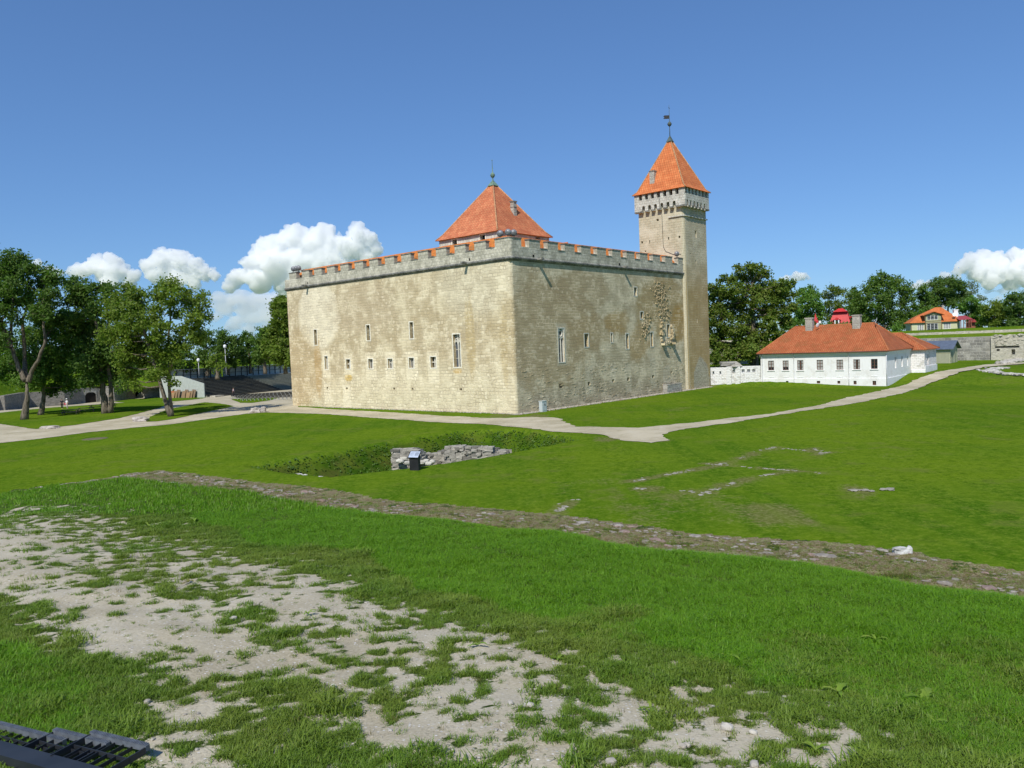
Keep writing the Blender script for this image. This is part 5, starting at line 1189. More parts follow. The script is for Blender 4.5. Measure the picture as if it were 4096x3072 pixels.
def hip(g, x0, y0, x1, y1, z0, zr, ra, rb, rx, thick=.1):   # hipped roof, ridge along y from ra to rb at x = rx
    a = [(x0, y0, z0), (x1, y0, z0), (x1, y1, z0), (x0, y1, z0)]; r0, r1 = (rx, ra, zr), (rx, rb, zr)
    g.quad(a[3], a[0], r0, r1); g.quad(a[0], a[1], r0); g.quad(a[1], a[2], r1, r0); g.quad(a[2], a[3], r1)
    b = [(p[0], p[1], z0 - thick) for p in a]
    for i in range(4): g.quad(a[i], a[(i + 1) % 4], b[(i + 1) % 4], b[i])
    g.quad(*b[::-1])
    m_ = g.mi; g.mi = m_ + 1
    for p, q in ((a[0], r0), (a[1], r0), (a[2], r1), (a[3], r1), (r0, r1)): g.tube([p, q], .09, 6)
    g.mi = m_
hr = plain('clay_ridge_tiles', (.42, .15, .06), .85, .25, 4)
g = G(); hip(g, -.42, -.42, HX + .42, HY + .42, HZ + .1, 8.3, 3.0, 13.8, 5.8); roof = g.build('roof', [K['tilehouse'], hr], house)
for (y, lab) in ((2.9, None), (10.75, None)):
    # chimneys sit just in front of the ridge
    pass
for (u0, u1, v0, v1) in ((3221, 3258, 1270, 1314), (3410, 3446, 1258, 1304)):
    yc, z_ = hit(HO, 'x', 5.0, (u0 + u1) / 2, v1); _, z2 = hit(HO, 'x', 5.0, (u0 + u1) / 2, v0 + 1)
    g = G(); g.box(4.6, yc - .5, 7.0, 5.4, yc + .5, z2 - .15); g.box(4.52, yc - .58, z2 - .149, 5.48, yc + .58, z2); ch = g.build('chimney', K['chimney'], house)
# downpipes
pipe_m = plain('pale_grey_pipe', (.55, .56, .57), .5, .1)
for y in (HY - .25, 11.95, 4.62): g = G(); g.tube([(-.3, y, HZ - .02), (-.3, y, HZ - .2), (-.08, y, HZ - .5), (-.08, y, 1.1), (-.15, y, .95), (-.15, y, -.1)], .05, 8); g.build('downpipe', pipe_m, house)
g = G(); g.tube([(-.1, -.05, HZ - .3), (-.1, -.05, .1)], .05, 8); g.build('downpipe', pipe_m, house)
g = G(); g.tube([(-.5, -.45, HZ + .03), (-.5, HY + .45, HZ + .03)], .07, 8); g.build('gutter', plain('brown_gutter', (.12, .06, .045), .5, .1), house)
def dish(parent, p, r, az, el, lab=None):
    g = G(); M_ = Matrix.Rotation(az, 3, 'Z') @ Matrix.Rotation(el, 3, 'X'); n0 = 0
    g.lathe([(r, .16 * r), (r * .98, .14 * r), (r * .6, .03), (.03, -.02)], (0, 0, 0), 16); g.tube([(0, -r * .6, 0), (0, 0, r * .9)], .02, 6)
    for v in g.bm.verts: v.co = M_ @ v.co + Vector(p)
    return g.build('satellite_dish', K['dishwhite'], parent)
dish(house, (4.4, 2.3, 8.55), .42, R_(200), R_(75)); dish(house, (4.4, 10.1, 8.3), .36, R_(160), R_(75))
g = G(); g.tube([(5, 11.6, 8.2), (5, 11.6, 9.6)], .025, 6); g.tube([(4.7, 11.6, 9.2), (5.3, 11.6, 9.2)], .02, 6); g.build('aerial', K['iron'], house)
# annex behind, with its own hipped roof
ann = thing('white_annex', 'smaller whitewashed annex with red tile roof behind the long white house', 'house', (HO[0], HO[1], 0), R_(48.9)); PA, PB = plane_map('x', 12.05), plane_map('y', -1.75)
g = G(); holed_wall(g, PB, 12.05, 18.9, .2, 4.25, [(13.6, 2.2, 14.2, 3.6, .28)]); g.quad((12.05, -1.75, .2), (12.05, -.0, .2), (12.05, 0, 4.25), (12.05, -1.75, 4.25))
g.quad((18.9, -1.75, .2), (18.9, 8, .2), (18.9, 8, 4.25), (18.9, -1.75, 4.25)); g.quad((12.05, 8, .2), (18.9, 8, .2), (18.9, 8, 4.25), (12.05, 8, 4.25))
g.build('wall', K['whitebrick'], ann, recalc=False); house_window(ann, PB, (13.6, 2.2, 14.2, 3.6), (1, 3), .28, sill=False, head=False)
g = G(); g.box(12.05, -1.86, .2, 18.95, -1.752, 2.0); g.box(11.96, -1.86, .2, 12.048, -.1, 1.5); g.build('plinth', K['white'], ann)
g = G(); hip(g, 11.6, -2.15, 19.3, 8.4, 4.36, 6.75, 1.9, 5, 15.4); g.mi = 2; g.box(16.2, .2, 5.25, 17.0, .9, 5.42, rot=Matrix.Rotation(0, 3, 'Z')); g.build('roof', [K['tilehouse'], hr, K['glassblue']], ann)
# green shed with blue roof
shed = thing('green_shed', 'small pale green shed with blue sheet metal gable roof beside the annex', 'shed', (0, 0, 0))
zc_ = 1.34; C1 = on_z(*(3400 + 890 / 2.213, 950 + 1120 / 2.213), zc_); Lf_ = on_z(*(3400 + 757 / 2.213, 950 + 1145 / 2.213), 1.2)
shed.location = C1; shed.rotation_euler = (0, 0, R_(48.9))
SW, SD, SH = 4.2, 5.2, 2.5
g = G(); PS = plane_map('x', 0); PT = plane_map('y', 0)
g.quad((0, SW, -.3), (0, 0, -.3), (0, 0, SH), (0, SW, SH)); g.prism([(0, 0, -.3), (SD, 0, -.3), (SD, 0, SH), (SD / 2, 0, SH + 1.05), (0, 0, SH)], (0, .08, 0)); g.quad((SD, 0, -.3), (SD, SW, -.3), (SD, SW, SH), (SD, 0, SH)); g.quad((0, SW, -.3), (SD, SW, -.3), (SD, SW, SH), (0, SW, SH))
g.build('wall', K['green'], shed)
g = G(); rt = [(-.45, SH - .12), (SD / 2, SH + 1.2), (SD + .45, SH - .12)]
for (p, q) in zip(rt, rt[1:]): g.prism([(p[0], -.55, p[1]), (q[0], -.55, q[1]), (q[0], -.55, q[1] + .1), (p[0], -.55, p[1] + .1)], (0, SW + 1, 0))
for k in range(10): g.box(-.46, -.5 + k * .55, SH - .02, -.4, -.44 + k * .55, SH + .06)
g.build('roof', K['bluemetal'], shed)
g = G(); g.box(-.03, .15, -.2, -.002, SW, 1.75); g.mi = 1; g.box(-.045, .1, 1.75, -.002, SW, 1.8); g.mi = 0; g.box(.6, -.035, 0, 1.5, -.002, 1.9); g.box(2.9, -.035, 0, 3.9, -.002, 1.9); g.build('door', [plain('dull_green_boards', (.33, .335, .24), .8, .06), K['greendark']], shed)
# loopholed white wall between castle and house
ww = thing('loopholed_wall', 'low whitewashed stone wall with loopholes between the castle and the white house', 'wall', (0, 0, 0))
W0, W1, W2 = ground(2838, 1541), ground(2914, 1535), ground(3043, 1525)
W0 = Vector((*fc(43.3, 2.2), .1))
g = G()
def wall_seg(g, a, b, zt_, th=.6, holes=()):
    d = Vector((b.x - a.x, b.y - a.y, 0)); L = d.length; d.normalize(); n = Vector((d.y, -d.x, 0))
    if n.y > 0: n = -n
    P = lambda s, z, e=0.: Vector((a.x, a.y, 0)) + d * s + Vector((0, 0, z)) - n * e
    zb = min(a.z, b.z) - .4; holed_wall(g, P, 0, L, zb, zt_, [(*h, .4, 1) for h in holes])
    g.quad(P(0, zt_), P(L, zt_), P(L, zt_, th), P(0, zt_, th)); g.quad(P(0, zb, th), P(L, zb, th), P(L, zt_, th), P(0, zt_, th)); g.quad(P(0, zb), P(0, zb, th), P(0, zt_, th), P(0, zt_)); g.quad(P(L, zb), P(L, zb, th), P(L, zt_, th), P(L, zt_))
    return P, L
L1 = (Vector(W1[:2]) - Vector(W0[:2])).length; L2 = (Vector(W2[:2]) - Vector(W1[:2])).length
zt1 = 2.75; zt2 = 2.85
wall_seg(g, W0, W1, zt1, holes=[(L1 * .12, 1.5, L1 * .12 + .3, 2.1), (L1 * .55, 1.6, L1 * .55 + .25, 2.2), (L1 * .75, 1.6, L1 * .75 + .25, 2.2)])
P_, _ = wall_seg(g, W1, W2, zt2, holes=[(L2 * f_, 1.95, L2 * f_ + .42, 2.4) for f_ in (.42, .59, .75)] + [(L2 * .13, 1.8, L2 * .13 + .2, 2.35), (L2 * .21, 1.8, L2 * .21 + .2, 2.35)])
g.build('wall', K['whitestone'], ww)
g = G(); d = (W2 - W1); d.z = 0; d.normalize()
for f_, h_ in ((.02, .0), (.30, .0)):
    p = W1.lerp(W2, f_); g.box(-.35, -.3, -.3, .35, .75, zt2 - .02, rot=Matrix.Rotation(math.atan2(d.y, d.x), 3, 'Z'), at=(p.x, p.y - .1, 0))
g.build('buttress', K['whitestone'], ww)
g = G(); p = W1.lerp(W2, .30)
a = [(p.x - .7, p.y - .6, zt2), (p.x + .7, p.y - .3, zt2), (p.x + .6, p.y + 1.0, zt2), (p.x - .8, p.y + .8, zt2)]
for i in range(4): g.quad(a[i], a[(i + 1) % 4], (p.x, p.y + .2, zt2 + .7))
g.box(-1.2, -.4, 0, 1.2, .6, .55, at=(W1.x - .5 + 1.0, W1.y + 1.2, zt2), jit=.15, rng=rng); g.build('cap', K['rubble'], ww)

# ---------------------------------------------------------------- ramparts on the right
c1 = lambda x, y: (x / 1.843, 900 + y / 1.843)
c2 = lambda x, y: (600 + x / 2.074, 1000 + y / 2.074)
c7 = lambda x, y: (2780 + x / 2.369, 1000 + y / 2.369)
c8 = lambda x, y: (3400 + x / 2.213, 950 + y / 2.213)
ca = lambda x, y: (680 + x / 4.254, 1420 + y / 4.254)
XW = 90.9
g = G(); profile = [(XW + .7, 5.42), (XW + 4.6, 6.05), (XW + 5.4, 6.3), (XW + 8, 6.85), (XW + 11, 7.02), (XW + 60, 6.8), (XW + 62, 0)]
ysr = [-170 + 4 * k for k in range(66)]
P_ = lambda x, y, z: Vector((*fc(x, y), z + (.12 * noise.noise(Vector((x * .3, y * .15, 0))) if z > 1 else 0)))
gv = [[g.bm.verts.new(P_(x, y, z)) for x, z in profile] for y in ysr]
for r0, r1 in zip(gv, gv[1:]):
    for k in range(len(profile) - 1): f = g.bm.faces.new((r0[k], r0[k + 1], r1[k + 1], r1[k])); f.smooth = True
tag(g.build('rampart_bank', K['lawn']), kind='structure')
yb, _ = hit(C0, 'x', XW, *c8(1252, 980))
rp = thing('rampart_wall', 'long grey block retaining wall of the rampart with pale rough section and gun slots at right', 'rampart wall', tuple(C0), R_(48.9))
g = G(); PW = plane_map('x', XW); holed_wall(g, PW, yb, 90, .2, 5.45, []); g.quad((XW, yb, 5.45), (XW, 90, 5.45), (XW + .9, 90, 5.5), (XW + .9, yb, 5.5)); g.build('wall', K['oldwall'], rp, recalc=False)
g = G(); PW2 = plane_map('x', XW - .5)
hs = []
for x0, y0, x1, y1 in ((1283, 962, 1500, 974), (1297, 988, 1325, 1004), (1430, 990, 1462, 1036)):
    a_, z1 = hit(C0, 'x', XW - .5, *c8(x0, y0)); b_, z0 = hit(C0, 'x', XW - .5, *c8(x1, y1)); hs.append((min(a_, b_), z0, max(a_, b_), z1, .9, 1))
holed_wall(g, PW2, yb - 60, yb, .2, 5.55, hs)
for k in range(60): y = yb - k * .7 - rng.random(); g.stone((XW - .2, y, 5.55), rng.uniform(.3, .7), rng.uniform(.3, .6), rng.uniform(.1, .35), 0, rng, 0, .4)
for k in range(160): y = yb - rng.uniform(0, 30); z = rng.uniform(3.8, 5.5); g.stone((XW - .5, y, z), .12, rng.uniform(.15, .35), rng.uniform(.08, .16), 0, rng, 0, .3)
g.quad((XW - .5, yb, .2), (XW, yb, .2), (XW, yb, 5.55), (XW - .5, yb, 5.55)); g.quad((XW - .5, yb, 5.55), (XW - .5, yb - 60, 5.55), (XW + 1, yb - 60, 5.55), (XW + 1, yb, 5.55))
tag(g.build('wall', K['palewall'], rp, recalc=False), 'pale rough wall section with gun slots')
g = G()
for k in range(70): y = 60 - k * 2; g.box(XW + 4.7, y, 5.7, XW + 5.5, y + 1.96, 6.5 + .06 * noise.noise(Vector((k * .7, 0, 0))), jit=.05, rng=rng)
o = g.build('upper_wall', K['palewall']); o.location = C0; o.rotation_euler = (0, 0, R_(48.9)); tag(o, 'low pale stone wall running along the grassy rampart above the block wall', 'wall')

# yellow villa on the rampart
YD = 165.; sY = .0243; vo = at_y(*c8(540, 816), YD)
villa = thing('villa', 'pale green and yellow wooden villa with bright orange roof and upper bay window', 'house', (vo.x, YD, 7.1), R_(-14))
villa.scale = (.9, .9, .9)
vx = lambda px: (px - 540) * sY
vz = lambda py: (816 - py) * sY
P0 = plane_map('y', 0); Pb = plane_map('y', -1.0)
vw = [(vx(597), -.3, vx(655), vz(770)), (vx(830), vz(818), vx(893), vz(754))]; bay = [(vx(672), -.3, vx(770), vz(760)), (vx(674), vz(725), vx(770), vz(680))]
g = G(); holed_wall(g, P0, 0, 10.4, -1.6, 1.72, [(*w_, .12) for w_ in vw]); g.quad((0, 0, -1.6), (0, 5, -1.6), (0, 5, 1.72), (0, 0, 1.72)); g.quad((10.4, 0, -1.6), (10.4, 5, -1.6), (10.4, 5, 1.72), (10.4, 0, 1.72)); g.quad((0, 5, -1.6), (10.4, 5, -1.6), (10.4, 5, 1.72), (0, 5, 1.72))
g.build('wall', plain('pale_yellow_green_boards', (.55, .56, .36), .8, .06), villa, recalc=False)
for w_ in vw: house_window(villa, P0, w_, (3, 3), .12, 'trimwhite', False, head=False, curtain=2)
g = G(); bx0, bx1 = vx(662), vx(798); holed_wall(g, Pb, bx0, bx1, -1.6, vz(683) + .1, [(*w_, .12) for w_ in bay]); g.prism([(bx0, -1, vz(676)), (bx1, -1, vz(676)), ((bx0 + bx1) / 2, -1, vz(652))], (0, 4, 0))
for x in (bx0, bx1): g.quad((x, -1, -1.6), (x, 2.5, -1.6), (x, 2.5, vz(676)), (x, -1, vz(676)))
g.build('bay', plain('sage_green_boards', (.36, .37, .22), .8, .08), villa, recalc=False)
for w_, pn in ((bay[0], (3, 4)), (bay[1], (3, 3))): house_window(villa, Pb, w_, pn, .12, 'trimwhite', False, head=False)
g = G()
for x in (0, bx0 - .07, bx1 + .03, 10.36): g.box(x, -1.04 if bx0 - .1 < x < bx1 + .1 else -.06, -1.6, x + .14, -.9 if bx0 - .1 < x < bx1 + .1 else .0, 1.7)
g.box(bx0, -1.05, vz(735) - .1, bx1, -1.003, vz(735) + .02); g.box(bx0, -1.05, vz(757), bx1, -1.003, vz(752)); g.build('corner_board', plain('brown_trim', (.20, .12, .07), .8, .1), villa)
g = G(); e = [(-.4, -.5, 1.65), (10.7, -.5, 1.65), (10.7, 5.5, 1.65), (-.4, 5.5, 1.65)]; r0, r1 = (vx(785), 2.4, vz(602)), (vx(835), 2.4, vz(602))
m1 = [(vx(600), .9, vz(690)), (10.0, .8, vz(700)), (10.0, 4.2, vz(700)), (vx(600), 4.2, vz(690))]
g.quad(e[0], e[1], m1[1], m1[0]); g.quad(e[1], e[2], m1[2], m1[1]); g.quad(e[2], e[3], m1[3], m1[2]); g.quad(e[3], e[0], m1[0], m1[3])
g.quad(m1[0], m1[1], r1, r0); g.quad(m1[1], m1[2], r1); g.quad(m1[2], m1[3], r0, r1); g.quad(m1[3], m1[0], r0); g.quad(*e[::-1])
mid = (bx0 + bx1) / 2
for s in (-1, 1): g.prism([(mid, -1.5, vz(648)), (mid + s * 2.35, -1.5, vz(683)), (mid + s * 2.35, -1.5, vz(683) + .12), (mid, -1.5, vz(648) + .14)], (0, 5, 0))
vr = g.build('roof', K['tilenew'], villa)
g = G(); g.box(vx(845), 2.2, 3.5, vx(862), 2.7, vz(583)); g.build('chimney', K['chimney'], villa)
g = G(); g.box(vx(947), 2, 1.5, vx(983), 3, vz(640)); g.box(vx(944), 1.95, vz(640), vx(987), 3.05, vz(632)); g.build('chimney', K['white'], villa)
dish(villa, (vx(921), -.3, vz(682)), .45, R_(10), R_(80))
g = G(); g.prism([(vx(945), -1.8, vz(740)), (vx(1060), -1.8, vz(735)), (vx(1060), 3, vz(700)), (vx(945), 3, vz(700))], (0, 0, .12)); g.box(vx(1068), -.5, vz(762), vx(1108), 2, vz(760)); g.prism([(vx(1066), -.8, vz(765)), (vx(1110), -.8, vz(765)), (vx(1090), -.8, vz(735))], (0, 3, 0)); g.build('porch_roof', plain('dull_red_sheet', (.33, .05, .045), .5, .1), villa)
g = G()
for x in (960, 985, 1010, 1030, 1050): g.box(vx(x), -1.6, -1.6, vx(x) + .14, -1.45, vz(740))
g.box(vx(960), -1.58, .0, vx(1052), -1.47, .1); g.box(vx(1062), 0, -1.6, vx(1108), 3, vz(765)); g.build('porch', plain('red_brown_posts', (.26, .10, .06), .8, .3), villa)

# red roofed town house further back
mo_ = at_y(*c7(1270, 791), 190.); sM = .0262
mx = lambda px: (px - 1270) * sM
mz = lambda py: (791 - py) * sM
mh = thing('town_house', 'distant town house with red mansard tower and pointed red turret showing above the white house', 'house', (mo_.x, 190, 7.1), R_(-28))
g = G(); g.box(mx(1120), .5, -7, mx(1465), 8, mz(712)); g.build('wall', K['green'], mh)
g = G(); W_ = mx(1465)
def frus(g, x0, x1, z0, u0, u1, z1, d0, d1):
    a = [(x0, 0, z0), (x1, 0, z0), (x1, d0, z0), (x0, d0, z0)]; k = (d0 - d1) / 2; b = [(u0, k, z1), (u1, k, z1), (u1, k + d1, z1), (u0, k + d1, z1)]
    for i in range(4): g.quad(a[i], a[(i + 1) % 4], b[(i + 1) % 4], b[i])
    g.quad(*b)
frus(g, mx(1268), mx(1462), mz(712), mx(1312), mx(1425), mz(592), 5, 3.2); frus(g, mx(1305), mx(1432), mz(592), mx(1352), mx(1388), mz(560), 3.4, .8)
g.prism([(mx(1305), -.35, mz(668)), (mx(1375), -.35, mz(668)), (mx(1342), -.35, mz(645))], (0, 2, 0)); g.box(mx(1440), .8, mz(650), mx(1466), 2.4, mz(640))
g.build('mansard_roof', K['redmetal'], mh)
g = G(); g.box(mx(1320), -.3, mz(712), mx(1362), 1.5, mz(656)); g.mi = 1; g.box(mx(1330), -.32, mz(705), mx(1352), -.305, mz(660)); g.build('dormer_window', [K['white'], K['glass']], mh)
g = G(); g.box(mx(1128), .2, mz(715), mx(1176), 1.4, mz(668)); g.lathe([(.72, 0), (.55, .25), (.28, .9), (.02, 1.95)], (mx(1150), .8, mz(668)), 8, False); g.build('turret', K['redmetal'], mh)
g = G(); g.box(mx(1181), .3, mz(715), mx(1200), .8, mz(668)); g.build('chimney', K['white'], mh)
g = G(); g.prism([(mx(893), 0, mz(745)), (mx(970), 0, mz(745)), (mx(950), 0, mz(728)), (mx(895), 0, mz(733))], (0, 6, 0)); g.build('side_roof', K['tilenew'], mh)

# ---------------------------------------------------------------- left side: casemates, grandstand, tables
cw = thing('casemate_wall', 'long low grey stone wall with arched gateway behind the left trees', 'wall', (0, 0, 0))
cb = [(-700, 1400), (-250, 1385), (0, 1368), (155, 1350), (480, 1330), (600, 1316), (740, 1304), (845, 1300), (1000, 1280)]
ct = [2.2, 2.1, 2.0, 1.9, 1.9, 2.0, 2.1, 2.1, 2.1]
cp_ = [ground(*c1(*q)) for q in cb]
g = G()
for i in range(len(cp_) - 1):
    a, b = cp_[i], cp_[i + 1]; L_ = (Vector(b[:2]) - Vector(a[:2])).length
    h = []
    if i == 5: h = [(L_ * .22, a.z - .1, L_ * .80, a.z + 2.1, )]
    if i == 2: h = [(L_ * .85, a.z - .1, L_ * .99, a.z + 2.1)]
    wall_seg(g, a, b, ct[i], .8, h)
g.build('wall', mat_rubble('casemate_stone', (.20, .19, .165), (.32, .30, .26), .6, .3, (.36, .34, .30), .4, .3), cw)
a, b = cp_[5], cp_[6]; d = Vector((b.x - a.x, b.y - a.y, 0)); L_ = d.length; d.normalize(); n_ = Vector((d.y, -d.x, 0)); n_ = -n_ if n_.y > 0 else n_
g = G(); Pc = lambda s, z, e=0.: Vector((a.x, a.y, a.z)) + d * s + Vector((0, 0, z)) - n_ * e
ar = arch_pts(L_ * .2, L_ * .82, 1.2, 2.3, 8, False)
g.prism([Pc(s, z, -.05) for s, z in ar] + [Pc(L_ * .82, 2.6, -.05), Pc(L_ * .2, 2.6, -.05)], n_ * -.1); g.build('arch', K['rubble'], cw)
g = G(); g.prism([Pc(s, z, .12) for s, z in arch_pts(L_ * .2, L_ * .82, 1.2, 2.3, 8, False)] + [Pc(L_ * .82, -.2, .12), Pc(L_ * .2, -.2, .12)], n_ * -.06); g.build('gateway_shade_panel', K['dark'], cw)  # dark panel added in the arch as the gateway's shaded interior
a2, b2_ = cp_[2], cp_[3]; d2 = Vector((b2_.x - a2.x, b2_.y - a2.y, 0)); L2_ = d2.length; d2.normalize(); n2_ = Vector((d2.y, -d2.x, 0)); n2_ = -n2_ if n2_.y > 0 else n2_
P2 = lambda s, z, e=0.: Vector((a2.x, a2.y, a2.z)) + d2 * s + Vector((0, 0, z)) - n2_ * e
g = G(); g.prism([P2(L2_ * .85, -.2, .2), P2(L2_ * .99, -.2, .2), P2(L2_ * .99, 2.0, .2), P2(L2_ * .85, 2.0, .2)], n2_ * -.06); g.build('door', K['dark'], cw)
g = G(); base_l = [(*q.xy, zt_) for q, zt_ in zip(cp_, ct)]
ext = [ground(*ca(-200, 380)), ground(*ca(600, 200)), Vector((-50, 178, 0)), Vector((-20, 182, 0)), Vector((30, 190, 0)), Vector((80, 200, 0))]
F1, F2 = ground(*ca(690, 720)), ground(*ca(1920, 600))
dd = Vector((F2.x - F1.x, F2.y - F1.y, 0)); LG = dd.length; dd.normalize(); pp = Vector((-dd.y, dd.x, 0)); zb = F1.z
_q = [F1 - dd * 9 + pp * 13.5, F1 - dd * 2 + pp * 15, F1 + dd * LG + pp * 15, F1 + dd * LG * 1.9 + pp * 15]
pl = [(q.x, q.y, z) for q, z in zip(cp_, ct)] + [(q.x, q.y, 1.2) for q in _q] + [(30, _q[-1].y + 5, 1.2), (110, _q[-1].y + 5, 1.2)]
rows = []
for (x, y, z) in pl:
    r_ = Vector((x, y, 0)).normalized(); row = []
    for k, zz in ((.75, z), (3.5, z + .9), (8, z + 2.5), (11, z + 2.95), (50, z + 2.8), (54, -1)): q = Vector((x, y, 0)) + r_ * k; row.append(g.bm.verts.new((q.x, q.y, zz)))
    rows.append(row)
for r0, r1 in zip(rows, rows[1:]):
    for k in range(5): f = g.bm.faces.new((r0[k], r1[k], r1[k + 1], r0[k + 1])); f.smooth = True
tag(g.build('rampart_bank', K['lawn']), kind='structure')
# outdoor stone stairs with rail
s0, s1 = ground(*c1(990, 1278)), None; dY = s0.y + 2
s1 = at_y(*c1(1120, 1165), dY)
t = thing('stone_stairs', 'narrow stone stairs with handrail climbing beside the casemate wall', 'stairs', tuple(s0)); v_ = s1 - s0; n = 11
g = G()
for k in range(n): q = k / n; g.box(v_.x * q, v_.y * q, -.2, v_.x * (q + 1 / n) + .02, v_.y * q + 1.2, v_.z * (q + 1 / n))
g.build('step', K['palewall'], t)
g = G()
for k in range(0, n + 1, 3): g.tube([(v_.x * k / n, v_.y * k / n - .03, v_.z * k / n), (v_.x * k / n, v_.y * k / n - .03, v_.z * k / n + 1)], .04, 6)
g.tube([(0, -.03, 1), (v_.x, v_.y - .03, v_.z + 1), (v_.x + 1.6, v_.y, v_.z + 1)], .04, 6); g.build('handrail', K['roofedge'], t)
wa, wb = ground(*c1(1040, 1278)), ground(*c1(1330, 1262))
g = G(); wall_seg(g, wa + Vector((0, 1.2, 0)), wb + Vector((0, 1.2, 0)), 2.1, .8); g.box(0, -.25, -.3, (wb - wa).length, .0, .12, rot=Matrix.Rotation(math.atan2(wb.y - wa.y, wb.x - wa.x), 3, 'Z'), at=(wa.x, wa.y + 1.1, wa.z))
tag(g.build('stone_wall', K['rubble']), 'dark rubble wall between the stone stairs and the grandstand', 'wall')
# grandstand
F1, F2 = ground(*ca(690, 720)), ground(*ca(1920, 600))
dd = Vector((F2.x - F1.x, F2.y - F1.y, 0)); LG = dd.length; dd.normalize(); pp = Vector((-dd.y, dd.x, 0)); zb = F1.z
gs = thing('grandstand', 'open air grandstand with dark wooden bench rows and grey panelled back wall', 'grandstand', (F1.x, F1.y, zb), math.atan2(dd.y, dd.x))
NR, RD, RH = 14, .76, .285
g = G()
for k in range(NR):
    e = LG * 1.75
    g.box(-.2, k * RD, -.6, e, (k + 1) * RD, k * RH)
g.build('terrace', K['plankolive'], gs)
for k in range(NR):
    e0 = -.1; e1 = LG * (1.0 - .012 * k) if k else LG
    e1 = LG * (1 - .1 * k / NR)
    g = G(); g.box(e0, k * RD + .12, k * RH + .001, e1, k * RD + .5, k * RH + .2); g.box(e0, k * RD + .1, k * RH + .2, e1, k * RD + .54, k * RH + .25); tag(g.build('bench_row', K['plankdark'], gs))
zt_ = NR * RH; yb_ = NR * RD + 1.6
g = G(); g.box(-.3, NR * RD, -.6, LG * 1.75, yb_ + .4, zt_ - RH + .05); g.box(-.3, yb_, zt_ - RH, LG * .62, yb_ + .15, zt_ + 2.0); g.box(LG * .70, yb_, zt_ - RH, LG * 1.75, yb_ + .15, zt_ + 2.0); g.box(LG * .62, yb_ + .6, zt_ - RH, LG * .7, yb_ + .7, zt_ + 2.0)
g.build('back_wall', K['panel'], gs)
g = G(); g.box(0, yb_ - .18, zt_ - RH, .12, yb_ - .002, zt_ + 2.0); g.tube([(.06, yb_ - .18, zt_ + 1.2), (.06, yb_ - .75, zt_ + 1.85)], .045, 5); po_ = g.build('post', K['panelpost'], gs); po_.location.x = -.1
for k in range(1, 31):
    x = -.1 + k * 1.9
    if LG * .62 < x < LG * .7: continue
    o = po_.copy(); col.objects.link(o); o.location.x = x
g = G()
g.box(-.3, yb_ - .1, zt_ + .75, LG * .62, yb_ - .001, zt_ + .85); g.box(LG * .7, yb_ - .1, zt_ + .75, LG * 1.75, yb_ - .001, zt_ + .85); g.build('rail', K['panelpost'], gs)
g = G(); g.box(-.5, yb_ - .95, zt_ + 2.002, LG * 1.75, yb_ + .35, zt_ + 2.1); g.build('canopy', K['roofedge'], gs)
g = G(); g.prism([(-.5, 1.2, -.5), (-.5, 15, -.5), (-.5, 15, 4.75), (-.5, 8.2, 4.75), (-.5, 1.2, 3.0)], (.18, 0, 0))
for k in range(16): g.box(-.52, 1.25 + k * .35 * 0, -.3 + k * .3, -.501, 1.4 + min(1, 1) * 6.5 if k < 11 else 9, -.29 + k * .3)
g.build('side_wall', K['paleboards'], gs)
g = G(); g.box(-.2, -1.6, -.4, 2.2, -.02, .35); g.build('plinth_step', K['palewall'], gs)
# rows of benches on the gravel in front
galv = plain('galvanised_legs', (.42, .43, .42), .5, .2)
for k in range(5):
    a = ground(*ca(1040 + 45 * k, 742 + 11 * k)); b = ground(*ca(2125, 684 + 15 * k)) if k < 4 else ground(*ca(2125, 748)); d = b - a; L_ = math.hypot(d.x, d.y)
    t = thing('long_bench', ['farthest', 'second farthest', 'middle', 'second nearest', 'nearest'][k] + ' of the five long dark benches on the gravel before the grandstand', 'bench', tuple(a), math.atan2(d.y, d.x), 'long benches in front of the grandstand')
    g = G(); g.box(0, -.16, .42, L_, .16, .47); g.box(0, .16, .5, L_, .2, .78); g.build('seat', K['plankdark'], t)
    x = .2; g = G(); g.box(0, -.12, 0, .06, -.06, .42); g.box(0, .1, 0, .06, .17, .78); g.box(0, -.12, .36, .06, .17, .42); l0 = g.build('leg', galv, t); l0.location.x = x
    while x < L_ - .8: x += .72; l1 = l0.copy(); col.objects.link(l1); l1.location.x = x
# boards leaning beside the stand
def wall_spot(x, off=1.2):
    tgt = (680 + x / 4.254) / 4; best = min((abs(project(F1 - dd * off + pp * s + Vector((0, 0, 0)))[0] - tgt), s) for s in [k * .05 for k in range(20, 330)]); q = F1 - dd * off + pp * best[1]
    q.z = tz(q.x, q.y); return q
t0 = None
for k, (x, c_, lab) in enumerate(((125, 'wood', 'leftmost stack of weathered boards leaning next to the rusty panel'), (262, 'wood', 'middle stack of weathered boards leaning by the white side wall'), (385, 'wood', 'right hand stack of weathered boards leaning by the white side wall'))):
    p = wall_spot(x); t = thing('board_stack', lab, 'boards', tuple(p), math.atan2(pp.y, pp.x), 'boards leaning by the grandstand')
    for j in range(3 if k != 1 else 2):
        g = G(); g.box(0, 0, 0, 1.1, .06, 1.75 - .2 * j, rot=Matrix.Rotation(R_(12 + 5 * j), 3, 'X') @ Matrix.Rotation(R_(6 * j - 6), 3, 'Y'), at=(-.6 + .45 * j, .3 * j, 0), jit=.02, rng=rng); g.build('board', paint((.20 + .04 * j, .14 + .02 * j, .09)), t)
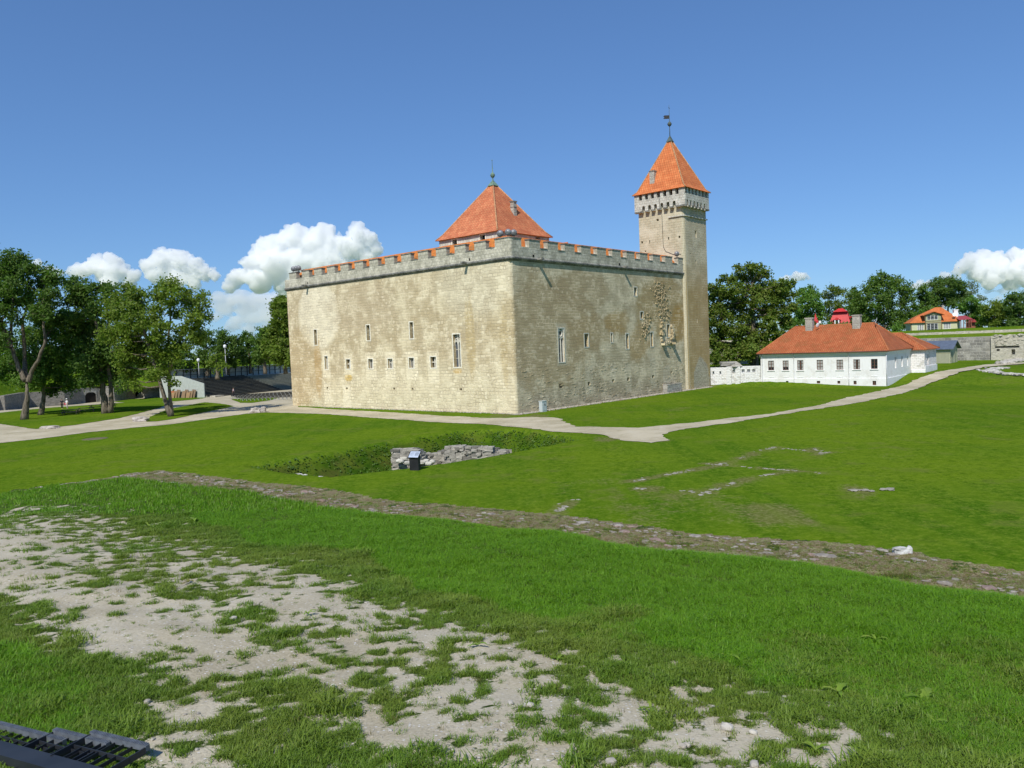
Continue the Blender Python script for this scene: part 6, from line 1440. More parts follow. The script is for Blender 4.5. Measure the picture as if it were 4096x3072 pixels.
p = wall_spot(58); g = G(); g.box(-.75, 0, 0, .75, .08, 1.55, rot=Matrix.Rotation(R_(10), 3, 'X')); g.box(-.8, -.1, 0, .8, .2, .15); o = g.build('rusty_panel', K['rust']); o.location = p; o.rotation_euler = (0, 0, math.atan2(pp.y, pp.x)); tag(o, 'orange rust coloured panel leaning left of the board stacks', 'panel')
# picnic tables
def table(u, v, rz, lab):
    p = ground(u, v); t = thing('picnic_table', lab, 'picnic table', tuple(p), rz, 'picnic tables under the trees')
    g = G()
    for k in range(5): g.box(-1.1, -.38 + k * .155, .72, 1.1, -.24 + k * .155, .765)
    g.build('tabletop', K['plankdark'], t)
    for s in (-1, 1):
        g = G(); g.box(-1.1, s * .72 - .13, .43, 1.1, s * .72 + .13, .47); g.build('seat', K['plankdark'], t)
        g = G(); g.box(s * .85 - .04, -.8, .36, s * .85 + .04, .8, .43); g.prism([(s * .85 - .03, -.62, 0), (s * .85 - .03, -.5, 0), (s * .85 - .03, -.12, .72), (s * .85 - .03, -.26, .72)], (.06, 0, 0)); g.prism([(s * .85 - .03, .62, 0), (s * .85 - .03, .5, 0), (s * .85 - .03, .12, .72), (s * .85 - .03, .26, .72)], (.06, 0, 0)); g.build('leg', K['wood'], t)
table(*c1(520, 1400), R_(15), 'picnic table nearest the strolling people under the left trees'); table(*c1(640, 1385), R_(25), 'middle picnic table in the tree shade'); table(*c1(715, 1362), R_(10), 'picnic table beside the double trunk tree'); table(*c1(800, 1350), R_(10), 'picnic table right of the double trunk tree')
# bin and lamp posts
p = ground(*c1(853, 1292)); t = thing('litter_bin', 'pale litter bin by the casemate wall near the gateway', 'bin', tuple(p)); g = G(); g.lathe([(.3, 0), (.34, .1), (.36, .85), (.3, .9)], (0, 0, 0), 12); g.build('body', plain('pale_concrete', (.5, .5, .47)), t); g = G(); g.lathe([(.38, .9), (.38, .98), (.1, 1.05)], (0, 0, 0), 12); g.build('lid', K['roofedge'], t)
for (u, v0, v1, lab) in ((906, 1470, 1393, 'lamp post standing behind the grandstand'), (797, 1475, 1448, 'short pale post behind the grandstand, left of the lamp post')):
    b_ = at_y(u, v0 + 30, 172.); t_ = at_y(u, v1, 172.); t = thing('lamp_post', lab, 'lamp post', tuple(b_)); hh = t_.z - b_.z
    g = G(); g.tube([(0, 0, 0), (0, 0, hh)], [.12, .07], 8); g.build('pole', K['roofedge'], t); g = G(); g.lathe([(.1, hh), (.32, hh + .15), (.36, hh + .6), (.2, hh + .8), (.03, hh + .85)], (0, 0, 0), 10); g.build('lamp', K['dishwhite'], t)

# ---------------------------------------------------------------- people
def skinned(name, chains, mat, parent, sub=2):
    bm = bmesh.new(); lay = bm.verts.layers.skin.verify(); vm = {}
    first = True
    for ch in chains:
        prev = None
        for (x, y, z, r) in ch:
            k = (round(x, 3), round(y, 3), round(z, 3))
            if k not in vm:
                v = bm.verts.new((x, y, z)); v[lay].radius = (r, r); v[lay].use_root = first; first = False; vm[k] = v
            v = vm[k]
            if prev is not None and prev is not v and bm.edges.get((prev, v)) is None: bm.edges.new((prev, v))
            prev = v
    me = bpy.data.meshes.new(name); bm.to_mesh(me); bm.free(); me.materials.append(mat); o = bpy.data.objects.new(name, me); col.objects.link(o); o.parent = parent
    o.modifiers.new('skin', 'SKIN'); s = o.modifiers.new('sub', 'SUBSURF'); s.levels = s.render_levels = sub; o.modifiers['skin'].use_smooth_shade = True
    return o
def person(p, yaw, h, label, top, trou, hair, hat=None, stride=.16, bag=None):
    t = thing('person', label, 'person', tuple(p), yaw); t.scale = (h / 1.7,) * 3
    pel = (0, 0, .93, .13); neck = (0, 0, 1.43, .055)
    LL = [pel, (-.09, 0, .88, .095), (-.10, stride * .6, .48, .062), (-.10, stride * .4, .09, .042), (-.10, stride * .4 + .15, .03, .035)]
    RL = [pel, (.09, 0, .88, .095), (.10, -stride * .3, .47, .062), (.10, -stride * 1.3, .12, .042), (.10, -stride * 1.2 + .14, .03, .035)]
    TO = [pel, (0, .0, 1.12, .125), (0, 0, 1.32, .14), neck, (0, .01, 1.52, .06), (0, .02, 1.60, .088), (0, .02, 1.66, .075)]
    def arm(s, sw): return [(0, 0, 1.32, .14), (s * .17, 0, 1.36, .06), (s * .23, -.02, 1.1, .042), (s * .25, sw, .86, .03), (s * .25, sw + .03, .76, .026)]
    body = skinned('body', [TO, LL, RL, arm(-1, .14), arm(1, .05)], K['skin'], t)
    g = G()
    for s, sw in ((-1, .14), (1, .05)):
        for k in range(4): g.tube([(s * .25 + (k - 1.5) * .016 * 1, sw + .03, .75), (s * .25 + (k - 1.5) * .018, sw + .05, .67)], .008, 5)
        g.tube([(s * .235, sw + .05, .78), (s * .225, sw + .08, .72)], .009, 5)
    g.tube([(0, .115, 1.6), (0, .125, 1.575)], .012, 5)
    g.build('hands', K['skin'], body)
    skinned('shirt', [[(0, 0, .90, .15), (0, 0, 1.12, .15), (0, 0, 1.32, .165), (0, 0, 1.42, .075)], [(0, 0, 1.32, .165), (-.175, 0, 1.36, .08), (-.235, -.02, 1.1, .062)], [(0, 0, 1.32, .165), (.175, 0, 1.36, .08), (.235, -.02, 1.1, .062)]], top, t)
    skinned('trousers', [[(0, 0, .95, .145), (-.09, 0, .88, .115), (-.10, stride * .6, .48, .08), (-.10, stride * .4, .12, .06)], [(0, 0, .95, .145), (.09, 0, .88, .115), (.10, -stride * .3, .47, .08), (.10, -stride * 1.3, .15, .06)]], trou, t)
    g = G(); g.lathe([(.03, 1.50), (.095, 1.55), (.105, 1.63), (.085, 1.70), (.02, 1.735)], (0, -.012, 0), 14); g.build('hair', hair, t)
    if hat: g = G(); g.lathe([(.19, 1.66), (.19, 1.675), (.11, 1.68), (.10, 1.76), (.03, 1.79)], (0, .01, 0), 16); g.build('hat', hat, t)
    if bag: g = G(); g.box(-.17, -.09, 0, .17, .09, .3, at=(.30, 0, .72)); g.tube([(.2, 0, 1.02), (.12, 0, 1.4)], .012, 5); g.build('bag', bag, t)
    return t
person(ground(*c1(496, 1357)), R_(160), 1.68, 'person in white top and sun hat with a red bag walking under the left trees', paint((.75, .72, .72)), paint((.55, .45, .45)), paint((.3, .2, .1)), paint((.8, .78, .74)), bag=paint((.5, .04, .06)))
person(ground(*c1(459, 1357)), R_(200), 1.72, 'person in dark clothes walking beside the one in the sun hat', paint((.03, .03, .035)), paint((.05, .045, .04)), paint((.03, .02, .015)))
person(ground(*ca(1083, 692)), R_(95), 1.66, 'person in pale pink top with shoulder bag walking past the bench rows', paint((.75, .55, .56)), paint((.04, .035, .04)), paint((.3, .22, .14)), bag=paint((.7, .5, .48)))

# ---------------------------------------------------------------- trees
LEAF = dict(dark=mat_leaf('dark_leaves', (.036, .072, .012), (.062, .110, .018), (.075, .105, .02)), mid=mat_leaf('mid_green_leaves', (.040, .085, .012), (.070, .125, .018), (.10, .13, .022)),
            yellow=mat_leaf('yellow_green_leaves', (.055, .092, .010), (.092, .135, .015), (.125, .15, .02), .62), fresh=mat_leaf('fresh_green_leaves', (.050, .11, .014), (.075, .15, .02), (.11, .16, .025)),
            grey=mat_leaf('grey_green_leaves', (.075, .10, .05), (.11, .14, .07), (.12, .15, .06)), big=mat_leaf('broad_oak_leaves', (.054, .092, .012), (.088, .130, .018), (.125, .125, .022), .55))
def tree(name, label, cat, base, conv, blobs, Y, leaf, dens=1., ls=.2, trunk=None, group=None, seed=0, tr=.45, flat=.8, limbs=True):
    rs = np.random.RandomState(seed); base = Vector(base)
    t = thing(name, label, cat, tuple(base), 0, group); k = Y / F_PX / 4; cs = []
    X0 = np.mean([at_y(*conv(b[0], b[1]), Y).x for b in blobs]); hw = max(abs(at_y(*conv(b[0], b[1]), Y).x - X0) for b in blobs) + 1
    sx = abs(conv(1, 0)[0] - conv(0, 0)[0]); P = []
    for bi, b in enumerate(blobs):
        dy = rs.uniform(-1, 1) * math.sqrt(max(.05, 1 - ((at_y(*conv(b[0], b[1]), Y).x - X0) / hw) ** 2)) * min(hw, 5.) * .65
        c = at_y(*conv(b[0], b[1]), Y + dy); rx, rz = b[2] * sx * k, b[3] * sx * k; ry = (rx + rz) / 2
        cs.append((c - base, rx, ry, rz)); area = PI * rx * rz
        K_ = max(6, int(area / .62)); d = rs.normal(size=(K_, 3)); d /= np.linalg.norm(d, axis=1, keepdims=True); rr = rs.uniform(.25, 1.0, (K_, 1)) ** .5
        cc = np.array(c - base) + d * rr * np.array([rx, ry, rz]) * .98
        n = max(8, int(dens * 5.2 * area / (1.24 * ls * ls) / K_)); cr_ = rs.uniform(.38, .72, (K_, 1, 1)) * (1 + .16 * min(rx, 5))
        pts = cc[:, None, :] + rs.normal(size=(K_, n, 3)) * cr_ * np.array([1, 1, flat]) * .62
        outd = (d * np.array([1, 1, 1]) + np.array([0, 0, .6]))[:, None, :] * np.ones((1, n, 1)) * .9
        s = ls * rs.uniform(.65, 1.3, (K_, n, 1)); P.append(np.concatenate([pts, s, outd], -1).reshape(-1, 7))
    P = np.concatenate(P); leaf_cloud('crown', P, LEAF[leaf], t, seed)
    g = G(); stems = trunk or [[(0, 0, 0), tuple(cs[0][0] * .55), tuple(cs[0][0])]]
    tips = []
    for si, s in enumerate(stems):
        pts = [Vector(q) for q in s]; r0 = tr * (1 if si == 0 else .75); rad = [r0 * (1 - .75 * i / (len(pts) - 1)) for i in range(len(pts))]; rad[0] *= 1.25
        fine = []; fr = []
        for i in range(len(pts) - 1):
            for j in range(4): fine.append(pts[i].lerp(pts[i + 1], j / 4) + Vector((rs.uniform(-.08, .08), rs.uniform(-.08, .08), 0)) * (1 if i or j else 0)); fr.append(rad[i] + (rad[i + 1] - rad[i]) * j / 4)
        fine.append(pts[-1]); fr.append(rad[-1]); g.tube(fine, fr, 8); tips += list(zip(fine[2:], fr[2:]))
    if limbs:
        for c, rx, ry, rz in cs:
            q = min(tips, key=lambda q: (q[0] - c).length + (3 if q[0].z > c.z else 0)); m_ = q[0].lerp(c, .5) + Vector((0, 0, -.08 * (q[0] - c).length)); r_ = max(.05, q[1] * .55)
            g.tube([q[0], m_, c], [r_, r_ * .7, r_ * .35], 6)
            for _ in range(4):
                e = c + Vector((rs.uniform(-1, 1) * rx, rs.uniform(-1, 1) * ry, rs.uniform(-.7, 1) * rz)) * .85; g.tube([m_.lerp(c, rs.uniform(.3, 1)), c.lerp(e, .5) + Vector((0, 0, .1)), e], [r_ * .35, r_ * .25, .02], 4)
    g.build('trunk', K['bark'], t, uv=False); return t
def rel(conv, pts, Y, base): return [tuple(at_y(*conv(x, y), Y + (p[0] if p else 0)) - base) for x, y, *p in pts]
LG_ = 'tall trees on the lawn left of the castle'
b1 = ground(*c1(180, 1437)); Y1 = b1.y
tree('tree', 'leftmost tall tree with pale forked trunk and airy dark crown', 'tree', b1, c1, [(95, 262, 105, 75), (50, 350, 120, 90), (150, 330, 90, 80), (215, 310, 60, 50), (300, 390, 85, 55), (400, 400, 85, 48), (455, 420, 40, 30), (250, 450, 110, 60), (60, 480, 90, 60), (20, 560, 80, 60), (260, 560, 90, 60), (360, 500, 90, 45), (-60, 420, 130, 110), (-120, 560, 130, 120), (-60, 700, 90, 60), (320, 600, 80, 50), (110, 580, 60, 45), (230, 640, 60, 45), (100, 690, 60, 40), (40, 640, 60, 50), (170, 520, 70, 50), (130, 430, 60, 50), (330, 340, 50, 35), (290, 660, 70, 50), (370, 590, 60, 40), (-20, 300, 90, 70), (20, 800, 50, 40), (-30, 850, 70, 60)], Y1, 'dark', 1.25, .18,
     [rel(c1, [(180, 1437), (198, 1290), (205, 1210), (190, 1145)], Y1, b1), rel(c1, [(190, 1150), (140, 1060), (95, 930), (75, 850, 1), (90, 640, 1), (95, 430, 1), (95, 280, 1)], Y1, b1), rel(c1, [(205, 1160), (235, 1085), (280, 1000, -1), (335, 860, -1), (310, 640, -1), (330, 430, 0)], Y1, b1), rel(c1, [(190, 1150), (185, 1000, 2), (165, 700, 2), (210, 580, 2), (250, 460, 2)], Y1, b1), rel(c1, [(78, 870, 1), (20, 760, 0), (-40, 600, 0), (-60, 430, 0)], Y1, b1)], LG_, 1, .42)
b2 = ground(*c1(300, 1403)); Y2 = b2.y
tree('tree', 'dense darker tree with low hanging crown and short trunk, second from the left', 'tree', b2, c1, [(345, 690, 90, 60), (430, 680, 90, 55), (500, 690, 80, 60), (250, 820, 110, 80), (400, 800, 120, 80), (520, 810, 90, 90), (180, 870, 80, 60), (320, 960, 130, 90), (470, 950, 110, 100), (560, 1010, 60, 80), (320, 1070, 110, 70), (450, 1090, 110, 90), (545, 1160, 60, 70), (120, 990, 100, 80), (60, 1080, 110, 90), (160, 1140, 90, 50), (40, 880, 80, 60), (-60, 980, 110, 110), (430, 1210, 100, 40), (250, 1150, 80, 50)], Y2, 'mid', 1.4, .18,
     [rel(c1, [(300, 1403), (320, 1300), (320, 1200), (340, 1000), (350, 800)], Y2, b2)], LG_, 2, .36)
b3 = ground(*c1(778, 1395)); Y3 = b3.y + 1
tree('tree', 'tall dark tree with two close trunks behind the picnic tables', 'tree', b3, c1, [(570, 435, 80, 42), (520, 480, 60, 40), (630, 500, 110, 60), (740, 465, 100, 42), (800, 475, 60, 40), (800, 530, 60, 50), (560, 560, 90, 55), (650, 590, 100, 60), (620, 680, 110, 70), (720, 640, 70, 70), (600, 790, 90, 80), (700, 780, 100, 90), (600, 900, 80, 80), (710, 900, 100, 90), (810, 930, 90, 100), (640, 1000, 100, 90), (760, 1040, 100, 90), (850, 1080, 80, 100), (700, 1120, 100, 60), (640, 1170, 60, 40), (560, 680, 60, 60), (790, 800, 70, 80), (880, 1180, 50, 40)], Y3, 'dark', 1.4, .19,
     [rel(c1, [(778, 1395), (762, 1240), (750, 1080), (740, 900), (700, 700), (640, 500)], Y3, b3), rel(c1, [(815, 1385), (820, 1230), (800, 1080), (790, 900), (800, 700), (780, 520)], Y3, b3)], LG_, 3, .46)
b4 = ground(*c1(1262, 1414)); Y4 = b4.y
c12 = lambda x, y: (c1(x, y) if x < 1200 else c1(x, y))
k21 = lambda x, y, a, b: ((600 + x / 2.074) * 1.843, (100 + y / 2.074) * 1.843, a * .889, b * .889)
tree('tree', 'yellowish green tree with V shaped double stem nearest the castle, small lawn island', 'tree', b4, c1, [(940, 480, 70, 42), (1000, 530, 80, 55), (880, 560, 80, 50), (930, 620, 110, 60), (1040, 590, 60, 50), (820, 640, 50, 50), (860, 700, 100, 70), (980, 720, 110, 70), (800, 800, 70, 60), (900, 830, 110, 70), (1010, 820, 90, 70), (900, 930, 90, 60), (1000, 950, 80, 70), (1090, 700, 80, 60), (930, 1040, 70, 60), (960, 1130, 60, 55), (1010, 1180, 40, 30), (1100, 890, 80, 60), (1080, 1000, 60, 60), (1180, 930, 60, 60), (1190, 1080, 50, 40)]
     + [k21(*q) for q in ((165, 275, 55, 42), (110, 320, 60, 45), (200, 350, 80, 50), (270, 370, 60, 45), (370, 410, 60, 45), (440, 375, 30, 25), (60, 400, 70, 50), (150, 430, 70, 45), (300, 440, 80, 45), (400, 490, 70, 45), (470, 545, 45, 30), (470, 465, 25, 20), (60, 510, 70, 50), (210, 540, 60, 35), (340, 560, 80, 50), (400, 630, 60, 40), (110, 620, 70, 50), (260, 660, 60, 45), (330, 720, 90, 50), (60, 720, 80, 60), (170, 780, 60, 50), (270, 800, 80, 50), (70, 850, 70, 60), (200, 880, 60, 45), (40, 960, 60, 50), (30, 1040, 50, 50), (195, 1095, 30, 35), (120, 960, 50, 40), (400, 720, 70, 45))], Y4, 'yellow', 1.4, .17,
     [rel(c1, [(1262, 1414), (1215, 1280), (1160, 1100), (1100, 900), (1040, 720), (960, 560)], Y4, b4), rel(c1, [(1268, 1410), (1250, 1250), (1245, 1080), (1240, 900), (1255, 700), (1260, 520), (1255, 400)], Y4, b4), rel(c1, [(1248, 1050), (1330, 850, -1), (1420, 650, -1), (1500, 540, -1)], Y4, b4)], LG_, 4, .32)
def bgtree(lab, conv, blobs, Y, leaf, seed, dens=1.3, ls=.26, base=None, grp='trees beyond the ramparts', tr=.4, nm='tree', zb=3., limbs=True):
    x = np.mean([at_y(*conv(b[0], b[1]), Y).x for b in blobs[:max(1, len(blobs) // 2)]]) if base is None else at_y(*conv(*base), Y).x
    bs = Vector((x, Y, zb)); tp = max(at_y(*conv(b[0], b[1]), Y).z for b in blobs)
    return tree(nm, lab, 'tree', bs, conv, blobs, Y, leaf, dens, ls, [[(0, 0, 0), (.1, 0, (tp - zb) * .3), (-.1, .1, (tp - zb) * .6), (0, 0, (tp - zb) * .85)]], grp, seed, tr, limbs=limbs)
SR = lambda x, y: (x, y)
def lump(u, top, hw, bot=1480): 
    h = bot - top; return [(u, top + h * .16, hw * .6, h * .16), (u - hw * .45, top + h * .34, hw * .5, h * .2), (u + hw * .45, top + h * .34, hw * .5, h * .2), (u, top + h * .5, hw * .7, h * .22), (u - hw * .55, top + h * .68, hw * .5, h * .2), (u + hw * .55, top + h * .68, hw * .5, h * .2), (u, top + h * .85, hw * .8, h * .18)]
bgtree('tall golden green tree right behind the left edge of the castle', c2, [(1120, 430, 80, 50), (1060, 470, 60, 60), (1180, 450, 90, 60), (1100, 560, 90, 70), (1050, 660, 70, 70), (1150, 680, 90, 80), (1010, 760, 70, 70), (1100, 800, 90, 80), (1170, 880, 80, 80), (1040, 880, 90, 70), (1140, 930, 70, 40), (1250, 600, 100, 120), (1250, 800, 100, 120), (1080, 520, 60, 50), (1100, 620, 60, 60), (1060, 720, 60, 60), (1160, 780, 70, 60), (1090, 870, 60, 60)], 168, 'yellow', 31, 2.2)
bgtree('mid green tree left of the golden one behind the grandstand', c2, [(940, 680, 60, 45), (900, 740, 60, 50), (970, 760, 70, 60), (900, 830, 60, 60), (960, 880, 80, 60), (900, 930, 60, 30)], 178, 'mid', 32)
bgtree('dark rounded tree behind the middle of the grandstand', c2, [(630, 710, 70, 50), (580, 770, 60, 60), (680, 780, 70, 60), (730, 740, 50, 50), (640, 850, 90, 60), (740, 860, 70, 60), (690, 930, 90, 35)], 182, 'dark', 33)
bgtree('dark tree between the rounded and the mid green one behind the stand', c2, [(800, 720, 50, 45), (840, 790, 50, 60), (780, 830, 60, 50), (850, 890, 60, 50), (800, 930, 60, 30)], 188, 'dark', 34)
bgtree('dark tree left of the rounded one, partly behind the double stem tree', c2, [(470, 710, 70, 45), (400, 760, 60, 50), (510, 790, 80, 60), (420, 870, 80, 60), (540, 880, 70, 60), (480, 940, 80, 30)], 176, 'dark', 35)
bgtree('low hanging branch tree over the grandstand back wall', c2, [(560, 880, 60, 40), (540, 940, 55, 40), (590, 960, 40, 40), (560, 1010, 30, 20)], 150, 'yellow', 36, .7)
for k, (u, tp, hw, lf, lab) in enumerate(((690, 1385, 90, 'mid', 'low tree seen through the stems of the yellowish tree'), (520, 1390, 100, 'dark', 'dark tree behind the double trunk tree'), (360, 1375, 110, 'mid', 'tree behind the dense low crown, right side'), (190, 1400, 110, 'dark', 'tree behind the dense low crown, left side'), (40, 1410, 110, 'mid', 'bushy tree far back at the left edge'), (-110, 1380, 120, 'dark', 'dark tree just outside the left edge'))):
    bgtree(lab, SR, lump(u, tp, hw, 1500), 172 + 3 * (k % 3), lf, 40 + k, .9, .3)
bgtree('huge broad tree between the slender tower and the white house', c7, [(430, 165, 50, 28), (520, 180, 70, 35), (600, 170, 40, 30), (660, 220, 70, 40), (560, 250, 90, 50), (420, 270, 90, 45), (300, 290, 90, 45), (180, 360, 55, 40), (230, 400, 80, 50), (380, 380, 100, 60), (520, 370, 100, 60), (680, 330, 90, 50), (800, 330, 80, 45), (890, 320, 60, 35), (850, 420, 90, 60), (700, 450, 120, 70), (560, 480, 90, 50), (200, 520, 70, 60), (330, 560, 100, 60), (900, 530, 60, 70), (780, 560, 110, 80), (620, 600, 120, 70), (450, 620, 110, 60), (240, 650, 110, 70), (860, 680, 80, 70), (700, 720, 100, 80), (550, 750, 110, 70), (380, 760, 120, 70), (220, 790, 100, 70), (760, 800, 60, 60), (620, 850, 110, 60), (450, 880, 120, 60), (290, 910, 110, 60), (180, 930, 60, 70), (560, 950, 110, 60), (400, 1000, 120, 60), (240, 1020, 90, 60), (560, 1040, 80, 45), (150, 1040, 50, 50), (150, 450, 40, 50), (145, 580, 50, 60), (150, 720, 60, 60), (150, 850, 50, 60), (640, 420, 110, 70), (420, 500, 100, 60), (330, 440, 70, 50)], 142, 'big', 51, 1.7, .24, (560, 1100), tr=.7, zb=.6)
bgtree('fresh green round tree right of the huge broad one', c7, [(1070, 380, 80, 45), (1010, 430, 70, 60), (1130, 430, 60, 50), (1080, 500, 110, 70), (980, 560, 70, 70), (1130, 580, 80, 70), (1020, 650, 90, 60), (950, 680, 60, 40), (1110, 670, 80, 50)], 205, 'fresh', 52)
bgtree('airy umbrella shaped tree behind the red mansard roof', c7, [(1330, 355, 60, 25), (1280, 390, 60, 30), (1390, 390, 70, 35), (1440, 430, 45, 30), (1230, 430, 40, 40), (1330, 430, 80, 30), (1300, 520, 90, 50), (1400, 530, 80, 45), (1220, 560, 70, 70), (1360, 600, 90, 50), (1250, 650, 70, 50)], 215, 'big', 53, .8)
bgtree('dark tree behind the right chimney of the white house', c7, [(1520, 385, 40, 30), (1500, 450, 55, 50), (1540, 540, 80, 70), (1480, 600, 60, 60), (1560, 650, 80, 60)], 222, 'dark', 54)
bgtree('large dome shaped green tree behind the white house roof', c8, [(300, 345, 80, 35), (240, 380, 90, 45), (380, 390, 90, 50), (180, 440, 80, 60), (300, 450, 120, 60), (450, 430, 80, 60), (500, 470, 60, 60), (110, 520, 80, 70), (230, 560, 120, 80), (380, 550, 120, 80), (510, 570, 70, 80), (60, 620, 80, 80), (180, 670, 120, 80), (340, 680, 120, 80), (480, 690, 100, 80), (90, 730, 90, 50), (300, 770, 120, 60), (440, 770, 110, 50), (560, 650, 50, 60)], 200, 'mid', 55, 1.0)
bgtree('rounded dark green tree directly behind the orange roofed villa', c8, [(840, 375, 80, 28), (770, 410, 60, 40), (910, 400, 90, 40), (980, 430, 50, 40), (840, 450, 110, 50), (760, 500, 80, 60), (940, 490, 90, 60), (1010, 510, 50, 50), (840, 560, 120, 60), (950, 590, 90, 50), (740, 600, 60, 50)], 225, 'dark', 56)
bgtree('smaller tree between the dome shaped tree and the one behind the villa', c8, [(660, 450, 50, 35), (640, 510, 60, 50), (700, 550, 60, 50), (640, 600, 60, 60), (610, 680, 40, 50), (690, 640, 60, 40)], 215, 'mid', 57)
bgtree('thin pale tree with sparse crown right of the villa', c8, [(1080, 400, 40, 16), (1060, 440, 35, 20), (1110, 430, 35, 20), (1085, 480, 35, 22), (1060, 500, 28, 20)], 210, 'grey', 58, .45, .22, (1080, 600), tr=.25)
bgtree('small flat topped tree right of the thin pale one', c8, [(1155, 525, 35, 14), (1180, 545, 28, 14), (1130, 548, 28, 12)], 230, 'grey', 59, .7, .22, (1160, 620), tr=.2)
bgtree('bushy green tree right behind the porch of the villa', c8, [(1070, 570, 60, 40), (1020, 620, 60, 50), (1110, 640, 70, 60), (1160, 620, 60, 40), (1090, 720, 70, 60), (1170, 720, 70, 60), (1120, 780, 60, 30)], 200, 'fresh', 60)
bgtree('broad yellow green tree in the middle of the right hand tree line', c8, [(1280, 600, 70, 35), (1220, 640, 60, 50), (1340, 620, 70, 45), (1280, 690, 90, 60), (1380, 700, 80, 60), (1230, 760, 80, 45), (1330, 770, 90, 40)], 195, 'yellow', 61)
bgtree('broad dark tree at the right edge of the tree line', c8, [(1440, 520, 60, 25), (1510, 520, 60, 40), (1450, 590, 80, 50), (1540, 600, 80, 70), (1420, 660, 60, 60), (1500, 690, 90, 70), (1600, 640, 80, 110), (1440, 760, 80, 45), (1540, 770, 80, 45), (1680, 600, 100, 120)], 190, 'dark', 62)
for k, (x, lab, lf) in enumerate(((1700, 'tree just beyond the right edge', 'mid'), (-60, None, None))):
    if lab: bgtree(lab, c8, [(x + 80, 560, 120, 90), (x + 60, 700, 130, 100), (x + 220, 620, 120, 120)], 195, lf, 70 + k)
bgtree('dark undergrowth trees filling behind the white house', c7, [(1000, 720, 110, 60), (1150, 740, 110, 60), (1300, 740, 110, 60), (1450, 730, 110, 60), (880, 760, 80, 60)], 178, 'dark', 80, .9, .3, limbs=False)
bgtree('small bright conifer like bush at the left end of the rampart crest', c8, [(400, 770, 16, 22), (405, 800, 32, 25), (430, 815, 30, 20), (385, 820, 22, 16)], 150, 'fresh', 81, 1., .16, tr=.12, zb=6.4)
bgtree('bright small tree left of the villa', c8, [(620, 655, 25, 22), (600, 690, 25, 25), (640, 680, 22, 25), (575, 720, 20, 25)], 175, 'fresh', 82, 1., .18, tr=.12, zb=6)


# ---------------------------------------------------------------- clouds: real bodies of vapour far behind the place
_b = bmesh.new(); bmesh.ops.create_icosphere(_b, subdivisions=2, radius=1); ICO = np.array([v.co[:] for v in _b.verts]); ICF = np.array([[v.index for v in f.verts] for f in _b.faces]); _b.free()
def mat_cloud(dens):
    m = bpy.data.materials.new('cloud_vapour'); m.use_nodes = True; nt_ = m.node_tree; nt_.nodes.remove(nt_.nodes['Principled BSDF'])
    v = nt_.nodes.new('ShaderNodeVolumePrincipled'); v.inputs['Color'].default_value = (1, 1, 1, 1); v.inputs['Density'].default_value = dens; v.inputs['Anisotropy'].default_value = 0
    nt_.links.new(v.outputs[0], nt_.nodes['Material Output'].inputs['Volume']); return m
VAP = mat_cloud(.09); VAP2 = mat_cloud(.03)
def cloud(label, blobs, D, seed, thin=False):
    rs = np.random.RandomState(seed); V = []; Fc = []; n0 = 0; k = D / F_PX / 4; org = at_y(blobs[0][0], blobs[0][1], D)
    def puff(c, r):
        nonlocal n0
        V.append(ICO * r * rs.uniform(.85, 1.1, 3) * ((1.9, 1.5, .62) if thin else (1, 1, 1)) + c); Fc.append(ICF + n0); n0 += len(ICO)
    for u, v, r, *rest in blobs:
        c = np.array(at_y(u, v, D + rs.uniform(-.5, .5) * r * k) - org); R = r * k; puff(c, R * .86)
        for q in range(26):
            d = rs.normal(size=3); d /= np.linalg.norm(d)
            if rs.rand() < .5: d[1] = -abs(d[1])
            if rs.rand() < .6: d[2] = abs(d[2])
            rr = R * rs.uniform(.15, .38); puff(c + d * R * .82, rr)
            if not thin:
                for _ in range(3):
                    e = rs.normal(size=3); e /= np.linalg.norm(e); e[2] = abs(e[2]) if rs.rand() < .6 else e[2]; puff(c + d * R * .82 + e * rr * .9, rr * rs.uniform(.25, .5))
    o = raw_mesh('cloud', np.concatenate(V), np.concatenate(Fc), VAP2 if thin else VAP, nper=3); o.location = org
    vox = 2.4 if not thin else 4.
    rm_ = o.modifiers.new('remesh', 'REMESH'); rm_.mode = 'VOXEL'; rm_.voxel_size = vox * D / 2000; rm_.use_smooth_shade = True
    for nm, sz, st in (('billow', 24, 16), ('curl', 8, 5.5)):
        tx = bpy.data.textures.new(nm, 'CLOUDS'); tx.noise_scale = sz; tx.noise_depth = 4
        dm = o.modifiers.new(nm, 'DISPLACE'); dm.texture = tx; dm.strength = st * (.6 if thin else 1); dm.mid_level = .5; dm.texture_coords = 'LOCAL'
    return tag(o, label, 'cloud', 'cumulus clouds low in the sky')
cloud('largest towering white cloud rising left of the castle roof', [(1180, 960, 60), (1110, 985, 50), (1290, 950, 55), (1250, 985, 55), (1330, 970, 45), (1440, 950, 55), (1480, 960, 40), (1400, 1000, 60), (1500, 1000, 35), (1060, 1010, 55), (1010, 1060, 50), (1100, 1070, 70), (1200, 1060, 75), (1300, 1050, 70), (950, 1110, 42), (1040, 1130, 60), (1150, 1140, 65), (1250, 1140, 60), (1350, 1080, 60), (1460, 1040, 50), (920, 1150, 30), (1130, 1030, 60)], 1900, 1)
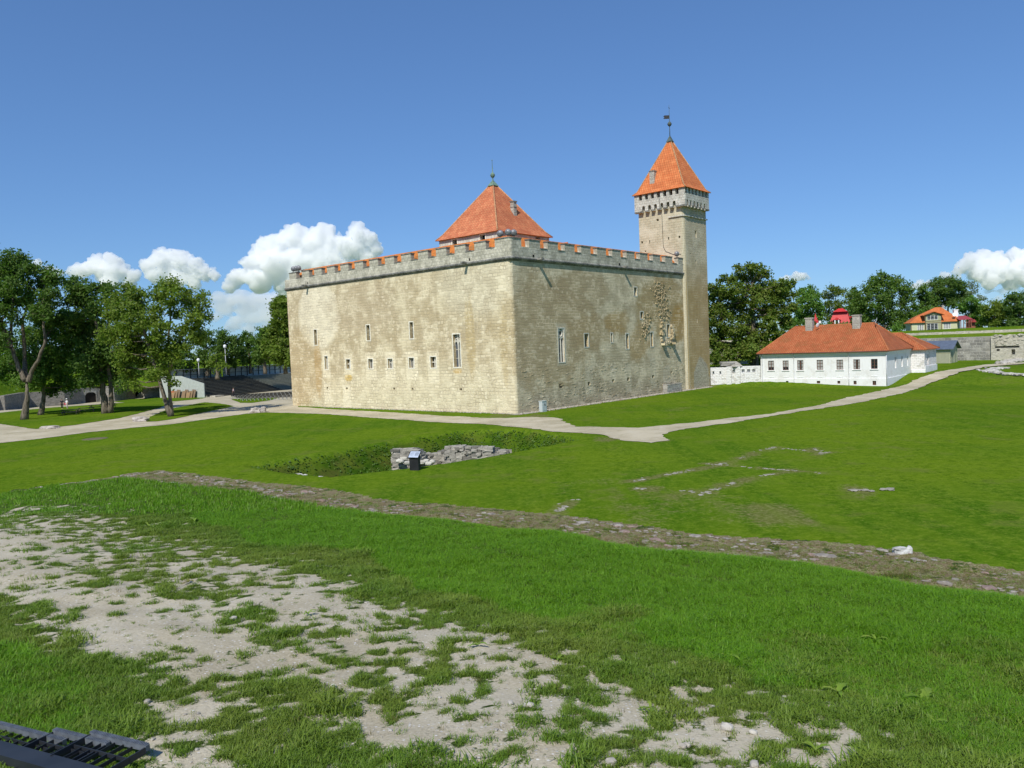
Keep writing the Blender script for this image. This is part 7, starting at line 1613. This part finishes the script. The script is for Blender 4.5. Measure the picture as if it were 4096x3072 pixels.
cloud('low drawn out cloud bank under the largest cloud', [(880, 1190, 30, .7), (960, 1195, 40, .75), (1040, 1200, 42, .75), (1120, 1205, 45), (900, 1240, 30, .6), (980, 1245, 30, .6), (1060, 1250, 30, .65), (1150, 1260, 35, .7), (950, 1285, 26, .6), (1020, 1280, 30, .7), (1100, 1270, 40, .9), (1150, 1230, 40, .9), (870, 1225, 24, .5), (900, 1215, 30), (1000, 1225, 34), (1080, 1230, 34), (1020, 1262, 26), (1190, 1250, 36), (930, 1310, 24), (1000, 1315, 24), (1070, 1310, 26), (1130, 1305, 30), (860, 1270, 20), (900, 1345, 16), (1000, 1350, 18)], 2200, 2, True)
cloud('middle sized cloud between the left trees and the largest cloud', [(650, 1040, 48), (720, 1045, 48), (780, 1060, 40), (600, 1070, 38), (680, 1090, 50), (760, 1100, 48), (820, 1095, 38), (860, 1110, 25), (620, 1110, 35, .85), (700, 1130, 35, .7), (780, 1140, 30, .7)], 2000, 3)
cloud('cloud partly behind the crowns of the left trees', [(390, 1060, 40), (450, 1055, 42), (340, 1080, 38), (410, 1095, 45), (480, 1090, 42), (530, 1105, 30), (300, 1090, 30), (440, 1130, 40), (520, 1140, 30, .7)], 2050, 4)
cloud('small white cloud top behind the leftmost tree', [(150, 1058, 22), (200, 1085, 22, .9), (240, 1095, 20), (90, 1070, 20)], 2050, 5)
cloud('small isolated white cloud above the huge broad tree', [(3150, 1115, 18), (3185, 1108, 20), (3215, 1108, 19), (3125, 1120, 12, .7), (3235, 1115, 10, .7)], 2400, 6)
cloud('large white cloud at the right edge', [(3880, 1045, 35), (3930, 1035, 38), (3990, 1040, 36), (4050, 1030, 38), (4110, 1040, 45), (3850, 1075, 32), (3920, 1085, 48), (4000, 1090, 50), (4080, 1090, 52), (4150, 1090, 60), (3830, 1095, 20), (3960, 1125, 38, .85), (4040, 1135, 38, .85), (4120, 1130, 45, .85), (4060, 1030, 38)], 2300, 7)
cloud('thin cloud streaks below the large right cloud', [(3960, 1165, 14, .6), (4010, 1163, 15, .6), (4060, 1162, 15, .6), (4110, 1162, 15, .6), (3920, 1190, 12, .5), (3990, 1195, 14, .5), (4060, 1197, 14, .5)], 2300, 8, True)
cloud('small cloud showing between the dome shaped tree and the villa tree', [(3680, 1135, 18, .9), (3710, 1138, 18, .9), (3660, 1145, 14), (3770, 1105, 16, .9), (3790, 1112, 18, .9), (3815, 1118, 14)], 2400, 9)
